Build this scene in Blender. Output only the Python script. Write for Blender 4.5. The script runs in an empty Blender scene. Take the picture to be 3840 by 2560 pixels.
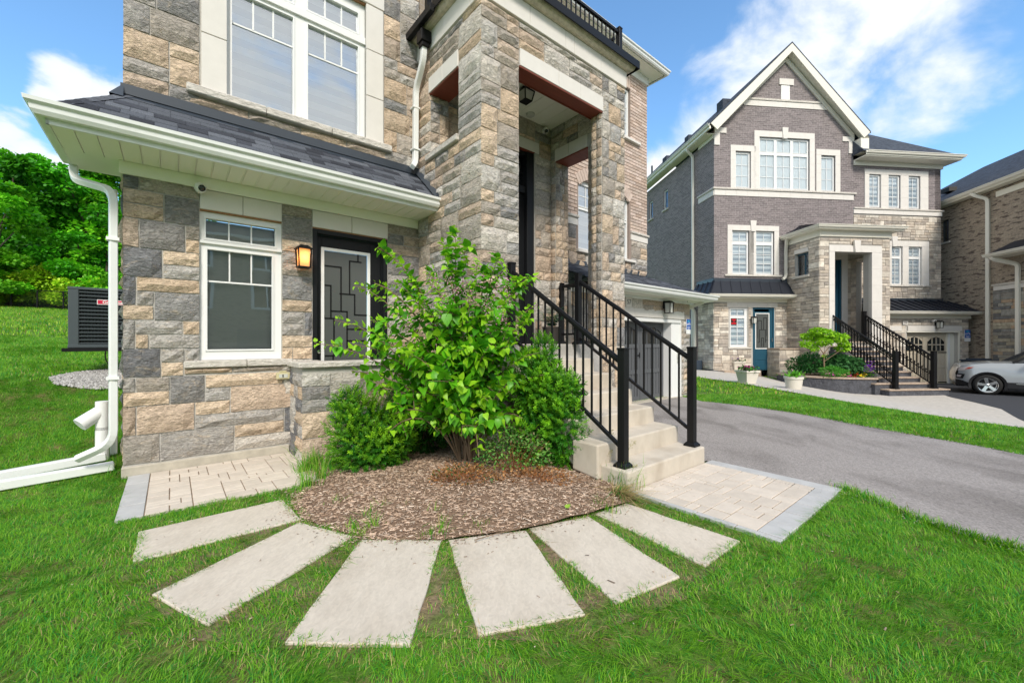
import bpy, bmesh, math, random
import numpy as np
from mathutils import Vector, Matrix, noise
R = math.radians
C = bpy.context.scene.collection
sc = bpy.context.scene
rnd = random.Random(7)
rs = np.random.RandomState(11)

# ---------------------------------------------------------------- camera
FPX, CX, CY, CAMH = 1551.0, 1920.0, 1280.0, 1.35      # photograph: 3840 x 2560
cd = bpy.data.cameras.new('camera'); cam = bpy.data.objects.new('camera', cd); C.objects.link(cam)
cam.location = (0, 0, CAMH); cam.rotation_euler = (R(90), 0, 0)
cd.sensor_width = 36; cd.lens = 36 * FPX / 3840; cd.clip_end = 3000; cd.clip_start = .05
sc.camera = cam

# ---------------------------------------------------------------- light
SUN_EL, SUN_AZ = R(41), R(170)        # azimuth clockwise from +Y (the camera looks along +Y)
w = bpy.data.worlds.new('World'); sc.world = w; w.use_nodes = True
nt = w.node_tree; nt.nodes.clear()
def N(t, tree=None, **kw):
    n = (tree or nt).nodes.new(t)
    for k, v in kw.items():
        if k == 'inp':
            for a, b in v.items(): n.inputs[a].default_value = b
        else: setattr(n, k, v)
    return n
out = N('ShaderNodeOutputWorld'); bg = N('ShaderNodeBackground', inp={'Strength': .15})
nt.links.new(bg.outputs[0], out.inputs[0])
sky = N('ShaderNodeTexSky', sky_type='NISHITA', sun_disc=False, sun_elevation=SUN_EL, sun_rotation=SUN_AZ,
        air_density=1.0, dust_density=.6, ozone_density=1.6, altitude=100)
tc = N('ShaderNodeTexCoord')
def dirpx(x, y):
    v = Vector(((x - 1176) / 950, 1, (784 - y) / 950)); return v.normalized()
def M(op, a, b=None, c=None):
    n = N('ShaderNodeMath', operation=op)
    for i, x in enumerate((a, b, c)):
        if x is None: continue
        if isinstance(x, (int, float)): n.inputs[i].default_value = x
        else: nt.links.new(x, n.inputs[i])
    return n.outputs[0]
L = nt.links.new
nz = N('ShaderNodeTexNoise', inp={'Scale': 5.5, 'Detail': 9.0, 'Roughness': .56, 'Distortion': .25})
mp = N('ShaderNodeMapping', inp={'Scale': (1, 1, 1.5), 'Location': (.35, .2, .1)})
L(tc.outputs['Generated'], mp.inputs[0]); L(mp.outputs[0], nz.inputs[0])
blob = None
# where the photographed clouds stand in the sky, then a few more all round
BL = [((2040, 70), .17), ((1900, 150), .17), ((1740, 190), .17), ((2130, 190), .12), ((1640, 320), .16), ((1530, 420), .13), ((1560, 560), .2),
      ((180, 205), .068), ((240, 230), .075), ((115, 240), .045), ((10, 300), .07), ((60, 345), .055), ((112, 380), .045)]
for (x, y), r in BL:
    d = dirpx(x, y)
    vm = N('ShaderNodeVectorMath', operation='DISTANCE'); L(tc.outputs['Generated'], vm.inputs[0]); vm.inputs[1].default_value = d
    t = M('SUBTRACT', 1.0, M('DIVIDE', vm.outputs['Value'], r))
    t = M('MAXIMUM', t, 0.0)
    blob = t if blob is None else M('MAXIMUM', blob, t)
blob = M('POWER', blob, .62)
nz2 = N('ShaderNodeTexNoise', inp={'Scale': 1.5, 'Detail': 6.0, 'Roughness': .5})
L(tc.outputs['Generated'], nz2.inputs[0])
sep = N('ShaderNodeSeparateXYZ'); L(tc.outputs['Generated'], sep.inputs[0])
back = M('MULTIPLY', M('MAXIMUM', M('SUBTRACT', .35, sep.outputs[1]), 0.0), 2.2)       # broken cloud behind the camera too
back = M('MULTIPLY', M('MINIMUM', back, .8), M('MULTIPLY', nz2.outputs[0], 1.8))
field = M('ADD', M('MULTIPLY', M('SUBTRACT', nz.outputs[0], .5), 1.75), M('MAXIMUM', M('MULTIPLY', blob, .86), back))
ramp = N('ShaderNodeMapRange', interpolation_type='SMOOTHSTEP', inp={'From Min': .28, 'From Max': .80}); L(field, ramp.inputs[0])
side_ = N('ShaderNodeMapRange', inp={'From Min': -.75, 'From Max': -.35, 'To Min': .46, 'To Max': .80}); L(sep.outputs[0], side_.inputs[0]); L(side_.outputs[0], ramp.inputs['From Max'])
cloudmix = N('ShaderNodeMix', data_type='RGBA'); L(ramp.outputs[0], cloudmix.inputs[0])
shade = N('ShaderNodeMix', data_type='RGBA'); shade.inputs[6].default_value = (3.5, 3.9, 4.4, 1); shade.inputs[7].default_value = (4.5, 4.5, 4.45, 1)
r2 = N('ShaderNodeMapRange', inp={'From Min': .35, 'From Max': .95}); L(field, r2.inputs[0]); L(r2.outputs[0], shade.inputs[0])
hz = N('ShaderNodeMix', data_type='RGBA', blend_type='MULTIPLY'); hz.inputs[0].default_value = 1; hz.inputs[7].default_value = (.80, 1.06, 1.16, 1)
L(sky.outputs[0], hz.inputs[6]); L(hz.outputs[2], cloudmix.inputs[6]); L(shade.outputs[2], cloudmix.inputs[7])
L(cloudmix.outputs[2], bg.inputs[0])
sd = bpy.data.lights.new('sun', 'SUN'); sun = bpy.data.objects.new('sun', sd); C.objects.link(sun)
sd.energy = 2.1; sd.angle = R(14); sd.color = (1, .93, .82)
dv = Vector((math.sin(SUN_AZ) * math.cos(SUN_EL), math.cos(SUN_AZ) * math.cos(SUN_EL), math.sin(SUN_EL)))
sun.rotation_euler = dv.to_track_quat('Z', 'Y').to_euler()
sc.view_settings.view_transform = 'Standard'; sc.view_settings.look = 'None'
sc.view_settings.exposure = .78; sc.view_settings.gamma = 1; sc.view_settings.use_curve_mapping = False
sc.cycles.max_bounces = 6; sc.cycles.transparent_max_bounces = 12

# ---------------------------------------------------------------- geometry helpers
def terr(x, y):
    """height of the ground"""
    dx, dy = x - HA[0], y - HA[1]
    u = dx * F1[0] + dy * F1[1]; v = dx * P1[0] + dy * P1[1]
    z = 0.0
    if v > 0:
        k = max(0., min(1., (8 - u) / 6)); k = k * k * (3 - 2 * k)
        t = min(1, v / 3.2); h = .88 * (t * t * (3 - 2 * t) * .5 + t * .5) + .082 * max(0, min(v, 45) - 3.2)
        z += h * k
    s = x - .35 * max(0, y - 14.7)
    t = max(0, min(1, (s - 7.5) / 5.5)); z -= .6 * t * t * (3 - 2 * t)
    return z
HA = (-3.8515, 4.1056); TH1 = 39.5
F1 = (math.cos(R(TH1)), math.sin(R(TH1))); P1 = (-F1[1], F1[0])
HB = (9.2119, 18.8605); TH2 = 5.9
HC = (20.75, 15.2); TH3 = -9.3
class Fr:
    def __init__(s, o, th): s.o = o; s.th = R(th); s.F = (math.cos(s.th), math.sin(s.th)); s.P = (-s.F[1], s.F[0])
    def w(s, u, v): return (s.o[0] + u * s.F[0] + v * s.P[0], s.o[1] + u * s.F[1] + v * s.P[1])
    def W(s, u, v, z): a = s.w(u, v); return (a[0], a[1], z)
A1, A2, A3 = Fr(HA, TH1), Fr(HB, TH2), Fr(HC, TH3)
def gt(x, y, zo=0.0):
    """photo pixel (2352 wide copy) -> the point where that ray meets the ground"""
    X = (x * 1.63265 - CX) / FPX; Z = (CY - y * 1.63265) / FPX
    d = 1.0; s = .05
    for i in range(4000):
        if CAMH + Z * d <= terr(X * d, d) + zo: break
        d += s
        if d > 200: break
    a, b = d - s, d
    for i in range(20):
        m = (a + b) / 2
        if CAMH + Z * m <= terr(X * m, m) + zo: b = m
        else: a = m
    return (X * b, b)
def at(x, y, d): return Vector(((x - 1176) / 950 * d, d, CAMH + (784 - y) / 950 * d))

class MB:
    def __init__(s): s.v = []; s.f = []; s.m = []; s.c = []; s.usecol = False
    def add(s, vs, fs, mat=0, col=None):
        b = len(s.v); s.v.extend(vs)
        for f in fs: s.f.append([i + b for i in f]); s.m.append(mat); s.c.append(col)
        if col is not None: s.usecol = True
        return s
    def box(s, x0, x1, y0, y1, z0, z1, mat=0, col=None):
        if x0 > x1: x0, x1 = x1, x0
        if y0 > y1: y0, y1 = y1, y0
        if z0 > z1: z0, z1 = z1, z0
        return s.add([(x0, y0, z0), (x1, y0, z0), (x1, y1, z0), (x0, y1, z0), (x0, y0, z1), (x1, y0, z1), (x1, y1, z1), (x0, y1, z1)],
              [(0, 3, 2, 1), (4, 5, 6, 7), (0, 1, 5, 4), (1, 2, 6, 5), (2, 3, 7, 6), (3, 0, 4, 7)], mat, col)
    def quad(s, a, b, c, d, mat=0, col=None): return s.add([a, b, c, d], [(0, 1, 2, 3)], mat, col)
    def slab(s, pts, n, t, mat=0):
        """polygon pts given thickness t along n"""
        k = len(pts); n = Vector(n) * t
        vs = [tuple(p) for p in pts] + [tuple(Vector(p) + n) for p in pts]
        fs = [tuple(range(k))[::-1], tuple(range(k, 2 * k))] + [(i, (i + 1) % k, (i + 1) % k + k, i + k) for i in range(k)]
        return s.add(vs, fs, mat)
    def prof(s, pr, a, b, mat=0, up=(0, 0, 1), capped=True):
        """extrude closed profile [(side, up)] from a to b; side = dir x up"""
        a, b = Vector(a), Vector(b); d = (b - a).normalized(); up = Vector(up); sd = d.cross(up).normalized()
        k = len(pr)
        vs = [tuple(a + sd * p + up * q) for p, q in pr] + [tuple(b + sd * p + up * q) for p, q in pr]
        fs = [(i, (i + 1) % k, (i + 1) % k + k, i + k) for i in range(k)]
        if capped: fs += [tuple(range(k))[::-1], tuple(range(k, 2 * k))]
        return s.add(vs, fs, mat)
    def sweep(s, pr, pts, mat=0):
        """closed profile [(out, up)] swept along a level polyline with mitred corners; out is to the right of travel"""
        P_ = [Vector(p) for p in pts]; n = len(P_); k = len(pr); vs = []
        for i, p in enumerate(P_):
            d0 = (P_[i] - P_[i - 1]).normalized() if i else (P_[1] - P_[0]).normalized(); d1 = (P_[i + 1] - P_[i]).normalized() if i < n - 1 else d0
            s0, s1 = d0.cross(Vector((0, 0, 1))), d1.cross(Vector((0, 0, 1))); m = (s0 + s1).normalized(); m = m / max(.3, m.dot(s0))
            vs += [tuple(p + m * a + Vector((0, 0, b))) for a, b in pr]
        fs = [(i * k + j, i * k + (j + 1) % k, (i + 1) * k + (j + 1) % k, (i + 1) * k + j) for i in range(n - 1) for j in range(k)]
        fs += [tuple(range(k))[::-1], tuple(range((n - 1) * k, n * k))]
        return s.add(vs, fs, mat)
    def bar(s, a, b, w, h, mat=0):
        a, b = Vector(a), Vector(b); d = (b - a).normalized()
        up = Vector((0, 0, 1)) if abs(d.z) < .95 else Vector((0, 1, 0))
        sd = d.cross(up).normalized(); up = sd.cross(d)
        vs = []
        for p in (a, b):
            for i, j in ((-1, -1), (1, -1), (1, 1), (-1, 1)): vs.append(tuple(p + sd * (i * w / 2) + up * (j * h / 2)))
        return s.add(vs, [(0, 1, 2, 3), (7, 6, 5, 4), (0, 4, 5, 1), (1, 5, 6, 2), (2, 6, 7, 3), (3, 7, 4, 0)], mat)
    def tube(s, pts, r, n=8, mat=0, sq=None, col=None, cap=True):
        pts = [Vector(p) for p in pts]; m = len(pts)
        if not isinstance(r, (list, tuple)): r = [r] * m
        vs = []; prev = None
        for i, p in enumerate(pts):
            d = (pts[min(i + 1, m - 1)] - pts[max(i - 1, 0)]).normalized()
            if prev is None:
                up = Vector((0, 0, 1)) if abs(d.z) < .9 else Vector((sq or (0, 1, 0)))
                a = d.cross(up).normalized()
            else: a = (prev - d * prev.dot(d)).normalized()
            b = d.cross(a); prev = a
            for k in range(n):
                t = 2 * math.pi * (k + .5) / n
                vs.append(tuple(p + a * math.cos(t) * r[i] + b * math.sin(t) * r[i]))
        fs = [(i * n + k, i * n + (k + 1) % n, (i + 1) * n + (k + 1) % n, (i + 1) * n + k) for i in range(m - 1) for k in range(n)]
        if cap: fs += [tuple(range(n))[::-1], tuple(range((m - 1) * n, m * n))]
        return s.add(vs, fs, mat, col)
    def lathe(s, pr, c=(0, 0, 0), n=20, mat=0, ax='z', col=None):
        vs = []
        for r, z in pr:
            for k in range(n):
                t = 2 * math.pi * k / n; p = (r * math.cos(t), r * math.sin(t), z)
                if ax == 'y': p = (p[0], p[2], p[1])
                if ax == 'x': p = (p[2], p[0], p[1])
                vs.append((p[0] + c[0], p[1] + c[1], p[2] + c[2]))
        m = len(pr)
        fs = [(i * n + k, i * n + (k + 1) % n, (i + 1) * n + (k + 1) % n, (i + 1) * n + k) for i in range(m - 1) for k in range(n)]
        if pr[0][0] < .03: fs.append(tuple(range(n))[::-1])
        if pr[-1][0] < .03: fs.append(tuple(range((m - 1) * n, m * n)))
        return s.add(vs, fs, mat, col)
    def mesh(s, name):
        me = bpy.data.meshes.new(name)
        me.from_pydata([tuple(v) for v in s.v], [], s.f)
        me.polygons.foreach_set('material_index', s.m)
        uvl = me.uv_layers.new(name='UVMap')
        nl = len(me.loops); co = np.empty(len(me.vertices) * 3, np.float32); me.vertices.foreach_get('co', co); co = co.reshape(-1, 3)
        li = np.empty(nl, np.int32); me.loops.foreach_get('vertex_index', li)
        nr = np.empty(len(me.polygons) * 3, np.float32); me.polygons.foreach_get('normal', nr); nr = np.abs(nr.reshape(-1, 3))
        tot = np.empty(len(me.polygons), np.int32); me.polygons.foreach_get('loop_total', tot)
        ax = np.repeat(np.argmax(nr * np.array([1, 1.01, .75]), 1), tot)
        p = co[li]
        uv = np.where((ax == 0)[:, None], p[:, [1, 2]], np.where((ax == 1)[:, None], p[:, [0, 2]], p[:, [0, 1]]))
        uvl.data.foreach_set('uv', uv.astype(np.float32).ravel())
        if s.usecol:
            at_ = me.color_attributes.new('Col', 'FLOAT_COLOR', 'CORNER')
            cc = np.array([(c if c is not None else (.5, .5, .5)) for c in s.c], np.float32)
            cc = np.repeat(np.hstack([cc, np.ones((len(cc), 1), np.float32)]), tot, 0)
            at_.data.foreach_set('color', cc.ravel())
        return me
    def build(s, name, mats, parent=None, smooth=False, bevel=0, kind=None, label=None, seg=1, cat=None, group=None, loc=None, rz=None, tex=None):
        me = s.mesh(name)
        if not isinstance(mats, (list, tuple)): mats = [mats]
        for m in mats: me.materials.append(m)
        if smooth:
            me.polygons.foreach_set('use_smooth', [True] * len(me.polygons))
        o = bpy.data.objects.new(name, me); C.objects.link(o)
        if smooth == 'auto': autosm(o)
        if bevel:
            b = o.modifiers.new('edge', 'BEVEL'); b.width = bevel; b.segments = seg; b.limit_method = 'ANGLE'; b.angle_limit = R(40)
        if parent: o.parent = parent
        if loc: o.location = loc
        if rz is not None: o.rotation_euler.z = rz
        if kind: o['kind'] = kind
        if label: o['label'] = label
        if cat: o['category'] = cat
        if group: o['group'] = group
        return o
def autosm(o):
    me = o.data
    me.polygons.foreach_set('use_smooth', [True] * len(me.polygons))
    bm = bmesh.new(); bm.from_mesh(me)
    for e in bm.edges:
        if len(e.link_faces) == 2 and e.calc_face_angle(0) > R(38): e.smooth = False
    bm.to_mesh(me); bm.free()
def empty(name, label, cat, loc=(0, 0, 0), rz=0, group=None):
    o = bpy.data.objects.new(name, None); C.objects.link(o); o.location = loc; o.rotation_euler = (0, 0, rz)
    o['label'] = label; o['category'] = cat
    if group: o['group'] = group
    o.empty_display_size = .1
    return o
def fast_mesh(name, V, Fq, mats, col=None, matidx=None, smooth=False, parent=None, kind='stuff'):
    """V (n,3), Fq (m,k) faces all with k corners, col per vertex"""
    me = bpy.data.meshes.new(name); V = np.asarray(V, np.float32); Fq = np.asarray(Fq, np.int32)
    me.vertices.add(len(V)); me.vertices.foreach_set('co', V.ravel())
    k = Fq.shape[1]; me.loops.add(Fq.size); me.loops.foreach_set('vertex_index', Fq.ravel())
    me.polygons.add(len(Fq)); me.polygons.foreach_set('loop_start', np.arange(0, Fq.size, k, dtype=np.int32))
    me.polygons.foreach_set('loop_total', np.full(len(Fq), k, np.int32))
    if smooth: me.polygons.foreach_set('use_smooth', np.ones(len(Fq), bool))
    if matidx is not None: me.polygons.foreach_set('material_index', np.asarray(matidx, np.int32))
    me.update(calc_edges=True)
    if col is not None:
        a = me.color_attributes.new('Col', 'FLOAT_COLOR', 'POINT')
        a.data.foreach_set('color', np.hstack([col, np.ones((len(col), 1))]).astype(np.float32).ravel())
    for m in (mats if isinstance(mats, (list, tuple)) else [mats]): me.materials.append(m)
    o = bpy.data.objects.new(name, me); C.objects.link(o)
    if parent: o.parent = parent
    if kind: o['kind'] = kind
    return o
def scatter(TV, TF, pos, rot, scl, col=None):
    """copies of template (verts TV, faces TF) at pos (n,3) with rotation matrices rot (n,3,3) and scale (n,) or (n,3)"""
    n = len(pos); scl = np.asarray(scl)
    if scl.ndim == 1: scl = scl[:, None].repeat(3, 1)
    V = np.einsum('nij,nkj->nki', rot, TV[None] * scl[:, None, :]) + pos[:, None, :]
    F_ = TF[None] + (np.arange(n) * len(TV))[:, None, None]
    cc = None if col is None else np.repeat(col, len(TV), 0)
    return V.reshape(-1, 3), F_.reshape(-1, TF.shape[1]), cc
def rotz(a):
    c, s_ = np.cos(a), np.sin(a); z = np.zeros_like(c); o = np.ones_like(c)
    return np.stack([np.stack([c, -s_, z], -1), np.stack([s_, c, z], -1), np.stack([z, z, o], -1)], -2)
def rotx(a):
    c, s_ = np.cos(a), np.sin(a); z = np.zeros_like(c); o = np.ones_like(c)
    return np.stack([np.stack([o, z, z], -1), np.stack([z, c, -s_], -1), np.stack([z, s_, c], -1)], -2)
def basis(d, roll):
    """rotation matrices taking +Y to the directions d (n,3), rolled about them; +Z kept as upright as can be"""
    d = d / np.linalg.norm(d, axis=1, keepdims=True)
    up = np.tile(np.array([0, 0, 1.]), (len(d), 1)); up[np.abs(d[:, 2]) > .97] = (1, 0, 0)
    x = np.cross(d, up); x /= np.linalg.norm(x, axis=1, keepdims=True); z = np.cross(x, d)
    c, s_ = np.cos(roll)[:, None], np.sin(roll)[:, None]
    return np.stack([x * c + z * s_, d, -x * s_ + z * c], -1)
def inpoly(P, poly):
    x, y = P[:, 0], P[:, 1]; r = np.zeros(len(P), bool); n = len(poly)
    for i in range(n):
        x0, y0 = poly[i]; x1, y1 = poly[(i + 1) % n]
        c = ((y0 > y) != (y1 > y)) & (x < (x1 - x0) * (y - y0) / (y1 - y0 + 1e-12) + x0)
        r ^= c
    return r
def terr_np(x, y):
    dx, dy = x - HA[0], y - HA[1]
    u = dx * F1[0] + dy * F1[1]; v = dx * P1[0] + dy * P1[1]
    k = np.clip((8 - u) / 6, 0, 1); k = k * k * (3 - 2 * k)
    t = np.clip(v / 3.2, 0, 1); h = .88 * (t * t * (3 - 2 * t) * .5 + t * .5) + .082 * np.maximum(0, np.minimum(v, 45) - 3.2)
    z = np.where(v > 0, h * k, 0)
    s = x - .35 * np.maximum(0, y - 14.7); t = np.clip((s - 7.5) / 5.5, 0, 1)
    return z - .6 * t * t * (3 - 2 * t)

# ---------------------------------------------------------------- materials
def mat(name, col=(.5, .5, .5), rough=.6, metal=0, spec=.4, attr=False, noise_amt=.0, noise_scale=8, bump=0, bump_scale=40, trans=0,
        second=None, sec_scale=3, sec_lo=.45, sec_hi=.65, emit=None, bump_dist=.01, coat=0, detail=6, stretch=(1, 1, 1), coords='Object', objrand=0, distort=0):
    m = bpy.data.materials.new(name); m.use_nodes = True; t = m.node_tree; n = t.nodes; b = n['Principled BSDF']
    def K(ty, **kw): return N(ty, t, **kw)
    b.inputs['Roughness'].default_value = rough; b.inputs['Metallic'].default_value = metal
    b.inputs['Specular IOR Level'].default_value = spec; b.inputs['Coat Weight'].default_value = coat
    tcn = K('ShaderNodeTexCoord'); mpn = K('ShaderNodeMapping', inp={'Scale': stretch})
    t.links.new(tcn.outputs[coords], mpn.inputs[0]); vec = mpn.outputs[0]
    if attr:
        a = K('ShaderNodeAttribute', attribute_name='Col'); cur = a.outputs['Color']
    else:
        a = K('ShaderNodeRGB'); a.outputs[0].default_value = (*col, 1); cur = a.outputs[0]
    if second:
        x = K('ShaderNodeTexNoise', inp={'Scale': sec_scale, 'Detail': 5.0, 'Distortion': distort}); t.links.new(vec, x.inputs[0])
        mr = K('ShaderNodeMapRange', inp={'From Min': sec_lo, 'From Max': sec_hi}); t.links.new(x.outputs[0], mr.inputs[0])
        mx = K('ShaderNodeMix', data_type='RGBA'); t.links.new(mr.outputs[0], mx.inputs[0]); t.links.new(cur, mx.inputs[6])
        mx.inputs[7].default_value = (*second, 1); cur = mx.outputs[2]
    if noise_amt:
        x = K('ShaderNodeTexNoise', inp={'Scale': noise_scale, 'Detail': float(detail), 'Roughness': .6, 'Distortion': distort}); t.links.new(vec, x.inputs[0])
        mr = K('ShaderNodeMapRange', inp={'From Min': .3, 'From Max': .7, 'To Min': 1 - noise_amt, 'To Max': 1 + noise_amt}); t.links.new(x.outputs[0], mr.inputs[0])
        mx = K('ShaderNodeVectorMath', operation='SCALE'); t.links.new(cur, mx.inputs[0]); t.links.new(mr.outputs[0], mx.inputs['Scale']); cur = mx.outputs[0]
    if objrand:
        oi = K('ShaderNodeObjectInfo'); mr = K('ShaderNodeMapRange', inp={'To Min': 1 - objrand, 'To Max': 1 + objrand}); t.links.new(oi.outputs['Random'], mr.inputs[0])
        mx = K('ShaderNodeVectorMath', operation='SCALE'); t.links.new(cur, mx.inputs[0]); t.links.new(mr.outputs[0], mx.inputs['Scale']); cur = mx.outputs[0]
    t.links.new(cur, b.inputs['Base Color'])
    if bump:
        x = K('ShaderNodeTexNoise', inp={'Scale': bump_scale, 'Detail': 8.0, 'Roughness': .62, 'Distortion': distort}); t.links.new(vec, x.inputs[0])
        bn = K('ShaderNodeBump', inp={'Strength': bump, 'Distance': bump_dist}); t.links.new(x.outputs[0], bn.inputs['Height']); t.links.new(bn.outputs[0], b.inputs['Normal'])
    if trans:
        tr = K('ShaderNodeBsdfTranslucent'); t.links.new(cur, tr.inputs[0]); ms = K('ShaderNodeMixShader', inp={'Fac': trans})
        t.links.new(b.outputs[0], ms.inputs[1]); t.links.new(tr.outputs[0], ms.inputs[2]); t.links.new(ms.outputs[0], n['Material Output'].inputs[0])
    if emit: b.inputs['Emission Color'].default_value = (*emit[0], 1); b.inputs['Emission Strength'].default_value = emit[1]
    return m
def glassmat(name, tint=(.85, .9, .9), refl=.25):
    m = bpy.data.materials.new(name); m.use_nodes = True; t = m.node_tree; t.nodes.clear()
    o = N('ShaderNodeOutputMaterial', t); g = N('ShaderNodeBsdfGlossy', t, inp={'Roughness': .015, 'Color': (.9, .95, 1, 1)}); tr = N('ShaderNodeBsdfTransparent', t, inp={'Color': (*tint, 1)})
    fr = N('ShaderNodeFresnel', t, inp={'IOR': 1.5}); a = N('ShaderNodeMath', t, operation='ADD', inp={1: refl}); ms = N('ShaderNodeMixShader', t)
    nzg = N('ShaderNodeTexNoise', t, inp={'Scale': 1.3, 'Detail': 1.0}); tcg = N('ShaderNodeTexCoord', t); bmp = N('ShaderNodeBump', t, inp={'Strength': .12, 'Distance': .02})
    t.links.new(tcg.outputs['Object'], nzg.inputs[0]); t.links.new(nzg.outputs[0], bmp.inputs['Height']); t.links.new(bmp.outputs[0], g.inputs['Normal'])
    t.links.new(fr.outputs[0], a.inputs[0]); t.links.new(a.outputs[0], ms.inputs[0]); t.links.new(tr.outputs[0], ms.inputs[1]); t.links.new(g.outputs[0], ms.inputs[2]); t.links.new(ms.outputs[0], o.inputs[0])
    return m
def brickmat(name, c1, c2, mortar, bw=.257, bh=.0795, ms=.011, bump=.5, third=None):
    m = bpy.data.materials.new(name); m.use_nodes = True; t = m.node_tree; b = t.nodes['Principled BSDF']; b.inputs['Roughness'].default_value = .85; b.inputs['Specular IOR Level'].default_value = .2
    uv = N('ShaderNodeTexCoord', t); br = N('ShaderNodeTexBrick', t, inp={'Scale': 1.0, 'Color1': (*c1, 1), 'Color2': (*c2, 1), 'Mortar': (*mortar, 1), 'Mortar Size': ms / 2, 'Mortar Smooth': .15, 'Brick Width': bw, 'Row Height': bh, 'Bias': -.1})
    t.links.new(uv.outputs['UV'], br.inputs[0])
    x = N('ShaderNodeTexNoise', t, inp={'Scale': 14.0, 'Detail': 6.0}); t.links.new(uv.outputs['UV'], x.inputs[0])
    mr = N('ShaderNodeMapRange', t, inp={'From Min': .3, 'From Max': .7, 'To Min': .78, 'To Max': 1.22}); t.links.new(x.outputs[0], mr.inputs[0])
    cur = br.outputs[0]
    if third:
        # a share of the bricks darker than the rest: noise sampled once per brick cell
        mv = N('ShaderNodeMapping', t, inp={'Scale': (1.7, 6.5, 1)}); t.links.new(uv.outputs['UV'], mv.inputs[0])
        wn = N('ShaderNodeTexNoise', t, inp={'Scale': 1.5, 'Detail': 3.0}); t.links.new(mv.outputs[0], wn.inputs[0])
        mr3 = N('ShaderNodeMapRange', t, inp={'From Min': .54, 'From Max': .62}); t.links.new(wn.outputs[0], mr3.inputs[0])
        mx = N('ShaderNodeMix', t, data_type='RGBA'); t.links.new(mr3.outputs[0], mx.inputs[0]); t.links.new(cur, mx.inputs[6]); mx.inputs[7].default_value = (*third, 1); cur = mx.outputs[2]
    sc_ = N('ShaderNodeVectorMath', t, operation='SCALE'); t.links.new(cur, sc_.inputs[0]); t.links.new(mr.outputs[0], sc_.inputs['Scale']); t.links.new(sc_.outputs[0], b.inputs['Base Color'])
    iv = N('ShaderNodeMath', t, operation='MULTIPLY_ADD', inp={1: -1.0, 2: 1.0}); t.links.new(br.outputs['Fac'], iv.inputs[0])
    bn = N('ShaderNodeBump', t, inp={'Strength': bump, 'Distance': .012}); t.links.new(iv.outputs[0], bn.inputs['Height']); t.links.new(bn.outputs[0], b.inputs['Normal'])
    return m
MT = {}
def reg(n, *a, **k): MT[n] = mat(n, *a, **k); return MT[n]
reg('stone', attr=True, rough=.92, spec=.12, noise_amt=.40, noise_scale=21, bump=.9, bump_scale=19, bump_dist=.04, distort=1.1, stretch=(1, 1, 1.9), second=(.50, .41, .31), sec_scale=9, sec_lo=.55, sec_hi=.85)
reg('far_stone', attr=True, rough=.9, spec=.15, noise_amt=.25, noise_scale=6, bump=.6, bump_scale=9, bump_dist=.04)
reg('mortar', (.47, .45, .42), .95, spec=.1, noise_amt=.12, noise_scale=30, bump=.3, bump_scale=90, bump_dist=.004)
reg('cast_stone', (.70, .665, .625), .8, spec=.2, noise_amt=.04, noise_scale=5, bump=.15, bump_scale=160, bump_dist=.002)
reg('rock_sill', (.60, .56, .51), .9, spec=.2, noise_amt=.2, noise_scale=22, bump=.9, bump_scale=26, bump_dist=.03, stretch=(.5, 1, 1), distort=.6)
reg('white_metal', (.80, .81, .80), .34, spec=.45, noise_amt=.05, noise_scale=2.5, second=(.70, .70, .66), sec_scale=3, sec_lo=.55, sec_hi=.9)
reg('white_vinyl', (.80, .80, .795), .4, spec=.4)
reg('soffit', (.86, .86, .76), .5, spec=.35)
reg('cream_trim', (.80, .77, .67), .5)
reg('far_trim', (.74, .71, .63), .5)
reg('shingle', attr=True, rough=.95, spec=.1, noise_amt=.35, noise_scale=90, bump=.5, bump_scale=220, bump_dist=.003)
reg('flashing', (.035, .045, .06), .35, spec=.6)
reg('black_paint', (.008, .008, .009), .42, spec=.22)
reg('black_door', (.010, .011, .013), .45, spec=.25)
reg('blue_door', (.015, .075, .12), .45)
reg('grey_door', (.10, .105, .115), .5, spec=.35)
reg('beige_door', (.62, .54, .42), .55)
reg('wood_red', (.19, .042, .022), .5, noise_amt=.2, noise_scale=6, stretch=(.3, 6, 1))
reg('raw_wood', (.30, .15, .07), .8)
reg('concrete', (.56, .50, .42), .85, spec=.2, noise_amt=.09, noise_scale=5, second=(.40, .335, .26), sec_scale=3.2, sec_lo=.5, sec_hi=.85, bump=.25, bump_scale=30, bump_dist=.006, stretch=(1, 1, .6))
reg('foundation', (.45, .41, .34), .9, spec=.15, noise_amt=.15, noise_scale=9, bump=.5, bump_scale=18, bump_dist=.01)
reg('flagstone', (.575, .51, .43), .85, spec=.2, noise_amt=.10, noise_scale=38, second=(.46, .395, .32), sec_scale=3.0, sec_lo=.45, sec_hi=.85, bump=.2, bump_scale=60, bump_dist=.004, distort=1.0, stretch=(1, .5, 1), objrand=.03)
reg('paver', (.59, .52, .445), .85, spec=.2, noise_amt=.07, noise_scale=10, bump=.2, bump_scale=80, bump_dist=.004, objrand=.07)
reg('grey_paver', (.45, .448, .445), .85, spec=.2, noise_amt=.1, noise_scale=6, bump=.2, bump_scale=80, bump_dist=.004, objrand=.05)
reg('joint_sand', (.27, .205, .15), .95, noise_amt=.3, noise_scale=50)
reg('asphalt', (.31, .284, .27), .92, spec=.2, noise_amt=.42, noise_scale=75, second=(.165, .148, .138), sec_scale=1.3, sec_lo=.46, sec_hi=.78, bump=.6, bump_scale=120, bump_dist=.006, distort=.8, stretch=(1.3, .6, 1), coords='Object')
reg('new_asphalt', (.05, .052, .06), .9, spec=.25, noise_amt=.2, noise_scale=80, bump=.3, bump_scale=150, bump_dist=.004)
reg('walk', (.50, .46, .41), .9, spec=.2, noise_amt=.15, noise_scale=9, bump=.3, bump_scale=40, bump_dist=.008)
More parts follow.
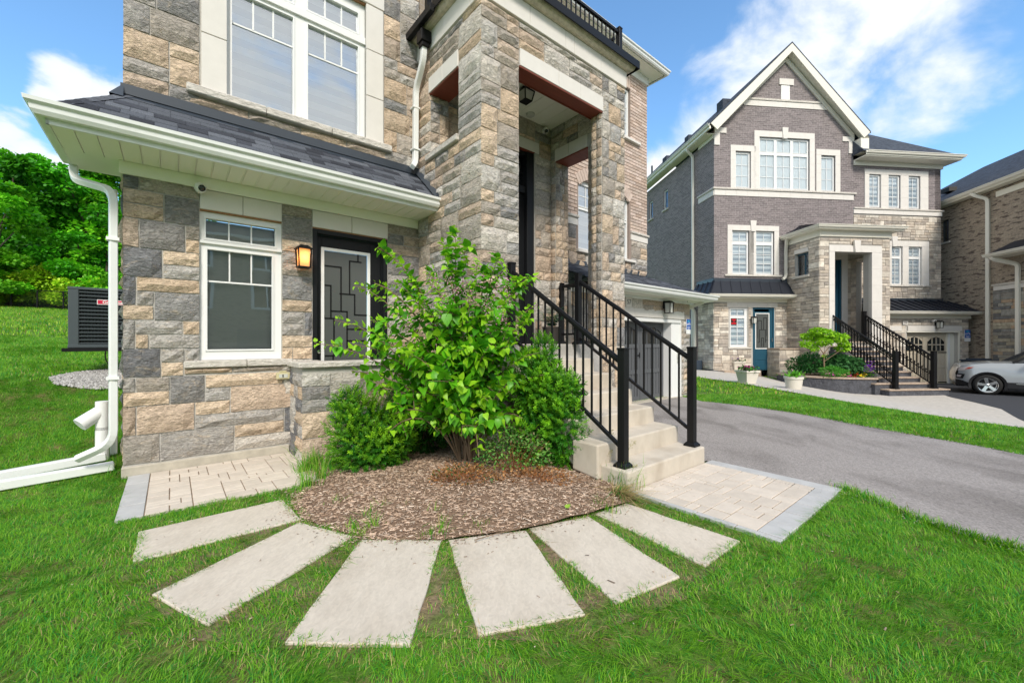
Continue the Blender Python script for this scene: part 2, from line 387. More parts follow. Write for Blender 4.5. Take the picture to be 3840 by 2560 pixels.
reg('soil', (.17, .145, .06), .95, spec=.1, noise_amt=.4, noise_scale=14, second=(.075, .19, .018), sec_scale=5, sec_lo=.32, sec_hi=.55, bump=.6, bump_scale=50, bump_dist=.02)
reg('bare_soil', (.22, .16, .10), .95, spec=.1, noise_amt=.4, noise_scale=30, second=(.09, .17, .025), sec_scale=6, sec_lo=.38, sec_hi=.6, bump=.7, bump_scale=60, bump_dist=.02)
reg('mulch_bed', (.24, .16, .11), .95, spec=.1, noise_amt=.4, noise_scale=60, bump=.8, bump_scale=55, bump_dist=.03)
reg('chip', attr=True, rough=.9, spec=.15, noise_amt=.2, noise_scale=40)
reg('grass', attr=True, rough=.55, spec=.3, trans=.38)
reg('lilac_leaf', (.125, .43, .012), .42, spec=.45, trans=.36, noise_amt=.2, noise_scale=9, objrand=.12)
reg('lilac_leaf_young', (.36, .70, .025), .42, spec=.4, trans=.4, noise_amt=.15, noise_scale=9, objrand=.12)
reg('lilac_leaf_old', (.06, .28, .012), .42, spec=.45, trans=.3, noise_amt=.2, noise_scale=9)
reg('leaf', attr=True, rough=.5, spec=.35, trans=.35)
reg('petal', attr=True, rough=.6, spec=.2, trans=.3)
reg('bark', (.20, .135, .085), .9, noise_amt=.3, noise_scale=12, bump=.5, bump_scale=30, bump_dist=.01, stretch=(1, 1, .3))
reg('dark_bark', (.07, .055, .04), .9, noise_amt=.3, noise_scale=5)
reg('dry_twig', (.30, .12, .045), .9)
reg('gravel', attr=True, rough=.9, spec=.2)
reg('blind', (.88, .89, .88), .8); reg('blind_dark', (.50, .55, .59), .8); reg('pane_lightener', (.58, .60, .58), .8)
reg('room', (.035, .038, .042), .9)
reg('dark_steel', (.055, .07, .08), .45, spec=.5)
reg('fin', (.02, .022, .025), .6)
reg('chrome', (.75, .75, .74), .2, metal=1)
reg('lamp_on', (1, .6, .25), .5, emit=((1, .60, .20), 5))
reg('lamp_glass', (.75, .62, .45), .4, trans=.3)
reg('frosted', (.55, .56, .52), .5); reg('lamp_amber', (.75, .45, .22), .4, trans=.5, emit=((1, .50, .18), .22))
reg('frost_dark', (.085, .092, .09), .3, spec=.6)
reg('sign_blue', (.02, .10, .42), .5); reg('sign_cyan', (.02, .42, .55), .5); reg('sign_white', (.8, .8, .8), .5); reg('sign_red', (.5, .01, .02), .5); reg('sign_dark', (.03, .012, .012), .6)
reg('badge_red', (.55, .02, .06), .4)
reg('ink', (.05, .045, .04), .7)
reg('coping', (.56, .49, .40), .9, noise_amt=.25, noise_scale=14, bump=.5, bump_scale=20, bump_dist=.02)
reg('dark_rock', (.085, .087, .10), .85, spec=.3, noise_amt=.3, noise_scale=8, bump=1, bump_scale=9, bump_dist=.06, stretch=(1, 1, .7), distort=.8)
reg('brown_tread', (.40, .31, .24), .9, noise_amt=.25, noise_scale=14, bump=.4, bump_scale=20, bump_dist=.02)
reg('pot_white', (.66, .62, .54), .6); reg('seam_metal', (.016, .019, .028), .5, spec=.3)
reg('far_shingle', (.065, .075, .095), .95, spec=.1, noise_amt=.5, noise_scale=5, stretch=(1, 1, 4), bump=.4, bump_scale=8, bump_dist=.03)
reg('car_silver', (.33, .35, .37), .3, metal=.3, coat=.8); reg('car_black', (.012, .012, .014), .5); reg('tyre', (.012, .012, .012), .8)
reg('car_glass', (.015, .02, .022), .06, spec=.8); reg('headlight', (.45, .40, .40), .15); reg('reflector', (.35, .05, .03), .3)
reg('bin', (.035, .05, .075), .5); reg('box_yellow', (.55, .50, .30), .5)
reg('brick_pink', attr=True, rough=.9, spec=.15, noise_amt=.12, noise_scale=18, bump=.4, bump_scale=50, bump_dist=.006)
reg('brick_mortar', (.28, .22, .19), .95, noise_amt=.1, noise_scale=20)
reg('fern', attr=True, rough=.5, trans=.2)
MT['brick_grey'] = brickmat('brick_grey', (.25, .213, .215), (.16, .138, .140), (.34, .31, .305), .262, .086, .014)
MT['brick_brown'] = brickmat('brick_brown', (.37, .305, .235), (.29, .235, .185), (.36, .31, .26), .262, .086, .013, third=(.13, .10, .085))
MT['glass'] = glassmat('glass'); MT['glass_up'] = glassmat('glass_up', (.95, .97, 1), .42); MT['glass_low'] = glassmat('glass_low', (.92, .92, .90), .16); MT['far_glass'] = glassmat('far_glass', (.93, .97, 1), .05)
def text(s, parent, loc, size, m, rot=(R(90), 0, 0), align='CENTER', ext=.002, name='lettering', bold=0):
    cu = bpy.data.curves.new(name, 'FONT'); cu.body = s; cu.size = size; cu.extrude = ext; cu.align_x = align; cu.align_y = 'CENTER'; cu.offset = bold
    t_ = bpy.data.objects.new('tmp', cu); me = bpy.data.meshes.new_from_object(t_); bpy.data.objects.remove(t_); me.materials.clear(); me.materials.append(m)
    o = bpy.data.objects.new(name, me); C.objects.link(o); o.location = loc; o.rotation_euler = rot; o.parent = parent
    return o
def pxsize(p, size):
    """projected centre and size in the scored picture, for choosing the pieces that show largest"""
    if p[1] < .3: return None
    x = 512 + 413.6 * p[0] / p[1]; y = 341 - 413.6 * (p[2] - CAMH) / p[1]
    return x, y, 413.6 * size / p[1]
# ================================================================ masonry
T, T2, BG, G_, DG, CH, LG = (.61, .475, .35), (.53, .42, .33), (.42, .37, .32), (.42, .395, .37), (.285, .275, .27), (.20, .20, .21), (.56, .52, .47)
PAL = [T, T, T2, T2, BG, BG, G_, G_, DG, LG]
ZR = 3.024; ROW = .1455
def holes_plate(mb, a0, a1, z0, z1, holes, orient, plane, th, m=0):
    xs = sorted({a0, a1, *[min(max(h[i], a0), a1) for h in holes for i in (0, 1)]})
    zs = sorted({z0, z1, *[min(max(h[i], z0), z1) for h in holes for i in (2, 3)]})
    for i in range(len(xs) - 1):
        j = 0
        while j < len(zs) - 1:
            cx, cz = (xs[i] + xs[i + 1]) / 2, (zs[j] + zs[j + 1]) / 2
            if any(h[0] < cx < h[1] and h[2] < cz < h[3] for h in holes): j += 1; continue
            k = j
            while k + 1 < len(zs) - 1:
                cz = (zs[k + 1] + zs[k + 2]) / 2
                if any(h[0] < cx < h[1] and h[2] < cz < h[3] for h in holes): break
                k += 1
            pbox(mb, xs[i], xs[i + 1], zs[j], zs[k + 1], orient, plane, th, m); j = k + 1
def pbox(mb, a0, a1, z0, z1, orient, plane, th, m=0, proud=0):
    """box lying in a wall plane, going th back from it (and proud out of it)"""
    if orient == 'f': mb.box(a0, a1, plane - proud, plane + th, z0, z1, m)
    elif orient == 'b': mb.box(a0, a1, plane - th, plane + proud, z0, z1, m)
    elif orient == 'l': mb.box(plane - proud, plane + th, a0, a1, z0, z1, m)
    else: mb.box(plane - th, plane + proud, a0, a1, z0, z1, m)
class Masonry:
    def __init__(s, frame): s.cells = []; s.fr = frame
    def put(s, a0, a1, z0, z1, orient, plane, col=None, j=.006):
        if a1 - a0 < .025 or z1 - z0 < .02: return
        col = col or rnd.choice(PAL); k = rnd.uniform(.86, 1.14); t = rnd.uniform(-.02, .02)
        s.cells.append((a0 + j, a1 - j, z0 + j, z1 - j, orient, plane, (col[0] * k * (1 + t), col[1] * k, col[2] * k * (1 - t))))
    def ashlar(s, a0, a1, z0, z1, orient, plane, holes=(), cw=.05, zr=ZR, row=ROW, wmin=.15, wmax=.5, pal=None, dbl=.3, skip=None):
        k0 = math.floor((zr - z1) / row - 1e-6); k1 = math.ceil((zr - z0) / row + 1e-6)
        nc = max(1, round((a1 - a0) / cw)); cw = (a1 - a0) / nc; nr = k1 - k0
        occ = [[False] * nc for _ in range(nr)]
        def blocked(r, c):
            zc = zr - (k0 + r + .5) * row; ac = a0 + (c + .5) * cw
            return zc > z1 or zc < z0 - .02 or any(h[0] < ac < h[1] and h[2] < zc < h[3] for h in holes)
        for r in range(nr):
            for c in range(nc):
                if blocked(r, c): occ[r][c] = True
        for r in range(nr):
            c = 0
            while c < nc:
                if occ[r][c]: c += 1; continue
                f = 0
                while c + f < nc and not occ[r][c + f]: f += 1
                wdt = max(1, round(rnd.uniform(wmin, wmax) / cw)); wdt = min(wdt, f)
                if f - wdt < wmin / cw * .8: wdt = f if f * cw < wmax * 1.25 else f // 2
                two = rnd.random() < dbl and r + 1 < nr and not any(occ[r + 1][c + i] for i in range(wdt)) and wdt * cw > .12
                for i in range(wdt):
                    occ[r][c + i] = True
                    if two: occ[r + 1][c + i] = True
                zt = zr - (k0 + r) * row; zb = zt - row * (2 if two else 1)
                p = pal or PAL
                col = rnd.choice(p)
                if two and not pal and rnd.random() < .5: col = rnd.choice((DG, CH, T2))
                s.put(a0 + c * cw, a0 + (c + wdt) * cw, max(zb, z0), min(zt, z1), orient, plane, col)
                c += wdt
    def bond(s, a0, a1, z0, z1, orient, plane, holes=(), L_=.257, h=.0795, cols=((.56, .45, .385), (.52, .41, .35), (.60, .48, .42), (.49, .375, .31))):
        r = 0; z = z0
        while z < z1 - .02:
            zt = min(z + h, z1); x = a0 - (L_ / 2 if r % 2 else 0)
            zc = (z + zt) / 2
            while x < a1:
                segs = [(max(x, a0), min(x + L_, a1))]
                for H in holes:
                    if H[2] < zc < H[3]:
                        ns = []
                        for p, q in segs:
                            if q <= H[0] or p >= H[1]: ns.append((p, q)); continue
                            if p < H[0]: ns.append((p, H[0]))
                            if q > H[1]: ns.append((H[1], q))
                        segs = ns
                for p, q in segs:
                    if q - p > .02: s.put(p, q, z, zt, orient, plane, rnd.choice(cols), .005)
                x += L_
            z += h; r += 1
    def geo(s, c, mb, rough=1.0, cheap=False):
        a0, a1, z0, z1, orient, plane, col = c
        def P(a, z, o):
            if orient == 'f': return (a, plane - o, z)
            if orient == 'b': return (a, plane + o, z)
            if orient == 'l': return (plane - o, a, z)
            return (plane + o, a, z)
        w_, h_ = a1 - a0, z1 - z0
        if cheap:
            o = .012 + rnd.random() * .006 * rough; e = .004
            vs = [P(a0, z0, -.01), P(a1, z0, -.01), P(a1, z1, -.01), P(a0, z1, -.01), P(a0 + e, z0 + e, o), P(a1 - e, z0 + e, o), P(a1 - e, z1 - e, o), P(a0 + e, z1 - e, o)]
            fs = [(4, 5, 6, 7), (0, 1, 5, 4), (1, 2, 6, 5), (2, 3, 7, 6), (3, 0, 4, 7)]
            mb.add(vs, fs, 0, col); return
        nx = max(2, min(5, round(w_ / .075))); ny = 2 if h_ < .2 else 3
        base = rnd.uniform(.010, .022) * rough; vs = []
        tilt = rnd.uniform(-.012, .012) * rough; tz = rnd.uniform(-.01, .01) * rough
        for j in range(ny + 1):
            for i in range(nx + 1):
                a = a0 + w_ * i / nx; z = z0 + h_ * j / ny
                edge = i in (0, nx) or j in (0, ny)
                if edge:
                    o = .006 + rnd.random() * .010 * rough
                    if i in (0, nx) : a += rnd.uniform(-.003, .003)
                    if j in (0, ny) : z += rnd.uniform(-.003, .003)
                else:
                    o = base + .012 * rough + rnd.random() * .016 * rough + tilt * (2 * i / nx - 1) + tz * (2 * j / ny - 1)
                    a += rnd.uniform(-.01, .01); z += rnd.uniform(-.008, .008)
                vs.append(P(a, z, max(o, .003)))
        fs = [(j * (nx + 1) + i, j * (nx + 1) + i + 1, (j + 1) * (nx + 1) + i + 1, (j + 1) * (nx + 1) + i) for j in range(ny) for i in range(nx)]
        ring = [i for i in range(nx + 1)] + [j * (nx + 1) + nx for j in range(1, ny + 1)] + [ny * (nx + 1) + i for i in range(nx - 1, -1, -1)] + [j * (nx + 1) for j in range(ny - 1, 0, -1)]
        b = len(vs)
        for k in ring:
            i, j = k % (nx + 1), k // (nx + 1)
            vs.append(P(a0 + w_ * i / nx, z0 + h_ * j / ny, -.012))
        n = len(ring); fs += [(ring[(k + 1) % n], ring[k], b + k, b + (k + 1) % n) for k in range(n)]
        if orient in ('b', 'l'): fs = [f[::-1] for f in fs]
        mb.add(vs, fs, 0, col)
    def finish(s, parent, m, name='stone', cap=300, rough=1.0, cheap=False, restname=None, vis=None):
        sc_ = []
        for i, c in enumerate(s.cells):
            a, z = (c[0] + c[1]) / 2, (c[2] + c[3]) / 2
            u, v = (a, c[5]) if c[4] in 'fb' else (c[5], a)
            p = s.fr.W(u, v, z); nrm = {'f': (-s.fr.P[0], -s.fr.P[1]), 'b': s.fr.P, 'l': (-s.fr.F[0], -s.fr.F[1]), 'r': s.fr.F}[c[4]]
            d = math.hypot(p[0], p[1]); cosn = -(p[0] * nrm[0] + p[1] * nrm[1]) / d
            q = pxsize(p, 1)
            sc = 0
            if q and cosn > .02 and -15 < q[0] < 1040 and -15 < q[1] < 700: sc = q[2] ** 2 * (c[1] - c[0]) * (c[3] - c[2]) * cosn
            if vis and not vis(c, q): sc *= .05
            sc_.append((sc, i))
        sc_.sort(reverse=True); top = {i for v, i in sc_[:cap] if v > 12}
        rest = MB()
        for i, c in enumerate(s.cells):
            if i in top:
                mb = MB(); s.geo(c, mb, rough, cheap); mb.build(name, m, parent)
            else: s.geo(c, rest, rough, cheap)
        if rest.v: rest.build(restname or name + '_facing', m, parent, kind='stuff')

def window(parent, u0, u1, z0, z1, v, glasses, mun=(), gm='glass', blind=None, th=.07, frame='white_vinyl', depth=.16, mw=.018, bars=(), name='window', sub=True, zebra=False, room=True, orient='f'):
    """frame plate with one hole per glass; panes, glazing bars, blind behind as sub-parts. orient f: faces -v, l: faces -u (then u means v)"""
    s = (lambda a: a) if orient == 'f' else None
    def bx(mb, a0, a1, d0, d1, za, zb, m=0):
        if orient == 'f': mb.box(a0, a1, v + d0, v + d1, za, zb, m)
        else: mb.box(v + d0, v + d1, a0, a1, za, zb, m)
    mb = MB(); holes_plate(mb, u0, u1, z0, z1, glasses, orient, v, th)
    for (a0, a1, b0, b1) in glasses:      # raised sash lip round each glass
        l = .018
        bx(mb, a0 - l, a1 + l, -.012, 0, b0 - l, b0); bx(mb, a0 - l, a1 + l, -.012, 0, b1, b1 + l)
        bx(mb, a0 - l, a0, -.012, 0, b0, b1); bx(mb, a1, a1 + l, -.012, 0, b0, b1)
    for (a0, a1, b0, b1) in bars: bx(mb, a0, a1, -.03, 0, b0, b1)
    o = mb.build(name, MT[frame], parent)
    for (a0, a1, b0, b1) in glasses:
        g = MB()
        if orient == 'f': g.quad((a0, v + .03, b0), (a1, v + .03, b0), (a1, v + .03, b1), (a0, v + .03, b1))
        else: g.quad((v + .03, a1, b0), (v + .03, a0, b0), (v + .03, a0, b1), (v + .03, a1, b1))
        g.build('pane', MT[gm], o)
    if mun:
        g = MB()
        for (a0, a1, b0, b1) in mun: bx(g, a0, a1, .018, .027, b0, b1)
        if gm == 'far_glass': g.build('glazing_bars', MT[frame], o)
        else:
            for (a0, a1, b0, b1) in mun: g = MB(); bx(g, a0, a1, .018, .027 - (.001 if a1 - a0 > b1 - b0 else 0), b0, b1); g.build('glazing_bar', MT[frame], o)
    if blind:
        g = MB()
        for (a0, a1, b0, b1) in glasses:
            if zebra:
                z = b1; k = 0; st = zebra
                while z > b0:
                    zz = max(b0, z - st); bx(g, a0, a1, depth - .06, depth - .055, zz, z, k % 2); z = zz; k += 1
            else: bx(g, a0, a1, depth - .06, depth - .055, b0, b1, 2 if blind == 'grey' else 0)  # grey: sheet added behind the glass to lighten a dark pane
        g.build('blind', [MT['blind'], MT['blind_dark'], MT['pane_lightener']], o)
    if room:
        g = MB(); bx(g, u0 + .01, u1 - .01, depth + .3, depth + .32, z0, z1)
        bx(g, u0 + .001, u0 + .01, th, depth + .3, z0, z1); bx(g, u1 - .01, u1 - .001, th, depth + .3, z0, z1)
        g.build('room_behind', MT['room'], o)
    return o
def grid_mun(a0, a1, b0, b1, nx, nz, w=.018):
    r = []
    for i in range(1, nx):
        x = a0 + (a1 - a0) * i / nx; r.append((x - w / 2, x + w / 2, b0, b1))
    for j in range(1, nz):
        z = b0 + (b1 - b0) * j / nz; r.append((a0, a1, z - w / 2, z + w / 2))
    return r
GUT = [(0, 0), (0, -.115), (.055, -.115), (.075, -.085), (.08, -.05), (.105, -.03), (.11, 0), (.098, 0), (.095, -.02), (.07, -.045), (.06, -.08), (.05, -.1), (.012, -.1), (.012, 0)]

# ================================================================ HOUSE NEXT TO THE CAMERA
h1 = empty('stone_house', 'stone clad house with a black shingle skirt roof and covered porch, filling the left half', 'house', (*HA, 0), R(TH1))
H = h1
wall = MB()
lowwin = (.60, 1.39, 1.14, 2.79); door1 = (1.735, 2.712, -.1, 2.79); upw = (.62, 2.64, 4.09, 6.2)
holes_plate(wall, 0, 3.2, .1, 8.4, [lowwin, door1, (.842, 2.41, 4.09, 5.95)], 'f', 0.0, .25)
holes_plate(wall, .25, 11, .1, 8.4, [], 'l', 0.0, .25)
W1 = wall.build('wall', MT['mortar'], H)
for q in ((-.02, 1.47, -.025, .25, -.4, .1), (-.02, .25, .25, 11, -.4, .1), (1.47, 3.2, -.005, .25, -.4, .1), (6.02, 10.39, -.46, -.2, -.5, .02)): fd = MB(); fd.box(*q); fd.build('foundation', MT['foundation'], H, bevel=.008)
ms = Masonry(A1)
# the stones left of the lower window and below its sill, copied course by course: (x0, x1 on the photo, row, rows, colour)
KA = .5102
def ua(x):
    X = (400 + x * KA - CX) / FPX; d = (HA[0] * P1[0] + HA[1] * P1[1]) / (X * P1[0] + P1[1])
    return (X * d - HA[0]) * F1[0] + (d - HA[1]) * F1[1]
ST = [(130,238,0,1,CH),(240,678,0,1,BG),(130,420,1,1,T2),(422,678,1,2,DG),(130,422,2,1,T),(130,238,3,2,T2),(238,578,3,2,DG),(578,678,3,1,BG),(578,678,4,1,T),
 (130,410,5,2,CH),(412,678,5,1,T),(412,678,6,1,G_),(124,215,7,2,CH),(218,672,7,1,T),(218,345,8,1,G_),(347,672,8,2,DG),(124,345,9,1,T),(118,208,10,2,G_),
 (210,557,10,1,G_),(558,670,10,1,T),(210,308,11,1,T),(310,670,11,1,G_),(118,395,12,2,CH),(397,572,12,1,G_),(574,665,12,1,G_),(397,565,13,1,T),
 (118,210,14,1,G_),(212,464,14,1,BG),(464,722,14,2,DG),(118,464,15,1,T),(724,1294,14,1,T),(1296,1424,14,2,LG),(724,906,15,1,G_),(908,1368,15,2,T2),(1370,1424,16,1,G_),
 (110,215,16,2,T2),(217,646,16,2,T2),(648,906,16,1,T),(648,1302,17,1,G_),(1304,1424,17,2,CH),(112,390,18,2,BG),(392,935,18,2,G_),(937,1302,18,1,T),(937,1424,19,1,LG)]
for x0, x1, r, n, c in ST:
    u0, u1 = max(0, ua(x0)), ua(x1)
    if x0 <= 142: u0 = -.012
    if 660 < x1 < 680: u1 = .60
    ms.put(u0, u1, ZR - (r + n) * ROW, ZR - r * ROW, 'f', 0, c)
ms.put(ua(567), ua(925), 1.0, 1.065, 'f', 0, T); ms.put(ua(925), ua(1350), 1.0, 1.065, 'f', 0, BG)
ms.put(1.385, 1.47, 1.0, 1.14, 'f', 0, LG)
for r, n, c, a, b in ((0,1,BG,0,1),(1,2,DG,0,1),(3,1,T,0,1),(4,1,G_,0,1),(5,1,BG,0,1),(6,2,DG,0,1),(8,1,T,0,1),(9,1,G_,0,.72),(9,2,CH,.72,1),(10,1,G_,0,.72),(11,1,T,0,1),(12,1,T,0,.35),(12,1,T,.35,1),(13,1,LG,0,1)):
    ms.put(1.39 + a * .34, 1.39 + b * .34, ZR - (r + n) * ROW, ZR - r * ROW, 'f', 0, c)
for r, n, c, a, b in ((0,1,BG,0,1),(1,1,DG,0,.5),(1,1,T2,.5,1),(2,1,T2,0,1),(3,2,DG,0,1),(5,1,G_,0,.6),(5,1,BG,.6,1),(6,1,CH,0,1),(7,1,LG,0,1),(8,1,T,0,1),(9,2,G_,0,1),(11,1,T,0,1),(12,1,LG,0,1),(13,1,G_,0,1)):
    ms.put(2.715 + a * .485, 2.715 + b * .485, ZR - (r + n) * ROW, ZR - r * ROW, 'f', 0, c)
ms.put(.60, .605, 0, 0, 'f', 0)
ms.ashlar(-.012, .60, 3.90, 6.9, 'f', 0, wmin=.2, wmax=.42, dbl=.4, pal=[T, T, T2, G_, G_, DG, BG])
ms.ashlar(2.66, 3.2, 3.90, 7.6, 'f', 0, wmin=.18, wmax=.42, dbl=.35, pal=[T, T, T2, G_, DG, BG, LG])
for q in range(4): ms.put(.50 + q * .55, 1.05 + q * .55, 3.905, 3.998, 'f', 0, (T2, BG, T, T2)[q])
ms.ashlar(.60, 2.66, 6.22, 7.4, 'f', 0)
ms.ashlar(0.02, 2.2, .15, 3.0, 'l', 0)
# ---- porch masonry
PO = -1.6
pw = MB()
holes_plate(pw, -1.4, -.001, -.2, 5.45, [(-1.1, -.345, 3.985, 5.075)], 'l', 3.2, .3)                      # left side wall
holes_plate(pw, 3.2, 6.02, -.2, 5.45, [(3.78, 5.46, 1.31, 5.09)], 'f', PO, .2)                            # front: two piers and the beam
holes_plate(pw, -1.4, -.25, -.2, 5.45, [(-1.13, -.38, 1.31, 4.79)], 'r', 6.02, .32)
holes_plate(pw, 3.5, 5.70, 1.0, 5.45, [(4.0, 5.30, 1.31, 4.66)], 'f', -.25, .24)                           # wall with the front door
pw.box(3.5, 5.7, -1.4, -.25, 5.22, 5.44)
pw.build('porch_wall', MT['mortar'], H)
pal = [T, T, T2, T2, BG, BG, G_, G_, DG, LG, LG]
ms.ashlar(-1.612, 0, -.1, 5.43, 'l', 3.2, [(-1.1, -.345, 3.88, 5.08)], dbl=.24, pal=pal, wmin=.2, wmax=.52)
ms.ashlar(3.188, 3.78, 0, 5.43, 'f', PO, [], pal=pal + [T, LG], dbl=.28, wmin=.17, wmax=.42)
ms.ashlar(5.46, 6.032, 0, 5.43, 'f', PO, [], pal=pal + [T, LG], dbl=.35, wmin=.13, wmax=.34)
ms.ashlar(3.78, 5.46, 5.09, 5.43, 'f', PO, [], pal=pal, dbl=.3, wmin=.3, wmax=.6)
ms.ashlar(-1.6, -1.4, 1.31, 4.87, 'l', 5.46, wmin=.1, wmax=.12, pal=pal, dbl=.5)
ms.ashlar(-1.4, -1.13, 1.31, 4.57, 'l', 5.70, wmin=.1, wmax=.14, pal=pal, dbl=.3)
ms.ashlar(-1.4, -.26, 4.79, 5.2, 'l', 5.70, pal=pal)
ms.ashlar(-.38, -.26, 1.31, 4.79, 'l', 5.70, wmin=.1, wmax=.12, pal=pal)
ms.ashlar(5.70, 6.02, 1.31, 4.57, 'f', -.38, [], wmin=.12, wmax=.16, pal=pal)
ms.ashlar(5.31, 5.70, 1.31, 5.2, 'f', -.25, [(3, 5.40, 4.66, 4.86)], wmin=.15, wmax=.38, pal=pal)
ms.ashlar(3.5, 5.31, 4.86, 5.2, 'f', -.25, pal=pal); ms.ashlar(3.52, 4.0, 1.31, 4.86, 'f', -.25, pal=pal)
ms.ashlar(3.2, 3.5, 3.99, 4.86, 'f', -.345, wmin=.12, wmax=.2, pal=pal)
ms.ashlar(-1.6, -.26, -.1, 5.43, 'r', 6.02, [(-1.13, -.38, 1.31, 4.79)], pal=pal)
# ---- parapet in front of the side door
pp = MB(); pp.box(1.49, 3.2, -.58, -.30, -.3, 1.055); pp.box(1.49, 1.75, -.30, 0, -.3, 1.055); pp.build('parapet', MT['mortar'], H)
ms.ashlar(1.478, 3.2, -.16, 1.05, 'f', -.58, pal=[T, T2, LG, G_, CH, DG, T], wmin=.2, wmax=.45, dbl=.3)
ms.ashlar(-.59, -.01, -.16, 1.05, 'l', 1.49, pal=[T, G_, LG, CH], wmin=.16, wmax=.3, dbl=.3)
cp = MB(); cp.box(1.44, 2.42, -.635, -.26, 1.055, 1.115); cp.box(2.425, 3.18, -.635, -.26, 1.055, 1.115); cp.box(1.44, 1.79, -.257, -.002, 1.055, 1.115); cp.build('coping', MT['rock_sill'], H, bevel=.008)
# ---- garage and brick wing
gw = MB()
holes_plate(gw, 6.02, 10.37, 0, 2.30, [(6.5, 9.97, -.1, 1.87)], 'f', -.45, .3)
holes_plate(gw, -.15, 11, -.5, 2.30, [], 'r', 10.37, .3)
gw.build('garage_wall', MT['mortar'], H)
ms.ashlar(6.02, 10.38, .05, 2.29, 'f', -.45, [(6.4, 10.09, -.1, 2.075), (7.66, 7.90, 2.07, 2.30)], pal=[T, T2, BG, LG, G_, T2], wmin=.2, wmax=.5, dbl=.15)
ms.ashlar(9.97, 10.09, .05, 1.87, 'f', -.45, wmin=.1, wmax=.12, pal=[BG, G_], dbl=0)
bw_ = MB()
awin = (7.30, 9.20, 3.38, 4.95); w3 = (7.5, 9.24, 6.40, 7.65)
holes_plate(bw_, 6.0, 9.97, 2.9, 8.22, [awin, w3], 'f', .5, .25)
bw_.build('brick_wing_wall', MT['brick_mortar'], H)
sdw = MB(); sdw.box(9.72, 9.97, .75, 11, 2.9, 8.22); sdw.build('side_wall', MT['brick_brown'], H)
ms.ashlar(6.02, 9.98, 2.95, 3.9, 'f', .5, [(7.22, 9.28, 3.30, 5)], pal=[T, T2, LG, G_, BG, DG], wmin=.2, wmax=.42, dbl=.3)
mb_ = Masonry(A1)
archc = 8.25
mb_.bond(6.0, 9.98, 4.12, 7.66, 'f', .5, [(7.26, 9.24, 3.3, 4.80), (7.42, 9.08, 4.7, 5.06), (7.72, 8.78, 5.0, 5.22), (7.5, 9.24, 6.40, 7.66)])
mb_.bond(6.0, 7.5, 7.655, 8.2, 'f', .5); mb_.bond(9.24, 9.98, 7.655, 8.2, 'f', .5); mb_.bond(7.5, 9.24, 7.92, 8.2, 'f', .5)
for i in range(21): mb_.put(7.5 + i * .0829, 7.5 + (i + 1) * .0829, 7.66, 7.92, 'f', .5, (.56, .45, .385), .005)
arch = MB()
for i in range(23):                                            # bricks on end over the arched window
    t0 = -1 + 2 * i / 23; t1 = -1 + 2 * (i + .9) / 23
    def ap(t, o): a = t * .62; rr = 1.62 + o; return (archc + rr * math.sin(a), 3.50 + rr * math.cos(a))
    q = [ap(t0, 0), ap(t1, 0), ap(t1, .24), ap(t0, .24)]; k = rnd.uniform(.9, 1.1)
    arch.add([(x, .478, z) for x, z in q] + [(x, .53, z) for x, z in q], [(0, 1, 2, 3), (0, 4, 5, 1), (1, 5, 6, 2), (2, 6, 7, 3), (3, 7, 4, 0)], 0, (.56 * k, .45 * k, .39 * k))
arch.build('brick_arch', MT['brick_pink'], H)
sp = MB(); n = 12                                               # wall between arch and window head
for i in range(n):
    a = [ap(-1 + 2 * (i + k) / n, 0) for k in (0, 1)]
ms.finish(W1, MT['stone'], 'stone', 300, 1.0, vis=lambda c, q: q is not None and not (440 < q[0] < 560 and q[1] > 330) and c[5] != 5.70)
mb_.finish(H, MT['brick_pink'], 'brick', 300, .2, cheap=True)
# main roof and body so the house is whole from other sides
bd = MB(); bd.box(3.21, 6.02, .3, .5, 5.2, 8.22); bd.box(3.21, 6.0, -.005, .3, 5.2, 8.22); bd.build('upper_wall', MT['brick_brown'], H)
rf = MB()
def hip(mb, u0, u1, v0, v1, z, zt, ins, m=0):
    a, b, c, d = (u0, v0, z), (u1, v0, z), (u1, v1, z), (u0, v1, z)
    if u1 - u0 < v1 - v0: e, f = ((u0 + u1) / 2, v0 + ins, zt), ((u0 + u1) / 2, v1 - ins, zt); fs = [(0, 1, 4), (1, 2, 5, 4), (2, 3, 5), (3, 0, 4, 5), (0, 3, 2, 1)]
    else: e, f = (u0 + ins, (v0 + v1) / 2, zt), (u1 - ins, (v0 + v1) / 2, zt); fs = [(0, 1, 5, 4), (1, 2, 5), (2, 3, 4, 5), (3, 0, 4), (0, 3, 2, 1)]
    mb.add([a, b, c, d, e, f], fs, m)
hip(rf, -.3, 10.25, .13, 11.3, 8.34, 11.2, 4.9); rf.build('roof', MT['far_shingle'], H)
ev = MB()
ev.box(3.3, 10.2, .15, .5, 8.22, 8.25); ev.box(9.97, 10.2, .5, 11.2, 8.22, 8.25); ev.box(-.25, 0, 0, 11.2, 8.4, 8.43)
ev.build('eave_soffit', MT['soffit'], H)
fz = MB(); fz.box(6.0, 9.99, .455, .498, 8.02, 8.22); fz.box(9.972, 10.01, .455, 11, 8.02, 8.22); fz.build('frieze_board', MT['white_metal'], H)
g = MB(); g.sweep(GUT, [(3.3, .14, 8.35), (10.26, .14, 8.35), (10.26, 11, 8.35)]); g.build('gutter', MT['white_metal'], H)

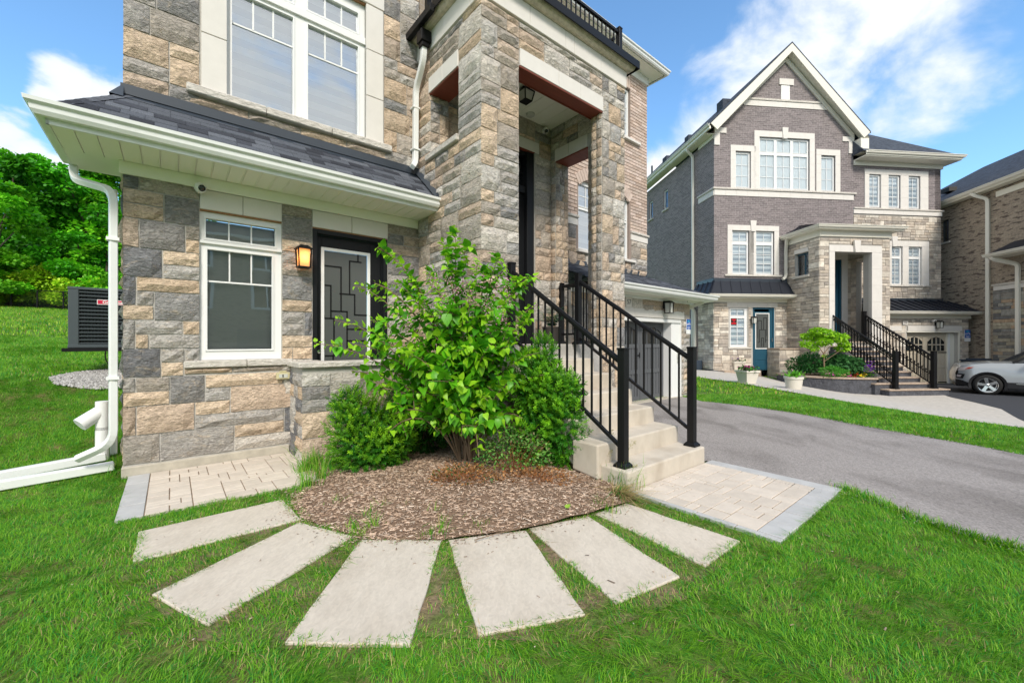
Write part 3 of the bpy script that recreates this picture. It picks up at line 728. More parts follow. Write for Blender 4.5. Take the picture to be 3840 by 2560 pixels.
# ---- windows of the near house
window(H, .60, 1.39, 1.145, 2.775, .03, [(.655, 1.325, 2.487, 2.705), (.668, 1.292, 1.262, 2.365)],
       [(.860, .874, 2.487, 2.705), (1.077, 1.091, 2.487, 2.705), (.866, .880, 2.02, 2.365), (1.077, 1.091, 2.02, 2.365), (.668, 1.292, 2.008, 2.026)],
       'glass_low', blind='grey', bars=[(.60, 1.39, 2.425, 2.455)], name='window')  # the grey blind is added, it lifts the near-black glass to mid grey
mh = MB(); mh.box(.60, 1.39, .0, .06, 2.775, 2.79); mh.box(1.735, 2.712, -.002, .06, 2.775, 2.79); mh.build('lintel_underside', MT['raw_wood'], H)
sl = MB(); sl.box(.465, 1.03, -.055, .06, 1.067, 1.142); sl.box(1.035, 1.50, -.055, .06, 1.067, 1.142); sl.build('window_sill', MT['rock_sill'], H, bevel=.008)
for (a, b) in ((.602, .992), (.998, 1.388), (1.733, 2.215), (2.221, 2.714)):
    x = MB(); x.box(a, b, -.016, .1, 2.793, 3.0); x.build('lintel_block', MT['cast_stone'], H, bevel=.003)
x = MB(); x.box(.990, 1.0, -.01, .1, 2.793, 3.0); x.box(2.213, 2.223, -.01, .1, 2.793, 3.0); x.build('lintel_joint', MT['brick_mortar'], H)
gl = [(.895, 1.522, 4.135, 5.345), (1.692, 2.318, 4.135, 5.345), (.895, 1.522, 5.53, 5.80), (1.692, 2.318, 5.53, 5.80)]
mu = []
for a in (.895, 1.692):
    for k in (.335, .665): mu += [(a + k * .627 - .009, a + k * .627 + .009, 4.995, 5.345), (a + k * .627 - .009, a + k * .627 + .009, 5.53, 5.80)]
    mu += [(a, a + .627, 4.985, 5.005)]
window(H, .842, 2.41, 4.09, 5.94, .05, gl, mu, 'glass_up', blind=True, zebra=.09, bars=[(.842, 2.41, 5.40, 5.49)])
x = MB(); x.box(.842, 2.41, .0, .05, 5.94, 5.952); x.build('window_head', MT['raw_wood'], H)
for (a, b, c, d) in ((.614, .842, 4.09, 4.70), (.614, .842, 4.706, 5.32), (.614, .842, 5.326, 5.94), (2.41, 2.644, 4.09, 4.695), (2.41, 2.644, 4.701, 5.325), (2.41, 2.644, 5.331, 5.94), (.60, 1.62, 5.955, 6.2), (1.625, 2.66, 5.955, 6.2)):
    x = MB(); x.box(a, b, -.028, .2, c + .002, d - .002); x.build('trim_panel', MT['cast_stone'], H, bevel=.003)
sl = MB()
for a, b in ((.485, 1.22), (1.226, 1.95), (1.956, 2.755)): sl.box(a, b, -.085, .06, 4.0, 4.088)
sl.build('window_sill', MT['rock_sill'], H, bevel=.01)
# arched window, upper window of the brick wing
window(H, 7.30, 9.20, 3.38, 5.10, .56, [(7.36, 8.2, 3.44, 4.30), (8.3, 9.14, 3.44, 4.30), (7.36, 8.2, 4.38, 4.86), (8.3, 9.14, 4.38, 4.86)],
       grid_mun(7.36, 8.2, 4.38, 4.86, 3, 2) + grid_mun(8.3, 9.14, 4.38, 4.86, 3, 2), 'glass_up', blind=True, zebra=.1)
sp = MB()
for i in range(12):
    t0, t1 = -1 + 2 * i / 12, -1 + 2 * (i + 1) / 12; p, q = ap(t0, .12), ap(t1, .12)
    sp.add([(p[0], .49, p[1]), (q[0], .49, q[1]), (q[0], .49, 5.3), (p[0], .49, 5.3)], [(0, 1, 2, 3)], 0, (.56, .45, .39))
window(H, 7.5, 9.24, 6.40, 7.65, .56, [(7.56, 8.33, 6.46, 7.59), (8.41, 9.18, 6.46, 7.59)], grid_mun(7.56, 8.33, 6.46, 7.59, 2, 3) + grid_mun(8.41, 9.18, 6.46, 7.59, 2, 3), 'glass_up', blind=True)
x = MB(); x.box(7.22, 9.4, .42, .6, 3.32, 3.378); x.box(7.3, 9.6, .42, .6, 6.335, 6.398); x.build('window_sill', MT['cast_stone'], H, bevel=.005)
x = MB()
for a, b in ((6.0, 7.28), (9.25, 10.02)): x.box(a, b, .44, .6, 4.06, 4.115)
x.build('ledge', MT['rock_sill'], H, bevel=.008)
for a, b in ((6.0, 6.6), (6.606, 7.26), (9.26, 9.99)):
    x = MB(); x.box(a, b, .475, .6, 3.90, 4.057); x.build('trim_panel', MT['cast_stone'], H, bevel=.003)

# ---- side door
d = MB()
d.box(1.735, 1.79, -.01, .12, 0, 2.775); d.box(2.657, 2.712, -.01, .12, 0, 2.775); d.box(1.79, 2.657, -.01, .12, 2.72, 2.775)
d.box(1.79, 1.80, .03, .12, 0, 2.72); d.box(2.647, 2.657, .03, .12, 0, 2.72)
dr = d.build('door_frame', MT['black_door'], H, bevel=.004)
d = MB(); holes_plate(d, 1.80, 2.647, .12, 2.715, [(1.862, 2.482, .55, 2.56)], 'f', .07, .045)
dl = d.build('door', MT['black_door'], H, bevel=.003)
d = MB(); holes_plate(d, 1.852, 2.492, .54, 2.57, [(1.892, 2.452, .58, 2.53)], 'f', .055, .02); d.build('glass_trim', MT['white_vinyl'], dl, bevel=.004)
d = MB(); d.box(1.892, 2.452, .078, .084, .58, 2.53); d.build('frosted_glass', MT['frost_dark'], dl)
d = MB()
def line(x0, z0, x1, z1, w_=.016):
    X = lambda t: 1.892 + .56 * t; Z = lambda t: .58 + 1.95 * t
    d.box(min(X(x0), X(x1)) - w_ / 2, max(X(x0), X(x1)) + w_ / 2, .071, .077, min(Z(z0), Z(z1)) - w_ / 2, max(Z(z0), Z(z1)) + w_ / 2)
for q in ((0, .90, .38, .90), (.38, .90, .38, .60), (.15, .60, .52, .60), (0, .77, .15, .77), (.15, .77, .15, .55), (0, .55, .22, .55), (.22, .55, .22, .30), (0, .30, .22, .30),
          (.58, .95, .85, .95), (.58, .95, .58, .72), (.36, .72, .7, .72), (.7, .72, .7, .58), (.7, .58, 1, .58), (.52, .6, .52, .34), (.52, .48, 1, .48), (.52, .40, .95, .40), (.78, .95, .78, 1.0), (.2, .3, .2, .06), (.4, .22, .4, .0), (.7, .25, .7, 0), (.1, .2, .75, .2), (.52, .34, .75, .34)): line(*q)
d.build('lead_pattern', MT['black_paint'], dl)
d = MB(); d.lathe([(.028, 0), (.028, -.012), (.012, -.014), (.012, -.04), (.026, -.045), (.03, -.06), (.022, -.075), (0.001, -.078)], (1.828, .07, 1.02), 14, ax='y')
d.lathe([(.024, 0), (.024, -.012), (.001, -.014)], (1.828, .07, 1.22), 14, ax='y'); d.build('handle', MT['chrome'], dl, smooth='auto')
# ---- front door in the porch
d = MB(); d.box(4.0, 4.06, -.2, -.05, 1.31, 4.66); d.box(5.14, 5.30, -.235, -.05, 1.31, 4.66); d.box(4.06, 5.14, -.2, -.05, 4.58, 4.66); d.box(4.06, 5.14, -.2, -.05, 3.93, 4.05)
fdr = d.build('door_frame', MT['black_door'], H, bevel=.005)
d = MB(); holes_plate(d, 4.06, 5.14, 1.33, 3.93, [(4.26, 4.93, 1.75, 3.78)], 'f', -.15, .05); fl = d.build('door', MT['black_door'], H, bevel=.003)
d = MB(); holes_plate(d, 4.25, 4.94, 1.74, 3.79, [(4.29, 4.90, 1.78, 3.75)], 'f', -.165, .02); d.build('glass_trim', MT['white_vinyl'], fl)
d = MB(); d.box(4.29, 4.90, -.14, -.13, 1.78, 3.75); d.build('frosted_glass', MT['frost_dark'], fl)
d = MB(); d.quad((4.06, -.12, 4.05), (5.14, -.12, 4.05), (5.14, -.12, 4.58), (4.06, -.12, 4.58)); d.build('transom_pane', MT['glass_low'], fdr)
d = MB(); d.box(4.4, 4.415, -.135, -.12, 4.05, 4.58); d.box(4.78, 4.795, -.135, -.12, 4.05, 4.58); d.box(4.06, 5.14, -.135, -.12, 4.30, 4.315); d.build('glazing_bars', MT['black_door'], fdr)
d = MB(); d.box(4.0, 5.3, 0, .02, 1.3, 4.66); d.build('room_behind', MT['room'], fdr)
# ---- cast stone lintels and friezes of the porch, with the red timber under them
def blocks(bs, name='lintel_block', m='cast_stone', orient='f'):
    for (a, b, p0, p1, z0, z1) in bs:
        x = MB()
        if orient == 'f': x.box(a + .002, b - .002, p0, p1, z0, z1)
        else: x.box(p0, p1, a + .002, b - .002, z0, z1)
        x.build(name, MT[m], H, bevel=.003)
blocks([(3.79, 4.50, -1.622, -1.45, 4.87, 5.088), (4.50, 4.95, -1.622, -1.45, 4.87, 5.088), (4.95, 5.47, -1.622, -1.45, 4.87, 5.088)])
blocks([(-1.105, -.72, 3.178, 3.35, 4.865, 5.075), (-.72, -.335, 3.178, 3.35, 4.865, 5.075)], orient='l')
blocks([(-1.13, -.70, 5.68, 5.9, 4.58, 4.79), (-.70, -.37, 5.68, 5.9, 4.58, 4.79)], orient='l')
blocks([(3.95, 4.66, -.268, -.05, 4.67, 4.85), (4.66, 5.40, -.268, -.05, 4.67, 4.85)])
blocks([(3.17, 3.95, -1.635, -1.4, 5.445, 5.70), (3.95, 4.62, -1.635, -1.4, 5.445, 5.70), (4.62, 4.80, -1.635, -1.4, 5.445, 5.70), (4.80, 5.4, -1.635, -1.4, 5.445, 5.70), (5.4, 6.05, -1.635, -1.4, 5.445, 5.70)], 'frieze_block')
blocks([(-1.395, -.75, 3.168, 3.4, 5.445, 5.70), (-.75, -.002, 3.168, 3.4, 5.445, 5.70)], 'frieze_block', orient='l')
blocks([(-1.395, -.75, 5.85, 6.052, 5.445, 5.70), (-.75, -.002, 5.85, 6.052, 5.445, 5.70)], 'frieze_block', orient='l')
x = MB(); x.box(3.79, 5.46, -1.615, -1.4, 4.845, 4.869); x.box(3.19, 3.5, -1.10, -.345, 4.842, 4.864); x.box(5.69, 6.02, -1.13, -.38, 4.557, 4.579); x.box(3.79, 5.46, -1.4, -1.385, 4.83, 5.215); x.box(3.5, 3.512, -1.1, -.345, 4.86, 5.1)
x.box(4.0, 5.3, -.262, -.2, 4.655, 4.669)
x.build('timber_lintel', MT['wood_red'], H, bevel=.003)
x = MB()                                                            # moulding under the balcony edge
PRM = [(0, 0), (.05, 0), (.08, .025), (.095, .055), (.1, .075), (0, .075)]
x.sweep(PRM, [(3.168, -.02, 5.70), (3.168, -1.635, 5.70), (6.052, -1.635, 5.70), (6.052, -.02, 5.70)])
x.build('cornice', MT['coping'], H)
x = MB(); x.box(3.05, 6.19, -1.765, -.01, 5.776, 5.79); x.box(3.04, 6.2, -1.78, -1.765, 5.74, 5.86); x.box(3.035, 3.05, -1.765, -.01, 5.74, 5.86); x.box(6.19, 6.205, -1.765, -.01, 5.74, 5.86); x.build('balcony_edge', MT['black_paint'], H, bevel=.003)
x = MB(); x.box(2.98, 3.05, -.75, -.01, 5.70, 5.80); x.box(3.01, 3.16, -.46, -.30, 5.50, 5.66); x.box(3.03, 3.14, -.44, -.32, 5.44, 5.52)
x.build('conductor_box', MT['black_paint'], H, bevel=.006)
x = MB()
for i in range(8): x.box(3.5 + i * .275, 3.5 + i * .275 + .268, -1.385, -.262, 5.2, 5.215)
for i in range(8):
    y = MB(); y.box(3.502 + i * .275, 3.5 + i * .275 + .27, -1.383, -.262, 5.195, 5.209); y.build('ceiling_board', MT['soffit'], H, bevel=.004)
x = MB(); x.box(3.14, 3.5, -1.135, -.30, 3.905, 3.985); x.build('opening_sill', MT['rock_sill'], H, bevel=.008)
# ---- landing
x = MB(); x.box(3.5, 5.70, -1.6, -.25, 1.14, 1.31); x.build('landing', MT['concrete'], H, bevel=.012)

# ---- shingle skirt roof over the side door
EV, EL, ZE = -.60, -.43, 3.285
def roofz(v): return ZE + (v - EV) / (0 - EV) * (3.80 - ZE)
rb = MB()
rb.add([(EL, EV, ZE - .012), (3.2, EV, ZE - .012), (3.2, 0, 3.788), (0, 0, 3.788), (EL, .55, ZE - .012), (0, .55, 3.788)], [(0, 1, 2, 3), (0, 3, 5, 4), (4, 5, 3), ])
rb.quad((EL, .55, ZE - .13), (EL, .55, ZE - .012), (0, .55, 3.788), (0, .55, ZE - .13)); 
roof1 = rb.build('skirt_roof', MT['far_shingle'], H)
sh = 0
SHC = [(.092, .100, .118), (.05, .054, .066), (.118, .128, .15), (.040, .043, .053), (.095, .104, .124), (.06, .065, .08)]
rows = 7; sl_ = math.hypot(.6, .515)
for r in range(rows):
    v0 = EV - .012 + .6 * r / rows; v1 = v0 + .6 / rows * 1.5
    z0 = roofz(v0) + .010; z1 = roofz(min(v1, 0)) + .004; v1 = min(v1, 0)
    x = EL * (1 - r / rows) - (.0 if r % 2 else .07); xe = 3.19
    while x < xe:
        w_ = rnd.choice((.14, .17, .20, .24)); xa, xb = max(x, EL * (1 - r / rows)), min(x + w_ - .003, xe)
        if xb - xa > .02:
            k = rnd.random(); t = .008 if k < .5 else .003
            c = rnd.choice(SHC); y = MB(); j = rnd.uniform(-.004, .004)
            xu = min(xb, max(xa, EL * (1 - (r + 1.5) / rows))); y.add([(xa, v0 + j, z0 - .006), (xb, v0 + j, z0 - .006), (xb, v0 + j, z0 + t), (xa, v0 + j, z0 + t), (xu, v1, z1), (xb, v1, z1)], [(0, 1, 2, 3), (3, 2, 5, 4), (0, 3, 4), (1, 5, 2), (0, 4, 5, 1)], 0, c)
            if sh < 300: y.build('shingle', MT['shingle'], roof1); sh += 1
        x += w_
hs = MB()
for i in range(9):                                                  # hip and left return
    a = i / 9; b = (i + 1.4) / 9
    pa = Vector((EL * (1 - a), EV * (1 - a), ZE + .515 * a + .012)); pb = Vector((EL * (1 - b), EV * (1 - b), ZE + .515 * b + .006))
    sdv = Vector((EV, -EL, 0)).normalized() * .075
    hs.add([tuple(pa - sdv - Vector((0, 0, .03))), tuple(pa), tuple(pa + sdv - Vector((0, 0, .03))), tuple(pb - sdv - Vector((0, 0, .03))), tuple(pb), tuple(pb + sdv - Vector((0, 0, .03)))], [(0, 1, 4, 3), (1, 2, 5, 4), (0, 2, 1)], 0, rnd.choice(SHC))
for r in range(9):
    u0 = EL * (1 - r / 9); u1 = min(-.002, EL * (1 - (r + 1.5) / 9)); z0 = ZE + .515 * r / 9 + .004; z1 = ZE + .515 * (r + 1.5) / 9 + .002; v = EV * (1 - r / 9) + .03
    while v < .55:
        e = min(v + rnd.choice((.12, .15)), .55); v_ = max(v, EV * (1 - (r + 1.5) / 9) + .03); hs.add([(u0, v, z0), (u0, e - .004, z0), (u1, max(e - .004, v_ + .001), z1), (u1, v_, z1), (u0, v, z0 - .01), (u0, e - .004, z0 - .01)], [(0, 1, 2, 3), (0, 4, 5, 1)], 0, rnd.choice(SHC)); v = e
hs.build('hip_shingles', MT['shingle'], roof1, kind='stuff')
x = MB()
x.add([(-.02, -.10, 3.73), (3.2, -.10, 3.73), (3.2, -.012, 3.80), (-.02, -.012, 3.80), (-.02, -.012, 3.875), (3.2, -.012, 3.875)], [(0, 1, 2, 3), (3, 2, 5, 4)])
x.box(-.025, 3.2, -.028, -.012, 3.80, 3.90); x.add([(-.10, -.10, 3.74), (0, -.10, 3.74), (0, .10, 3.74), (-.10, .10, 3.74), (-.005, -.01, 3.90), (0, -.01, 3.90), (0, .1, 3.90), (-.005, .1, 3.90)], [(0, 1, 5, 4), (1, 2, 6, 5), (2, 3, 7, 6), (3, 0, 4, 7)])
x.add([(3.13, EV - .03, ZE + .02), (3.185, EV - .03, ZE + .09), (3.185, -.02, 3.90), (3.13, -.02, 3.83)], [(0, 1, 2, 3)]); x.box(3.155, 3.187, EV - .03, EV - .0, ZE - .02, ZE + .09)
x.build('flashing', MT['flashing'], roof1)
g = MB(); g.sweep(GUT, [(EL, .55, ZE), (EL, EV, ZE), (3.17, EV, ZE)]); g.build('gutter', MT['white_metal'], H)
g = MB(); g.box(EL, 3.19, EV, EV + .02, ZE - .16, ZE - .01); g.box(EL, EL + .02, EV, .55, ZE - .16, ZE - .01); g.box(EL, 0, .53, .55, ZE - .15, ZE); g.build('fascia', MT['white_metal'], H)
i = 0; a = EL + .02
while a < 3.18:
    b = min(a + .138, 3.18); y = MB(); y.box(a + .003, b - .003, EV + .02, -.03, ZE - .155, ZE - .146); y.box(b - .012, b - .003, EV + .02, -.03, ZE - .162, ZE - .155)
    y.build('soffit_board', MT['soffit'], H); a = b
y = MB(); y.box(EL + .02, -.0, -.03, .53, ZE - .155, ZE - .148); y.box(EL + .02, 3.18, EV + .02, .0, ZE - .143, ZE - .14); y.build('soffit_panel', MT['soffit'], H)
y = MB(); y.box(-.035, 3.17, -.045, -.012, 3.005, ZE - .157); y.box(-.035, -.01, -.012, .55, 3.005, ZE - .157); y.build('frieze_board', MT['soffit'], H, bevel=.003)
# ---- roof over the garage
EG, UG, ZG = -.87, 10.77, 2.475
rb = MB(); rb.add([(6.02, EG, ZG), (UG, EG, ZG), (9.97, .5, 3.03), (6.02, .5, 3.03), (UG, 6, ZG), (9.97, 6, 3.03)], [(0, 1, 2, 3), (1, 4, 5, 2)])
roof2 = rb.build('garage_roof', MT['far_shingle'], H)
sg = MB()
for r in range(14):
    v0 = EG + 1.37 * r / 14; v1 = v0 + 1.37 / 14 * 1.3; xq = UG - .8 * (r + 1.3) / 14; z0 = ZG + .555 * r / 14 + .012; z1 = z0 + .555 / 14 * 1.3 - .006; x = 6.02 + rnd.random() * .1; xe = UG - .8 * r / 14
    while x < xe - .02:
        e = min(x + rnd.choice((.14, .17, .2)), xe); sg.add([(x, v0, z0), (e - .004, v0, z0), (min(e - .004, xq), v1, z1), (min(x, xq), v1, z1), (x, v0, z0 - .012), (e - .004, v0, z0 - .012)], [(0, 1, 2, 3), (0, 4, 5, 1)], 0, rnd.choice(SHC)); x = e
sg.build('shingles', MT['shingle'], roof2, kind='stuff')
x = MB(); x.add([(6.02, .38, 3.0), (9.98, .38, 3.0), (9.98, .48, 3.04), (6.02, .48, 3.04), (9.98, .48, 3.14), (6.02, .48, 3.14)], [(0, 1, 2, 3), (3, 2, 4, 5)]); x.build('flashing', MT['flashing'], roof2)
g = MB(); g.sweep(GUT, [(6.06, EG, ZG), (UG, EG, ZG), (UG, 6, ZG)]); g.build('gutter', MT['white_metal'], H)
g = MB(); g.box(6.02, UG, EG, EG + .02, ZG - .15, ZG - .01); g.box(6.02, UG - .01, EG + .02, -.44, ZG - .15, ZG - .145); g.box(10.38, UG, -.44, 6, ZG - .15, ZG - .145); g.build('soffit_panel', MT['soffit'], H)
g = MB(); g.box(6.02, 10.42, -.485, -.452, 2.27, ZG - .15); g.build('frieze_board', MT['white_metal'], H)
for a, b in ((6.4, 6.92), (6.92, 7.45), (7.45, 8.0), (8.0, 8.55), (8.55, 9.08), (9.08, 9.57), (9.57, 10.088)):
    x = MB(); x.box(a + .003, b - .003, -.475, -.3, 1.885, 2.07); x.build('lintel_block', MT['cast_stone'], H, bevel=.003)
x = MB(); x.box(9.56, 9.97, -.43, -.20, -.02, 1.85); x.box(9.95, 9.972, -.46, -.43, -.02, 1.86); x.box(6.5, 9.97, -.46, -.20, 1.79, 1.87); x.box(6.5, 6.58, -.46, -.2, -.02, 1.8); x.build('garage_door_frame', MT['white_vinyl'], H, bevel=.006)
gd = MB(); gd.box(6.58, 9.56, -.20, -.15, 0, 1.79); gdo = gd.build('garage_door', MT['grey_door'], H)
for k in range(3):
    a, b = 6.58 + k * .993, 6.58 + (k + 1) * .993; y = MB()
    y.box(a + .008, a + .09, -.225, -.20, .01, 1.78); y.box(b - .09, b - .008, -.225, -.20, .01, 1.78)
    for z in (.02, .62, 1.2, 1.68): y.box(a + .09, b - .09, -.225, -.20, z, z + .09)
    for j in range(7): xx = a + .09 + (b - a - .18) * (j + .5) / 7; y.box(xx - .035, xx + .035, -.212, -.20, .11, .62); y.box(xx - .035, xx + .035, -.212, -.20, .71, 1.2)
    for j in (1, 2, 3): xx = a + .09 + (b - a - .18) * j / 4; y.box(xx - .012, xx + .012, -.218, -.20, 1.29, 1.68)
    n = 8
    for j in range(n):
        t0, t1 = j / n, (j + 1) / n; f = lambda t: 1.68 - .13 * (2 * t - 1) ** 2
        X0, X1 = a + .09 + (b - a - .18) * t0, a + .09 + (b - a - .18) * t1
        y.add([(X0, -.22, f(t0)), (X1, -.22, f(t1)), (X1, -.22, 1.70), (X0, -.22, 1.70)], [(0, 1, 2, 3)])
    y.build('door_panel', MT['grey_door'], gdo)
    y = MB(); y.box(a + .09, b - .09, -.205, -.201, 1.29, 1.68); y.build('pane', MT['car_glass'], gdo)
y = MB(); y.bar((8.53, -.245, .98), (8.53, -.245, 1.1), .015, .015); y.bar((8.46, -.24, 1.04), (8.53, -.24, 1.04), .015, .02); y.build('handle', MT['black_paint'], gdo)
y = MB(); y.box(9.80, 9.87, -.475, -.43, .95, 1.05); y.box(9.815, 9.855, -.47, -.43, .85, 1.2); y.build('keypad', MT['frosted'], gdo)

# ---- downspouts of the near house
def spout(pts, w_, m, parent=H, elbow=True, name='downspout', d_=None):
    mb = MB(); P_ = [Vector(p) for p in pts]; mb.tube(P_, w_ * .72, 4, sq=(0, 1, 0))
    o = mb.build(name, m, parent, bevel=.006)
    return o
def smoothpath(pts, n=5, r=.35):
    P_ = [Vector(p) for p in pts]; out_ = [P_[0]]
    for i in range(1, len(P_) - 1):
        a, b, c = P_[i - 1], P_[i], P_[i + 1]; p = b + (a - b).normalized() * min(r, (a - b).length * .45); q = b + (c - b).normalized() * min(r, (c - b).length * .45)
        for k in range(n + 1): t = k / n; out_.append(p * (1 - t) ** 2 + b * 2 * t * (1 - t) + q * t * t)
    out_.append(P_[-1]); return out_
spout(smoothpath([(-.40, .46, 3.17), (-.40, .40, 2.98), (-.075, -.03, 2.82), (-.075, -.03, .36), (-.34, .10, .22)], 5, .13), .060, MT['white_metal'])
spout(smoothpath([(-.12, .62, 3.0), (-.12, .62, .12)], 2, .1), .055, MT['white_metal'])
for z in (2.33, .98): x = MB(); x.bar((-.075, -.03, z), (-.075, -.03, z + .03), .094, .094); x.build('strap', MT['white_metal'], H)
spout(smoothpath([(3.085, -.38, 5.48), (3.085, -.36, 5.28), (3.10, -.10, 5.0), (3.10, -.085, 3.95), (3.02, -.16, 3.84)], 5, .1), .07, MT['white_metal'])
for z in (4.72, 4.12): x = MB(); x.bar((3.10, -.085, z), (3.10, -.085, z + .02), .106, .106); x.build('strap', MT['white_metal'], H)
spout(smoothpath([(10.6, -.70, 2.32), (10.45, -.40, 2.2), (10.43, -.30, 2.0), (10.43, -.30, .05)], 4, .08), .07, MT['far_trim'])
# round white vent pipe behind the corner
x = MB(); x.tube([(-.20, .50, .42), (-.20, .50, .62), (-.20, .50, .72)], .055, 14); x.tube([(-.20, .52, .62), (-.36, .44, .50)], [.068, .072], 14); x.tube([(-.20, .5, .1), (-.20, .5, .45)], .055, 14)
x.build('vent_pipe', MT['white_vinyl'], H, smooth='auto')
# ================================================================ THE GROUND
def drape(poly, name, m, zo, step=.6, top=None, kind='structure', edge=0):
    """polygon (world xy) laid over the terrain at height zo, cut on a grid so that it follows the slope"""
    bm = bmesh.new(); vs = [bm.verts.new((p[0], p[1], 0)) for p in poly]; bm.faces.new(vs)
    xs = [p[0] for p in poly]; ys = [p[1] for p in poly]
    for ax, lo, hi in ((0, min(xs), max(xs)), (1, min(ys), max(ys))):
        k = math.ceil(lo / step) * step
        while k < hi:
            co = (k, 0, 0) if ax == 0 else (0, k, 0); no = (1, 0, 0) if ax == 0 else (0, 1, 0)
            bmesh.ops.bisect_plane(bm, geom=bm.verts[:] + bm.edges[:] + bm.faces[:], plane_co=co, plane_no=no); k += step
    if bm.faces and sum(f.normal.z for f in bm.faces) < 0: bmesh.ops.reverse_faces(bm, faces=bm.faces[:])
    for v in bm.verts: v.co.z = terr(v.co.x, v.co.y) + zo
    if edge:
        be = [e for e in bm.edges if len(e.link_faces) == 1]
        r = bmesh.ops.extrude_edge_only(bm, edges=be); 
        for v in [g for g in r['geom'] if isinstance(g, bmesh.types.BMVert)]: v.co.z -= edge
    me = bpy.data.meshes.new(name); bm.to_mesh(me); bm.free(); me.materials.append(m)
    o = bpy.data.objects.new(name, me); C.objects.link(o); o['kind'] = kind
    return o
gx = sorted(set([-900, -500, -300, -200, -140] + list(np.arange(-100, -24, 2.)) + list(np.arange(-24, 30, .4)) + list(np.arange(30, 100, 4.)) + [140, 200, 400, 900]))
gy = sorted(set([-900, -300, -100, -50, -25, -12] + list(np.arange(-6, 30, .4)) + list(np.arange(30, 100, 3.)) + [150, 250, 500, 1200]))
GX, GY = np.meshgrid(gx, gy); V = np.stack([GX.ravel(), GY.ravel(), terr_np(GX.ravel(), GY.ravel()) - .01], 1)
nx_ = len(gx); idx = np.arange(len(gx) * len(gy)).reshape(len(gy), nx_)
Fq = np.stack([idx[:-1, :-1].ravel(), idx[:-1, 1:].ravel(), idx[1:, 1:].ravel(), idx[1:, :-1].ravel()], 1)
fast_mesh('ground', V, Fq, MT['soil'], smooth=True, kind='structure')

px = lambda L_: [gt(x, y) for x, y in L_]
garageL, garageR = A1.w(5.2, -.45), A1.w(9.97, -.45)
edge_up = px([(1612, 922), (1700, 931), (1830, 950), (1960, 975), (2100, 1000), (2230, 1022), (2352, 1046)]) 
edge_lo = px([(2352, 1266), (2230, 1234), (2100, 1190), (2000, 1148), (1936, 1122), (1899, 1140), (1622, 1059)])
def ext(a, b, d): L_ = math.hypot(b[0] - a[0], b[1] - a[1]); return (b[0] + (b[0] - a[0]) / L_ * d, b[1] + (b[1] - a[1]) / L_ * d)
driveway = [A1.w(4.94, -.3), A1.w(9.95, -.3), A1.w(9.95, -.7)] + edge_up + [ext(edge_up[-2], edge_up[-1], 14), ext(edge_lo[1], edge_lo[0], 14)] + edge_lo + [A1.w(4.94, -3.4)]
drape(driveway, 'driveway', MT['asphalt'], .006)
upper = px([(1600, 866), (1700, 880), (1830, 903), (1960, 926), (2100, 948), (2230, 968), (2352, 984)])
strip = edge_up + [ext(edge_up[-2], edge_up[-1], 14)] + [ext(upper[-2], upper[-1], 14)] + upper[::-1]
h2walk = upper[:1] + upper[1:] + [ext(upper[-2], upper[-1], 14)] + px([(2352, 968), (2300, 940), (2240, 925), (2185, 913), (2160, 905)]) + [A2.w(6.0, -4.3), A2.w(3.0, -3.9), A2.w(1.8, -2.6), A2.w(2.2, -.2), A2.w(0.0, -.05), A2.w(-.6, .9), A2.w(-1.8, 2.5), A1.w(10.8, 1.5), A1.w(10.6, -.4)]
drape(h2walk, 'path', MT['walk'], .012)
h2drive = [A2.w(6.2, -4.4), A2.w(6.0, -1.9), A2.w(7.0, -.85), A2.w(14.5, -.85), A2.w(20, -.85), (34, 17), (34, 5), ext(upper[-2], upper[-1], 14)] + px([(2352, 968), (2300, 940), (2240, 925), (2185, 913)])
drape(h2drive, 'neighbour_driveway', MT['new_asphalt'], .017)
# ---- bare earth showing between the flagstones
sc0 = gt(1010, 1180); drape([(sc0[0] + 1.95 * math.cos(k / 28 * 6.283) * (1 + .06 * math.sin(k * 2.1)), sc0[1] - .45 + .95 * math.sin(k / 28 * 6.283) * (1 + .08 * math.sin(k * 1.7))) for k in range(28)], 'bare_soil', MT['bare_soil'], -.005)
# ---- flagstone slabs in a fan
slabs = [[(318, 1222), (648, 1148), (690, 1193), (305, 1292)], [(688, 1200), (812, 1232), (478, 1436), (405, 1398), (348, 1366)],
         [(830, 1240), (1014, 1241), (942, 1481), (653, 1478)], [(1030, 1241), (1208, 1219), (1345, 1412), (1100, 1460)],
         [(1215, 1214), (1352, 1187), (1562, 1325), (1415, 1386)], [(1367, 1180), (1440, 1157), (1700, 1243), (1620, 1301)]]
slab_w = []
for k, s_ in enumerate(slabs):
    p = px(s_); slab_w.append(p)
    cx_, cy_ = sum(q[0] for q in p) / len(p), sum(q[1] for q in p) / len(p)
    # uneven sawn edge
    q2 = []
    for i in range(len(p)):
        a, b = p[i], p[(i + 1) % len(p)]; n = max(2, int(math.hypot(b[0] - a[0], b[1] - a[1]) / .12))
        for j in range(n):
            t = j / n; jj = .0 if j == 0 else rnd.uniform(-.004, .004)
            q2.append((a[0] + (b[0] - a[0]) * t + jj - cx_, a[1] + (b[1] - a[1]) * t + jj - cy_, 0))
    mb = MB(); mb.slab([(x, y, -.05) for x, y, z in q2], (0, 0, 1), .057)
    o = mb.build('flagstone', MT['flagstone'], bevel=.006, seg=2, loc=(cx_, cy_, terr(cx_, cy_)))
    o['label'] = ['pale flagstone nearest the wall paving, leftmost of the fan', 'long pale flagstone second from the left in the fan', 'widest pale flagstone, left of the grass gap in the middle of the fan',
                  'pale flagstone right of the grass gap in the middle of the fan', 'pale flagstone second from the right in the fan', 'pale flagstone beside the square paver pad, rightmost of the fan'][k]
    o['category'] = 'flagstone'; o['group'] = 'flagstones laid in a fan round the mulch bed'
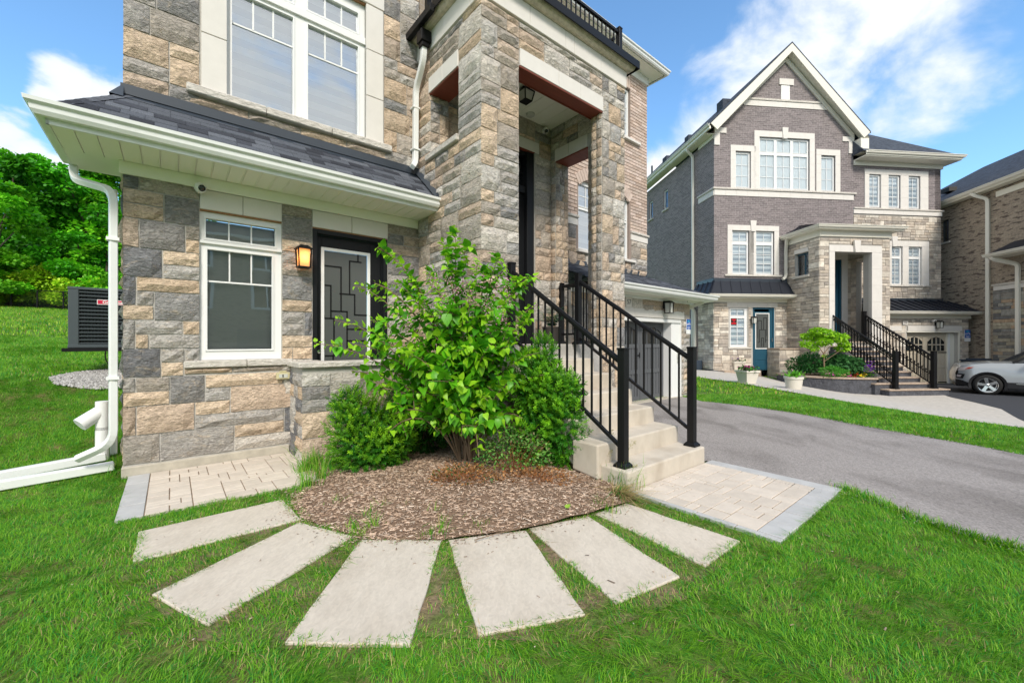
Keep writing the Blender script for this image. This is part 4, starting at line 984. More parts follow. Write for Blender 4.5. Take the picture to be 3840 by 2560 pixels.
# ---- paver pads
def pavers(name, poly, org, ax, W_, D_, label, rows_, holes=None, border=None):
    """random rectangular pavers in the frame org + s*ax + t*perp, clipped to the rectangle"""
    root = empty(name, label, 'paving', (org[0], org[1], terr(*org) if name else 0), math.atan2(ax[1], ax[0]))
    return root
# right pad: corners in the photo (outer edge of the grey border)
def padframe(a, b, c):
    """a: origin corner, b: along s, c: along t (photo pixels) -> root empty and lengths"""
    A_, B_, C_ = gt(*a), gt(*b), gt(*c)
    s = Vector((B_[0] - A_[0], B_[1] - A_[1])); t = Vector((C_[0] - A_[0], C_[1] - A_[1]))
    return A_, s, t
Rp = A1.w(3.52, -3.46)
def localpad(name, label, u0, u1, v0, v1, th=.03, border=(), zt=.014, seedv=3):
    root = empty(name, label, 'paving', A1.W(u0, v0, 0), R(TH1)); r_ = random.Random(seedv)
    W_, D_ = u1 - u0, v1 - v0
    mb = MB(); mb.box(.01, W_ - .01, .01, D_ - .01, -.06, zt - .008); mb.build('joint_sand', MT['joint_sand'], root)
    bl = border[0]; br_ = border[1]; bt = border[2]; bb = border[3]
    def pv(a, b, c, d, m, nm):
        y = MB(); j = r_.uniform(-.002, .002); y.box(a + .004, b - .004, c + .004, d - .004, -.04, zt + j); y.build(nm, MT[m], root, bevel=.003, seg=1)
    def run(a, b, c, d, along, ln, nm):
        L_ = (b - a) if along == 'u' else (d - c); n = max(1, round(L_ / ln))
        for i in range(n):
            if along == 'u': pv(a + L_ * i / n, a + L_ * (i + 1) / n, c, d, 'grey_paver', nm)
            else: pv(a, b, c + L_ * i / n, c + L_ * (i + 1) / n, 'grey_paver', nm)
    if bl: run(0, bl, 0, D_, 'v', .3, 'border_paver')
    if br_: run(W_ - br_, W_, 0, D_, 'v', .9, 'border_paver')
    if bt: run(bl, W_ - br_, D_ - bt, D_, 'u', .3, 'border_paver')
    if bb: run(bl, W_ - br_, 0, bb, 'u', .3, 'border_paver')
    # field: random ashlar of three sizes on a grid
    g = .076; a0, a1, c0, c1 = bl, W_ - br_, bb, D_ - bt
    nc, nr = round((a1 - a0) / g), round((c1 - c0) / g); gu, gv = (a1 - a0) / nc, (c1 - c0) / nr
    occ = [[0] * nc for _ in range(nr)]
    for j in range(nr):
        for i in range(nc):
            if occ[j][i]: continue
            opts = [(3, 2), (3, 2), (2, 2), (4, 2), (2, 1), (3, 3), (2, 2), (3, 1)]; r_.shuffle(opts)
            for (w_, h_) in opts + [(1, 2), (2, 1), (1, 1)]:
                if i + w_ <= nc and j + h_ <= nr and not any(occ[j + b][i + a] for a in range(w_) for b in range(h_)): break
            for a in range(w_):
                for b in range(h_): occ[j + b][i + a] = 1
            pv(a0 + i * gu, a0 + (i + w_) * gu, c0 + j * gv, c0 + (j + h_) * gv, 'paver', 'paver')
    return root
# corners from the photograph, in the house frame
def loc1(p): dx, dy = p[0] - HA[0], p[1] - HA[1]; return (dx * F1[0] + dy * F1[1], dx * P1[0] + dy * P1[1])
rp = localpad('paver_pad', 'square pad of cream pavers with grey border at the foot of the steps', 3.50, 5.07, -4.63, -3.445, border=(.06, .16, .0, .17), seedv=5)
x = MB(); x.box(1.41, 1.565, .003, 1.18, -.05, .024)
lp = localpad('paved_walk', 'strip of cream pavers along the foot of the left wall', .03, 1.485, -1.36, -.03, border=(.17, 0, 0, .0), seedv=8)

# ================================================================ STEPS
stp = empty('concrete_steps', 'broad cast concrete steps leading up to the covered front porch', 'steps', A1.W(3.5, -3.44, 0), R(TH1))
RI, TR, SW = .187, .31, 1.43
for k in range(7):
    x = MB(); z1 = RI * (k + 1) - .001 * k; f = TR * k
    lft = -.0 if k else .0
    fe = f + (TR + .01 if k < 6 else .24); zb = lambda q: max(-.12, (q - .50) * .6); lo = -.045 if k == 1 else lft
    x.slab([(lo, f, max(zb(f), z1 - RI - .14) if k < 2 else zb(f)), (lo, fe, zb(fe)), (lo, fe, z1), (lo, f, z1)], (1, 0, 0), SW - lo - .0015 * k)
    x.build('step', MT['concrete'], stp, bevel=.016, seg=2)

# ================================================================ RAILINGS
def railing(name, label, a, b, zb, zt, base_a=0, base_b=0, posts=(1, 1), sp=.111, group='black metal stair railings', pw=.076, ta=.12, tb=.08, topw=.045, bt=.017, fancy=False, rise=0.0, fr=A1, posth=(0, 0)):
    """sloping rail from a=(u,v,ztop) to b=(u,v,ztop); zb: drop to the lower rail"""
    A_, B_ = Vector((a[0], a[1], 0)), Vector((b[0], b[1], 0)); ln = (B_ - A_).length
    root = empty(name, label, 'railing', fr.W(a[0], a[1], 0), fr.th + math.atan2(b[1] - a[1], b[0] - a[0]), group)
    za, ze = a[2], b[2]; sl = (ze - za) / ln
    def post(x, z0, z1):
        y = MB(); w_ = pw / 2; y.box(x - w_, x + w_, -w_, w_, z0, z1); y.box(x - w_ - .004, x + w_ + .004, -w_ - .004, w_ + .004, z1, z1 + .022)
        y.add([(x - w_ - .028, -w_ - .028, z0), (x + w_ + .028, -w_ - .028, z0), (x + w_ + .028, w_ + .028, z0), (x - w_ - .028, w_ + .028, z0),
               (x - w_ - .028, -w_ - .028, z0 + .018), (x + w_ + .028, -w_ - .028, z0 + .018), (x + w_ + .028, w_ + .028, z0 + .018), (x - w_ - .028, w_ + .028, z0 + .018),
               (x - w_ - .006, -w_ - .006, z0 + .045), (x + w_ + .006, -w_ - .006, z0 + .045), (x + w_ + .006, w_ + .006, z0 + .045), (x - w_ - .006, w_ + .006, z0 + .045)],
              [(0, 1, 5, 4), (1, 2, 6, 5), (2, 3, 7, 6), (3, 0, 4, 7), (4, 5, 9, 8), (5, 6, 10, 9), (6, 7, 11, 10), (7, 4, 8, 11)])
        y.build('post', MT['black_paint'], root, bevel=.003)
    if posts[0]: post(0, base_a, za + ta)
    if posts[1]: post(ln, base_b, ze + tb)
    x0 = pw / 2; x1 = ln - pw / 2
    y = MB(); y.bar((x0, 0, za + sl * x0), (x1, 0, za + sl * x1), topw, .042); y.bar((x0, 0, za + .028 + sl * x0), (x1, 0, za + .028 + sl * x1), topw * .6, .018); y.build('handrail', MT['black_paint'], root, bevel=.008, seg=2)
    y = MB(); y.bar((x0, 0, za - zb + sl * x0), (x1, 0, za - zb + sl * x1), .034, .034); y.build('lower_rail', MT['black_paint'], root, bevel=.003)
    n = int(round((x1 - x0) / sp)); 
    yy = MB(); yy.box(-bt / 2, bt / 2, -bt / 2, bt / 2, -zb + .01, -.015); me0 = None
    for i in range(1, n):
        x = x0 + (x1 - x0) * i / n
        if me0 is None: o = yy.build('baluster', MT['black_paint'], root); me0 = o.data
        else: o = bpy.data.objects.new('baluster', me0); C.objects.link(o); o.parent = root
        o.location = (x, 0, za + sl * x)
        if fancy and i % 2:
            pass
    return root, ln, sl
railing('stair_railing', 'black stair railing on the bush side of the concrete steps', (3.60, -3.31, 1.14), (3.60, -1.68, 2.21), .79, 0, .187, 1.31, ta=.13, tb=.09)
railing('stair_railing', 'black stair railing on the driveway side of the concrete steps', (4.85, -3.33, 1.14), (4.85, -1.66, 2.21), .79, 0, .187, 1.31, ta=.13, tb=.09)
railing('guard_railing', 'short black guard railing across the side opening of the porch', (5.80, -.42, 2.33), (5.80, -1.10, 2.33), .85, 0, 1.31, 1.31, ta=.05, tb=.06, group='short black guard rails on porch and balcony')
railing('balcony_railing', 'black railing above the front edge of the porch roof', (3.26, -1.58, 6.30), (5.92, -1.58, 6.30), .36, 0, 5.86, 5.86, ta=.06, tb=.06, group='short black guard rails on porch and balcony', sp=.10)
railing('balcony_railing', 'black railing above the left edge of the porch roof', (3.22, -1.50, 6.30), (3.22, -.25, 6.30), .36, 0, 5.86, 5.86, posts=(0, 1), ta=.06, tb=.06, group='short black guard rails on porch and balcony', sp=.10)
railing('balcony_railing', 'black railing above the garage edge of the porch roof', (5.96, -1.50, 6.30), (5.96, .4, 6.30), .36, 0, 5.86, 5.86, posts=(0, 1), ta=.06, tb=.06, group='short black guard rails on porch and balcony', sp=.10)

# ================================================================ LANTERNS, CAMERAS, PLATES
def lantern(label, fr, u, v, z, s=1.0, lit=False, glass='frosted'):
    """wall lantern; (u, v, z) = wall point at its middle, it faces -v"""
    root = empty('wall_lantern', label, 'lantern', fr.W(u, v, z), fr.th, 'black box lanterns on the house fronts')
    k = s; y = MB(); y.box(-.045 * k, .045 * k, -.02 * k, 0, -.02 * k, .15 * k); y.box(-.02 * k, .02 * k, -.12 * k, -.02 * k, .125 * k, .145 * k); y.build('back_plate', MT['black_paint'], root, bevel=.003)
    y = MB(); c = -.12 * k
    y.box(-.088 * k, .088 * k, c - .088 * k, c + .088 * k, .095 * k, .108 * k)
    y.add([(-.08 * k, c - .08 * k, .108 * k), (.08 * k, c - .08 * k, .108 * k), (.08 * k, c + .08 * k, .108 * k), (-.08 * k, c + .08 * k, .108 * k), (-.04 * k, c - .04 * k, .145 * k), (.04 * k, c - .04 * k, .145 * k), (.04 * k, c + .04 * k, .145 * k), (-.04 * k, c + .04 * k, .145 * k)],
          [(0, 1, 5, 4), (1, 2, 6, 5), (2, 3, 7, 6), (3, 0, 4, 7), (4, 5, 6, 7)])
    y.build('cap', MT['black_paint'], root, bevel=.002)
    y = MB()
    for i in (-1, 1):
        for j in (-1, 1): y.bar((i * .072 * k, c + j * .072 * k, .095 * k), (i * .062 * k, c + j * .062 * k, -.12 * k), .013 * k, .013 * k)
    y.box(-.07 * k, .07 * k, c - .07 * k, c + .07 * k, -.128 * k, -.116 * k); y.build('cage', MT['black_paint'], root)
    y = MB(); a, b = .06 * k, .052 * k
    y.add([(-a, c - a, .094 * k), (a, c - a, .094 * k), (a, c + a, .094 * k), (-a, c + a, .094 * k), (-b, c - b, -.115 * k), (b, c - b, -.115 * k), (b, c + b, -.115 * k), (-b, c + b, -.115 * k)], [(0, 1, 5, 4), (1, 2, 6, 5), (2, 3, 7, 6), (3, 0, 4, 7)])
    y.build('lamp_shade', MT['lamp_amber'] if lit else MT[glass], root)
    if lit:
        y = MB(); y.lathe([(.004, -.05), (.02, -.045), (.028, -.02), (.026, 0), (.014, .03), (.012, .05)], (0, c, -.02), 14); y.build('bulb', MT['lamp_on'], root, smooth=True)
        l = bpy.data.lights.new('lamp_light', 'POINT'); l.energy = 2.5; l.color = (1, .62, .3); l.shadow_soft_size = .03; lo = bpy.data.objects.new('lamp_light', l); C.objects.link(lo); lo.parent = root; lo.location = (0, c, .0)
    return root
lantern('lit black box lantern with a warm bulb, between window and side door', A1, 1.60, -.02, 2.37, 1.0, True)
lantern('unlit black lantern above the grey garage door', A1, 9.15, -.475, 2.13, 1.05)
lantern('small unlit black lantern between window and blue side door of the grey brick house', A2, 1.83, -.03, 2.32, 1.2)
lantern('unlit black lantern above the beige garage door of the grey brick house', A2, 10.22, -.92, 2.12, 1.25)
root = empty('ceiling_lantern', 'black glazed lantern on the white ceiling of the near porch', 'lantern', A1.W(4.52, -.9, 5.195), R(TH1))
y = MB(); y.lathe([(.001, 0), (.07, 0), (.07, -.02), (.02, -.03), (.02, -.05)], (0, 0, 0), 16); y.box(-.1, .1, -.1, .1, -.065, -.05)
for i in (-1, 1):
    for j in (-1, 1): y.bar((i * .095, j * .095, -.06), (i * .065, j * .065, -.2), .014, .014)
y.box(-.07, .07, -.07, .07, -.208, -.196); y.build('cage', MT['black_paint'], root)
y = MB(); a, b = .088, .06
y.add([(-a, -a, -.066), (a, -a, -.066), (a, a, -.066), (-a, a, -.066), (-b, -b, -.195), (b, -b, -.195), (b, b, -.195), (-b, b, -.195)], [(0, 1, 5, 4), (1, 2, 6, 5), (2, 3, 7, 6), (3, 0, 4, 7), (4, 5, 6, 7)]); y.build('lamp_shade', MT['frosted'], root)
def dome_camera(label, fr, u, v, z, tilt=-25, dirn=(-.3, -1), s=1):
    root = empty('security_camera', label, 'camera', fr.W(u, v, z), fr.th, 'white security cameras'); d = Vector((dirn[0], dirn[1], math.tan(R(tilt)))).normalized()
    y = MB(); y.tube([(0, .0, 0), (0, -.03, 0)], .042 * s, 16); y.build('mount', MT['white_vinyl'], root, smooth='auto')
    c = Vector((0, -.06 * s, 0)); q = d.to_track_quat('Z', 'Y')
    def ball(r, lo, hi, name, m, off=0):
        y = MB(); y.lathe([(max(.0005, r * math.sin(t)), -r * math.cos(t)) for t in [lo + (hi - lo) * i / 10 for i in range(11)]], (0, 0, 0), 18)
        y.v = [tuple(q @ Vector(p) + c + d * off) for p in y.v]; y.build(name, MT[m], root, smooth=True)
    ball(.052 * s, 0, 2.45, 'body', 'white_vinyl'); ball(.036 * s, .9, math.pi, 'lens', 'car_glass', .014 * s)
dome_camera('white ball camera under the eave at the corner of the lower window lintel', A1, .60, -.045, 2.985, -18, (.35, -1), 1.05)
dome_camera('white ball camera hanging in the back corner of the porch ceiling', A1, 5.50, -.27, 5.10, -50, (-.6, -1))
dome_camera('white ball camera at the garage corner under the gutter', A1, 10.0, -.50, 2.33, -20, (.4, -1), .9)
y = MB(); y.lathe([(.001, 0), (.075, 0), (.07, -.03), (.045, -.045), (.001, -.045)], (0, 0, 0), 18); o = y.build('smoke_detector', MT['frosted'], smooth='auto', loc=A1.W(5.05, -.42, 5.195)); o['label'] = 'small round grey fitting on the porch ceiling above the front door'; o['category'] = 'detector'
def plate(label, fr, u, v, z, s, w_=.20, h_=.20):
    root = empty('house_number', label, 'number plate', fr.W(u, v, z), fr.th)
    y = MB(); y.box(-w_ / 2, w_ / 2, -.03, .02, -h_ / 2, h_ / 2); y.build('plate', MT['cast_stone'], root, bevel=.003); text(s, root, (0, -.031, 0), .14, MT['ink'])
plate('cream stone number plate reading 57 beside the garage', A1, 7.76, -.465, 2.175, '57', .22, .21)
plate('cream stone number plate reading 55 on the grey brick house', A2, 8.62, -.93, 2.19, '55', .25, .17)
def lot(label, fr, u, v, z, s, k=1.0):
    root = empty('lot_sign', label, 'sign', fr.W(u, v, z), fr.th, 'blue and white lot signs by the garages'); w_, h_ = .225 * k, .40 * k
    y = MB(); y.box(-w_ / 2, w_ / 2, -.01, .0, -h_ / 2, h_ / 2); y.build('board', MT['sign_white'], root)
    y = MB(); y.box(-w_ / 2 + .012, w_ / 2, -.012, -.0102, -h_ * .2, h_ / 2 - .004); y.build('blue_field', MT['sign_blue'], root)
    y = MB(); y.add([(-.05 * k, -.0135, .125 * k), (.05 * k, -.0135, .125 * k), (.06 * k, -.0135, .145 * k), (.0, -.0135, .165 * k), (-.055 * k, -.0135, .142 * k)], [(0, 1, 2, 3, 4)]); y.build('emblem', MT['sign_cyan'], root)
    text('LOT ' + s, root, (.004, -.014, .055 * k), .062 * k, MT['sign_white'], bold=.0015)
    y = MB(); y.box(-.07 * k, .085 * k, -.0135, -.0125, -.03 * k, -.015 * k); y.box(-.04 * k, .05 * k, -.0135, -.0125, -.065 * k, -.052 * k); y.box(0, .075 * k, -.0135, -.0125, .098 * k, .108 * k); y.build('printed_line', MT['sign_white'], root, kind='stuff')
lot('blue and white LOT 97 sign beside the grey garage door', A1, 10.25, -.482, 1.72, '97', .92)
lot('blue and white LOT 98 sign beside the beige garage door', A2, 11.80, -.955, 1.62, '98', 1.35)
# small pale yellow vent box on the wall beside the parapet
root = empty('vent_box', 'small cream plastic box on the wall left of the parapet coping', 'vent box', A1.W(1.395, -.03, .95), R(TH1))
y = MB(); y.box(-.072, .072, -.045, 0, -.05, .03); y.box(-.04, .04, -.04, 0, .03, .048); y.build('body', MT['box_yellow'], root, bevel=.006)
y = MB(); y.box(-.045, .045, -.050, -.045, -.03, .012); y.build('cover', MT['frosted'], root); y = MB(); y.box(-.012, .0, -.053, -.05, -.025, .008); y.build('latch', MT['ink'], root)
# ================================================================ AIR CONDITIONER
ac = empty('air_conditioner', 'dark grey outdoor air conditioner on brackets behind the left corner of the house', 'air conditioner', A1.W(-.78, 3.0, 0), R(TH1))
ZA = 1.285; y = MB(); y.box(0, .11, 0, .11, ZA, 2.11); y.box(.67, .78, 0, .11, ZA, 2.11); y.box(0, .11, .67, .78, ZA, 2.11); y.box(.67, .78, .67, .78, ZA, 2.11); y.box(-.005, .785, -.005, .785, 2.10, 2.14); y.box(-.005, .785, -.005, .785, ZA - .03, ZA + .02); y.build('casing', MT['dark_steel'], ac, bevel=.008)
y = MB(); y.box(.05, .74, .05, .74, ZA + .02, 2.1); y.build('coil', MT['fin'], ac)
y = MB()
for i in range(38): xx = .115 + i * .0148; y.box(xx, xx + .004, .035, .05, ZA + .02, 2.1)
y.build('fins', MT['dark_steel'], ac, kind='stuff')
for i in range(15):
    z = ZA + .03 + i * .0535; y = MB(); y.box(.11, .67, .005, .035, z, z + .014); y.box(.005, .035, .11, .67, z, z + .014); y.build('louvre', MT['dark_steel'], ac)
y = MB(); y.box(.30, .66, -.004, .006, 1.90, 1.965); bdg = y.build('badge', MT['badge_red'], ac, bevel=.006)
y = MB(); y.box(.296, .664, -.002, .004, 1.896, 1.969); y.build('badge_rim', MT['sign_white'], ac)
text('Goodman', ac, (.48, -.0045, 1.932), .062, MT['sign_white'], bold=.0012)
y = MB(); y.box(-.06, .84, -.02, .03, ZA - .08, ZA - .03); y.box(-.06, .84, .7, .75, ZA - .08, ZA - .03); y.bar((.70, .02, ZA - .05), (.80, .02, .9), .03, .03); y.build('bracket', MT['black_paint'], ac)
y = MB(); y.tube(smoothpath([(.55, .4, ZA), (.55, .4, 1.12), (.62, .4, 1.0), (.66, .5, .86)], 4, .06), .012, 6); y.tube(smoothpath([(.38, .2, ZA), (.36, .2, 1.1), (.42, .25, .95), (.6, .3, .9)], 4, .06), .009, 6); y.build('hose', MT['ink'], ac)
# ================================================================ DRAIN PIPES ON THE GRASS
def ground_pipe(label, pa, pb, ex, w_=.085):
    a, b = gt(*pa, .03), gt(*pb, .03); b = ext(a, b, ex); n = 10; L_ = math.hypot(b[0] - a[0], b[1] - a[1])
    pts = [(a[0] + (b[0] - a[0]) * i / n, a[1] + (b[1] - a[1]) * i / n) for i in range(n + 1)]
    y = MB(); y.tube([(p[0] - a[0], p[1] - a[1], terr(*p) + .045) for p in pts], w_ * .7, 4, sq=(0, 0, 1)); o = y.build('drain_pipe', MT['white_metal'], bevel=.008, loc=(a[0], a[1], 0))
    o['label'] = label; o['category'] = 'drain pipe'; o['group'] = 'white drain pipes lying on the lawn'; return a, b
dp = [ground_pipe('white drain pipe on the lawn, the upper and farther of two', (243, 1050), (0, 1096), 1.2),
      ground_pipe('white drain pipe on the lawn, the lower and nearer of two', (262, 1072), (0, 1118), 1.2)]
# ================================================================ MULCH BED
bedpx = [(690, 1192), (812, 1232), (830, 1240), (1014, 1243), (1208, 1221), (1352, 1186), (1440, 1156), (1475, 1118), (1420, 1085), (1340, 1040)]
bed = px(bedpx) + [A1.w(3.50, -1.7), A1.w(3.18, -1.66), A1.w(3.18, -.6), A1.w(1.5, -.62)] + px([(700, 1120), (668, 1150)])
bm = bmesh.new(); vs = [bm.verts.new((p[0], p[1], 0)) for p in bed]; bm.faces.new(vs)
for ax, lo, hi in ((0, -4, 2), (1, 2, 7)):
    k = lo
    while k < hi:
        bmesh.ops.bisect_plane(bm, geom=bm.verts[:] + bm.edges[:] + bm.faces[:], plane_co=(k, 0, 0) if ax == 0 else (0, k, 0), plane_no=(1, 0, 0) if ax == 0 else (0, 1, 0)); k += .07
BC = (-.35, 3.9)
def bedz(x, y):
    d = math.hypot((x - BC[0]) / 1.5, (y - BC[1]) / 1.15); return .008 + .09 * max(0, 1 - d * d) + .012 * noise.noise(Vector((x * 5, y * 5, 1)))
for v in bm.verts: v.co.z = bedz(v.co.x, v.co.y)
if sum(f.normal.z for f in bm.faces) < 0: bmesh.ops.reverse_faces(bm, faces=bm.faces[:])
me = bpy.data.meshes.new('mulch_bed'); bm.to_mesh(me); bm.free(); me.materials.append(MT['mulch_bed'])
o = bpy.data.objects.new('mulch_bed', me); C.objects.link(o); o['kind'] = 'structure'
def samp(poly, n, rs_=rs):
    xs = [p[0] for p in poly]; ys = [p[1] for p in poly]; out_ = []; tot = 0
    while tot < n:
        P = np.stack([rs_.uniform(min(xs), max(xs), n * 2), rs_.uniform(min(ys), max(ys), n * 2)], 1); P = P[inpoly(P, poly)]; out_.append(P); tot += len(P)
    return np.concatenate(out_)[:n]
n = 17000; P = samp(bed, n)
zz = np.array([bedz(*p) for p in P])
TV = np.array([(-.5, -.5, 0), (.5, -.35, 0), (.6, .4, .1), (-.4, .5, .1), (-.45, -.4, .25), (.5, -.3, .3), (.5, .35, .3), (-.35, .4, .25)]); TF = np.array([(4, 5, 6, 7), (0, 1, 5, 4), (1, 2, 6, 5), (2, 3, 7, 6), (3, 0, 4, 7)])
rot = rotz(rs.uniform(0, 6.3, n)) @ rotx(rs.normal(0, .45, n)); S = np.stack([rs.gamma(4, .0055, n) + .008, rs.uniform(.004, .011, n), rs.uniform(.006, .014, n)], 1)
pal_ = np.array([(.52, .37, .27), (.42, .29, .205), (.62, .47, .36), (.28, .19, .135), (.36, .28, .22), (.20, .14, .10), (.68, .56, .45)]); col = pal_[rs.choice(7, n, p=[.24, .22, .13, .15, .12, .10, .04])] * rs.uniform(.8, 1.15, (n, 1))
# the ground under the shrubs is darker, older mulch
V, F_, cc = scatter(TV, TF, np.column_stack([P, zz + .006]), rot, S, col); o = fast_mesh('mulch_chips', V, F_, MT['chip'], cc)
# chips, crumbs and petals that strayed on to the flagstones and the turf
n = 900; e_ = rs.randint(0, len(bed), n); t_ = rs.uniform(0, 1, n); A_ = np.array(bed)[e_]; B2 = np.array(bed)[(e_ + 1) % len(bed)]; P = A_ + (B2 - A_) * t_[:, None]; c_ = P.mean(0); o_ = (P - np.array([-.4, 3.9])); o_ /= np.linalg.norm(o_, axis=1, keepdims=True); P = P + o_ * rs.gamma(1.2, .045, (n, 1))
P2 = np.stack([rs.uniform(-2.6, 2.2, 110), rs.uniform(1.8, 3.6, 110)], 1); P = np.concatenate([P, P2]); n = len(P)
V, F_, cc = scatter(TV, TF, np.column_stack([P, np.full(n, .012)]), rotz(rs.uniform(0, 6.3, n)), np.stack([rs.gamma(3, .004, n) + .004, rs.uniform(.003, .008, n), rs.uniform(.003, .008, n)], 1), pal_[rs.randint(0, 7, n)] * .8); fast_mesh('stray_chips', V, F_, MT['chip'], cc)

# ================================================================ GRASS
def shrink(p, k=.018):
    cx_, cy_ = sum(q[0] for q in p) / len(p), sum(q[1] for q in p) / len(p); return [(cx_ + (q[0] - cx_) * (1 - k / max(.1, math.hypot(q[0] - cx_, q[1] - cy_))), cy_ + (q[1] - cy_) * (1 - k / max(.1, math.hypot(q[0] - cx_, q[1] - cy_)))) for q in p]
keep_out = [shrink(s_, .045) for s_ in slab_w] + [shrink(bed, .07)] + [driveway, h2walk, h2drive]
def rect1(u0, u1, v0, v1): return [A1.w(u0, v0), A1.w(u1, v0), A1.w(u1, v1), A1.w(u0, v1)]
keep_out += [rect1(3.52, 5.05, -4.62, -3.3), rect1(.03, 1.48, -1.35, -.0), rect1(-.01, 11, -.02, 12), rect1(1.45, 3.3, -.62, 0), rect1(3.2, 6.1, -1.62, 0), rect1(3.45, 5.0, -3.46, -1.5),
             [A2.w(-.05, -.05), A2.w(14, -.05), A2.w(14, 12), A2.w(-.05, 12)]]
gravel_poly = [A1.w(-.85, 2.62), A1.w(-.45, 2.35), A1.w(-.05, 2.35), A1.w(-.05, 3.6), A1.w(-.6, 3.3), A1.w(-.95, 2.95)]
for a, b in dp:
    d = Vector((b[0] - a[0], b[1] - a[1])).normalized(); q = Vector((-d.y, d.x)) * .04; keep_out.append([(a[0] + q.x, a[1] + q.y), (b[0] + q.x, b[1] + q.y), (b[0] - q.x, b[1] - q.y), (a[0] - q.x, a[1] - q.y)])
def fbm(P, s, seed=0): return np.array([noise.fractal(Vector((x * s, y * s, seed)), 1, 2, 3) for x, y in P])
SEED = 0
def blades(P, hmin, hmax, wd, name, lean=.5, yellow=.0, hfun=None, dry=.16, mood=0, tint=(1, 1, 1)):
    n = len(P); z = terr_np(P[:, 0], P[:, 1])
    # patchiness from a coarse noise table
    q = np.sin(P[:, 0] * 2.3 + 1.3 * np.sin(P[:, 1] * 1.7)) * .5 + np.sin(P[:, 1] * 3.1 + P[:, 0] * 1.1 + 2) * .5; q2 = np.sin(P[:, 0] * 9 + 2 * np.sin(P[:, 1] * 7)) * np.sin(P[:, 1] * 8 + 1.7 * np.sin(P[:, 0] * 6.1))
    q3 = np.sin(P[:, 0] * 23 + 2 * np.sin(P[:, 1] * 19)) * np.sin(P[:, 1] * 21 + 1.7 * np.sin(P[:, 0] * 17))
    patch = .5 * q + .35 * q2 + .3 * q3
    h = rs.uniform(hmin, hmax, n) * (1 + .22 * q2 + .15 * q3)
    if hfun is not None: h = h * hfun
    # near neighbours lean the same way, as mown turf does
    az = rs.uniform(0, 6.283, n) * .55 + 3 * (q + q2 * .7) ; le = rs.gamma(3., lean / 3, n) * (1.1 - .2 * q3)
    dx, dy = np.cos(az), np.sin(az); sx, sy = -dy, dx; ww = wd * rs.uniform(.7, 1.3, n)
    base = np.column_stack([P, z - .004]); side = np.column_stack([sx * ww / 2, sy * ww / 2, np.zeros(n)])
    o1 = np.column_stack([dx * h * le * .3, dy * h * le * .3, h * .5]); o2 = np.column_stack([dx * h * le, dy * h * le, h / np.sqrt(1 + le * le * .5)])
    V = np.stack([base - side, base + side, base + o1 + side * .85, base + o1 - side * .85, base + o2], 1)
    i0 = (np.arange(n) * 5)[:, None]
    F4 = np.concatenate([i0 + np.array([[0, 1, 2, 3]])]); F3 = i0 + np.array([[3, 2, 4]])
    g0 = np.array([.08, .285, .008]); g1 = np.array([.22, .49, .02]); g2 = np.array([.36, .58, .08]); dr = np.array([.56, .44, .2]); cool = np.array([.035, .27, .03])
    t = np.clip(rs.uniform(0, 1, n) + .35 * patch, 0, 1)[:, None]; c = g0 * (1 - t) + g1 * t
    m = rs.uniform(0, 1, n) < .12; c[m] = g2 * rs.uniform(.7, 1.1, (m.sum(), 1))
    dm = rs.uniform(0, 1, n) < np.clip((dry if np.isscalar(dry) else dry), 0, 1); c[dm] = dr * rs.uniform(.6, 1.15, (dm.sum(), 1))
    cm = (rs.uniform(0, 1, n) < .18); c[cm] = cool * rs.uniform(.8, 1.3, (cm.sum(), 1))
    c = c * np.array(tint)
    me = bpy.data.meshes.new(name); me.vertices.add(n * 5); me.vertices.foreach_set('co', V.astype(np.float32).ravel())
    lv = np.concatenate([F4, F3], 1).astype(np.int32).ravel(); me.loops.add(n * 7); me.loops.foreach_set('vertex_index', lv)
    me.polygons.add(n * 2); ls = np.stack([np.arange(n) * 7, np.arange(n) * 7 + 4], 1).ravel(); me.polygons.foreach_set('loop_start', ls.astype(np.int32)); me.polygons.foreach_set('loop_total', np.tile(np.array([4, 3], np.int32), n))
    me.update(calc_edges=True)
    a = me.color_attributes.new('Col', 'FLOAT_COLOR', 'POINT'); cc = np.repeat(np.hstack([c, np.ones((n, 1))]), 5, 0); a.data.foreach_set('color', cc.astype(np.float32).ravel())
    me.materials.append(MT['grass']); o = bpy.data.objects.new(name, me); C.objects.link(o); o['kind'] = 'stuff'; return o
def field(n, xr, yr, cond, extra=()):
    P = np.stack([rs.uniform(*xr, n), rs.uniform(*yr, n)], 1); P = P[cond(P)]
    for k in keep_out + list(extra): P = P[~inpoly(P, k)]
    return P
fov = lambda P, m=.25: (np.abs(P[:, 0]) < 1.27 * P[:, 1] + m)
def segdist(P, poly):
    d = np.full(len(P), 9.); n = len(poly)
    for i in range(n):
        a = np.array(poly[i]); b = np.array(poly[(i + 1) % n]); ab = b - a; t = np.clip(((P - a) @ ab) / (ab @ ab), 0, 1); d = np.minimum(d, np.linalg.norm(P - (a + t[:, None] * ab), axis=1))
    return d
P = field(800000, (-8, 8), (.5, 5.6), lambda P: fov(P, 1.5) & (P[:, 1] < 5.6))
nearslab = np.minimum.reduce([segdist(P, s_) for s_ in slab_w]); inner = np.abs(P[:, 0] + .35) < 1.9
worn = np.clip(1 - nearslab / .34, 0, 1) * (P[:, 1] > 1.7) * np.clip(1.15 - .35 * np.abs(P[:, 0] + .3), 0, 1)
wn = np.array([noise.noise(Vector((x * 3.2, y * 3.2, 4))) for x, y in P]); bare = np.clip(worn * (.34 + wn * 1.8) + (wn - .38) * 1.2, 0, 1)
P_keep = rs.uniform(0, 1, len(P)) > bare * .85
P, worn, bare, wn = P[P_keep], worn[P_keep], bare[P_keep], wn[P_keep]
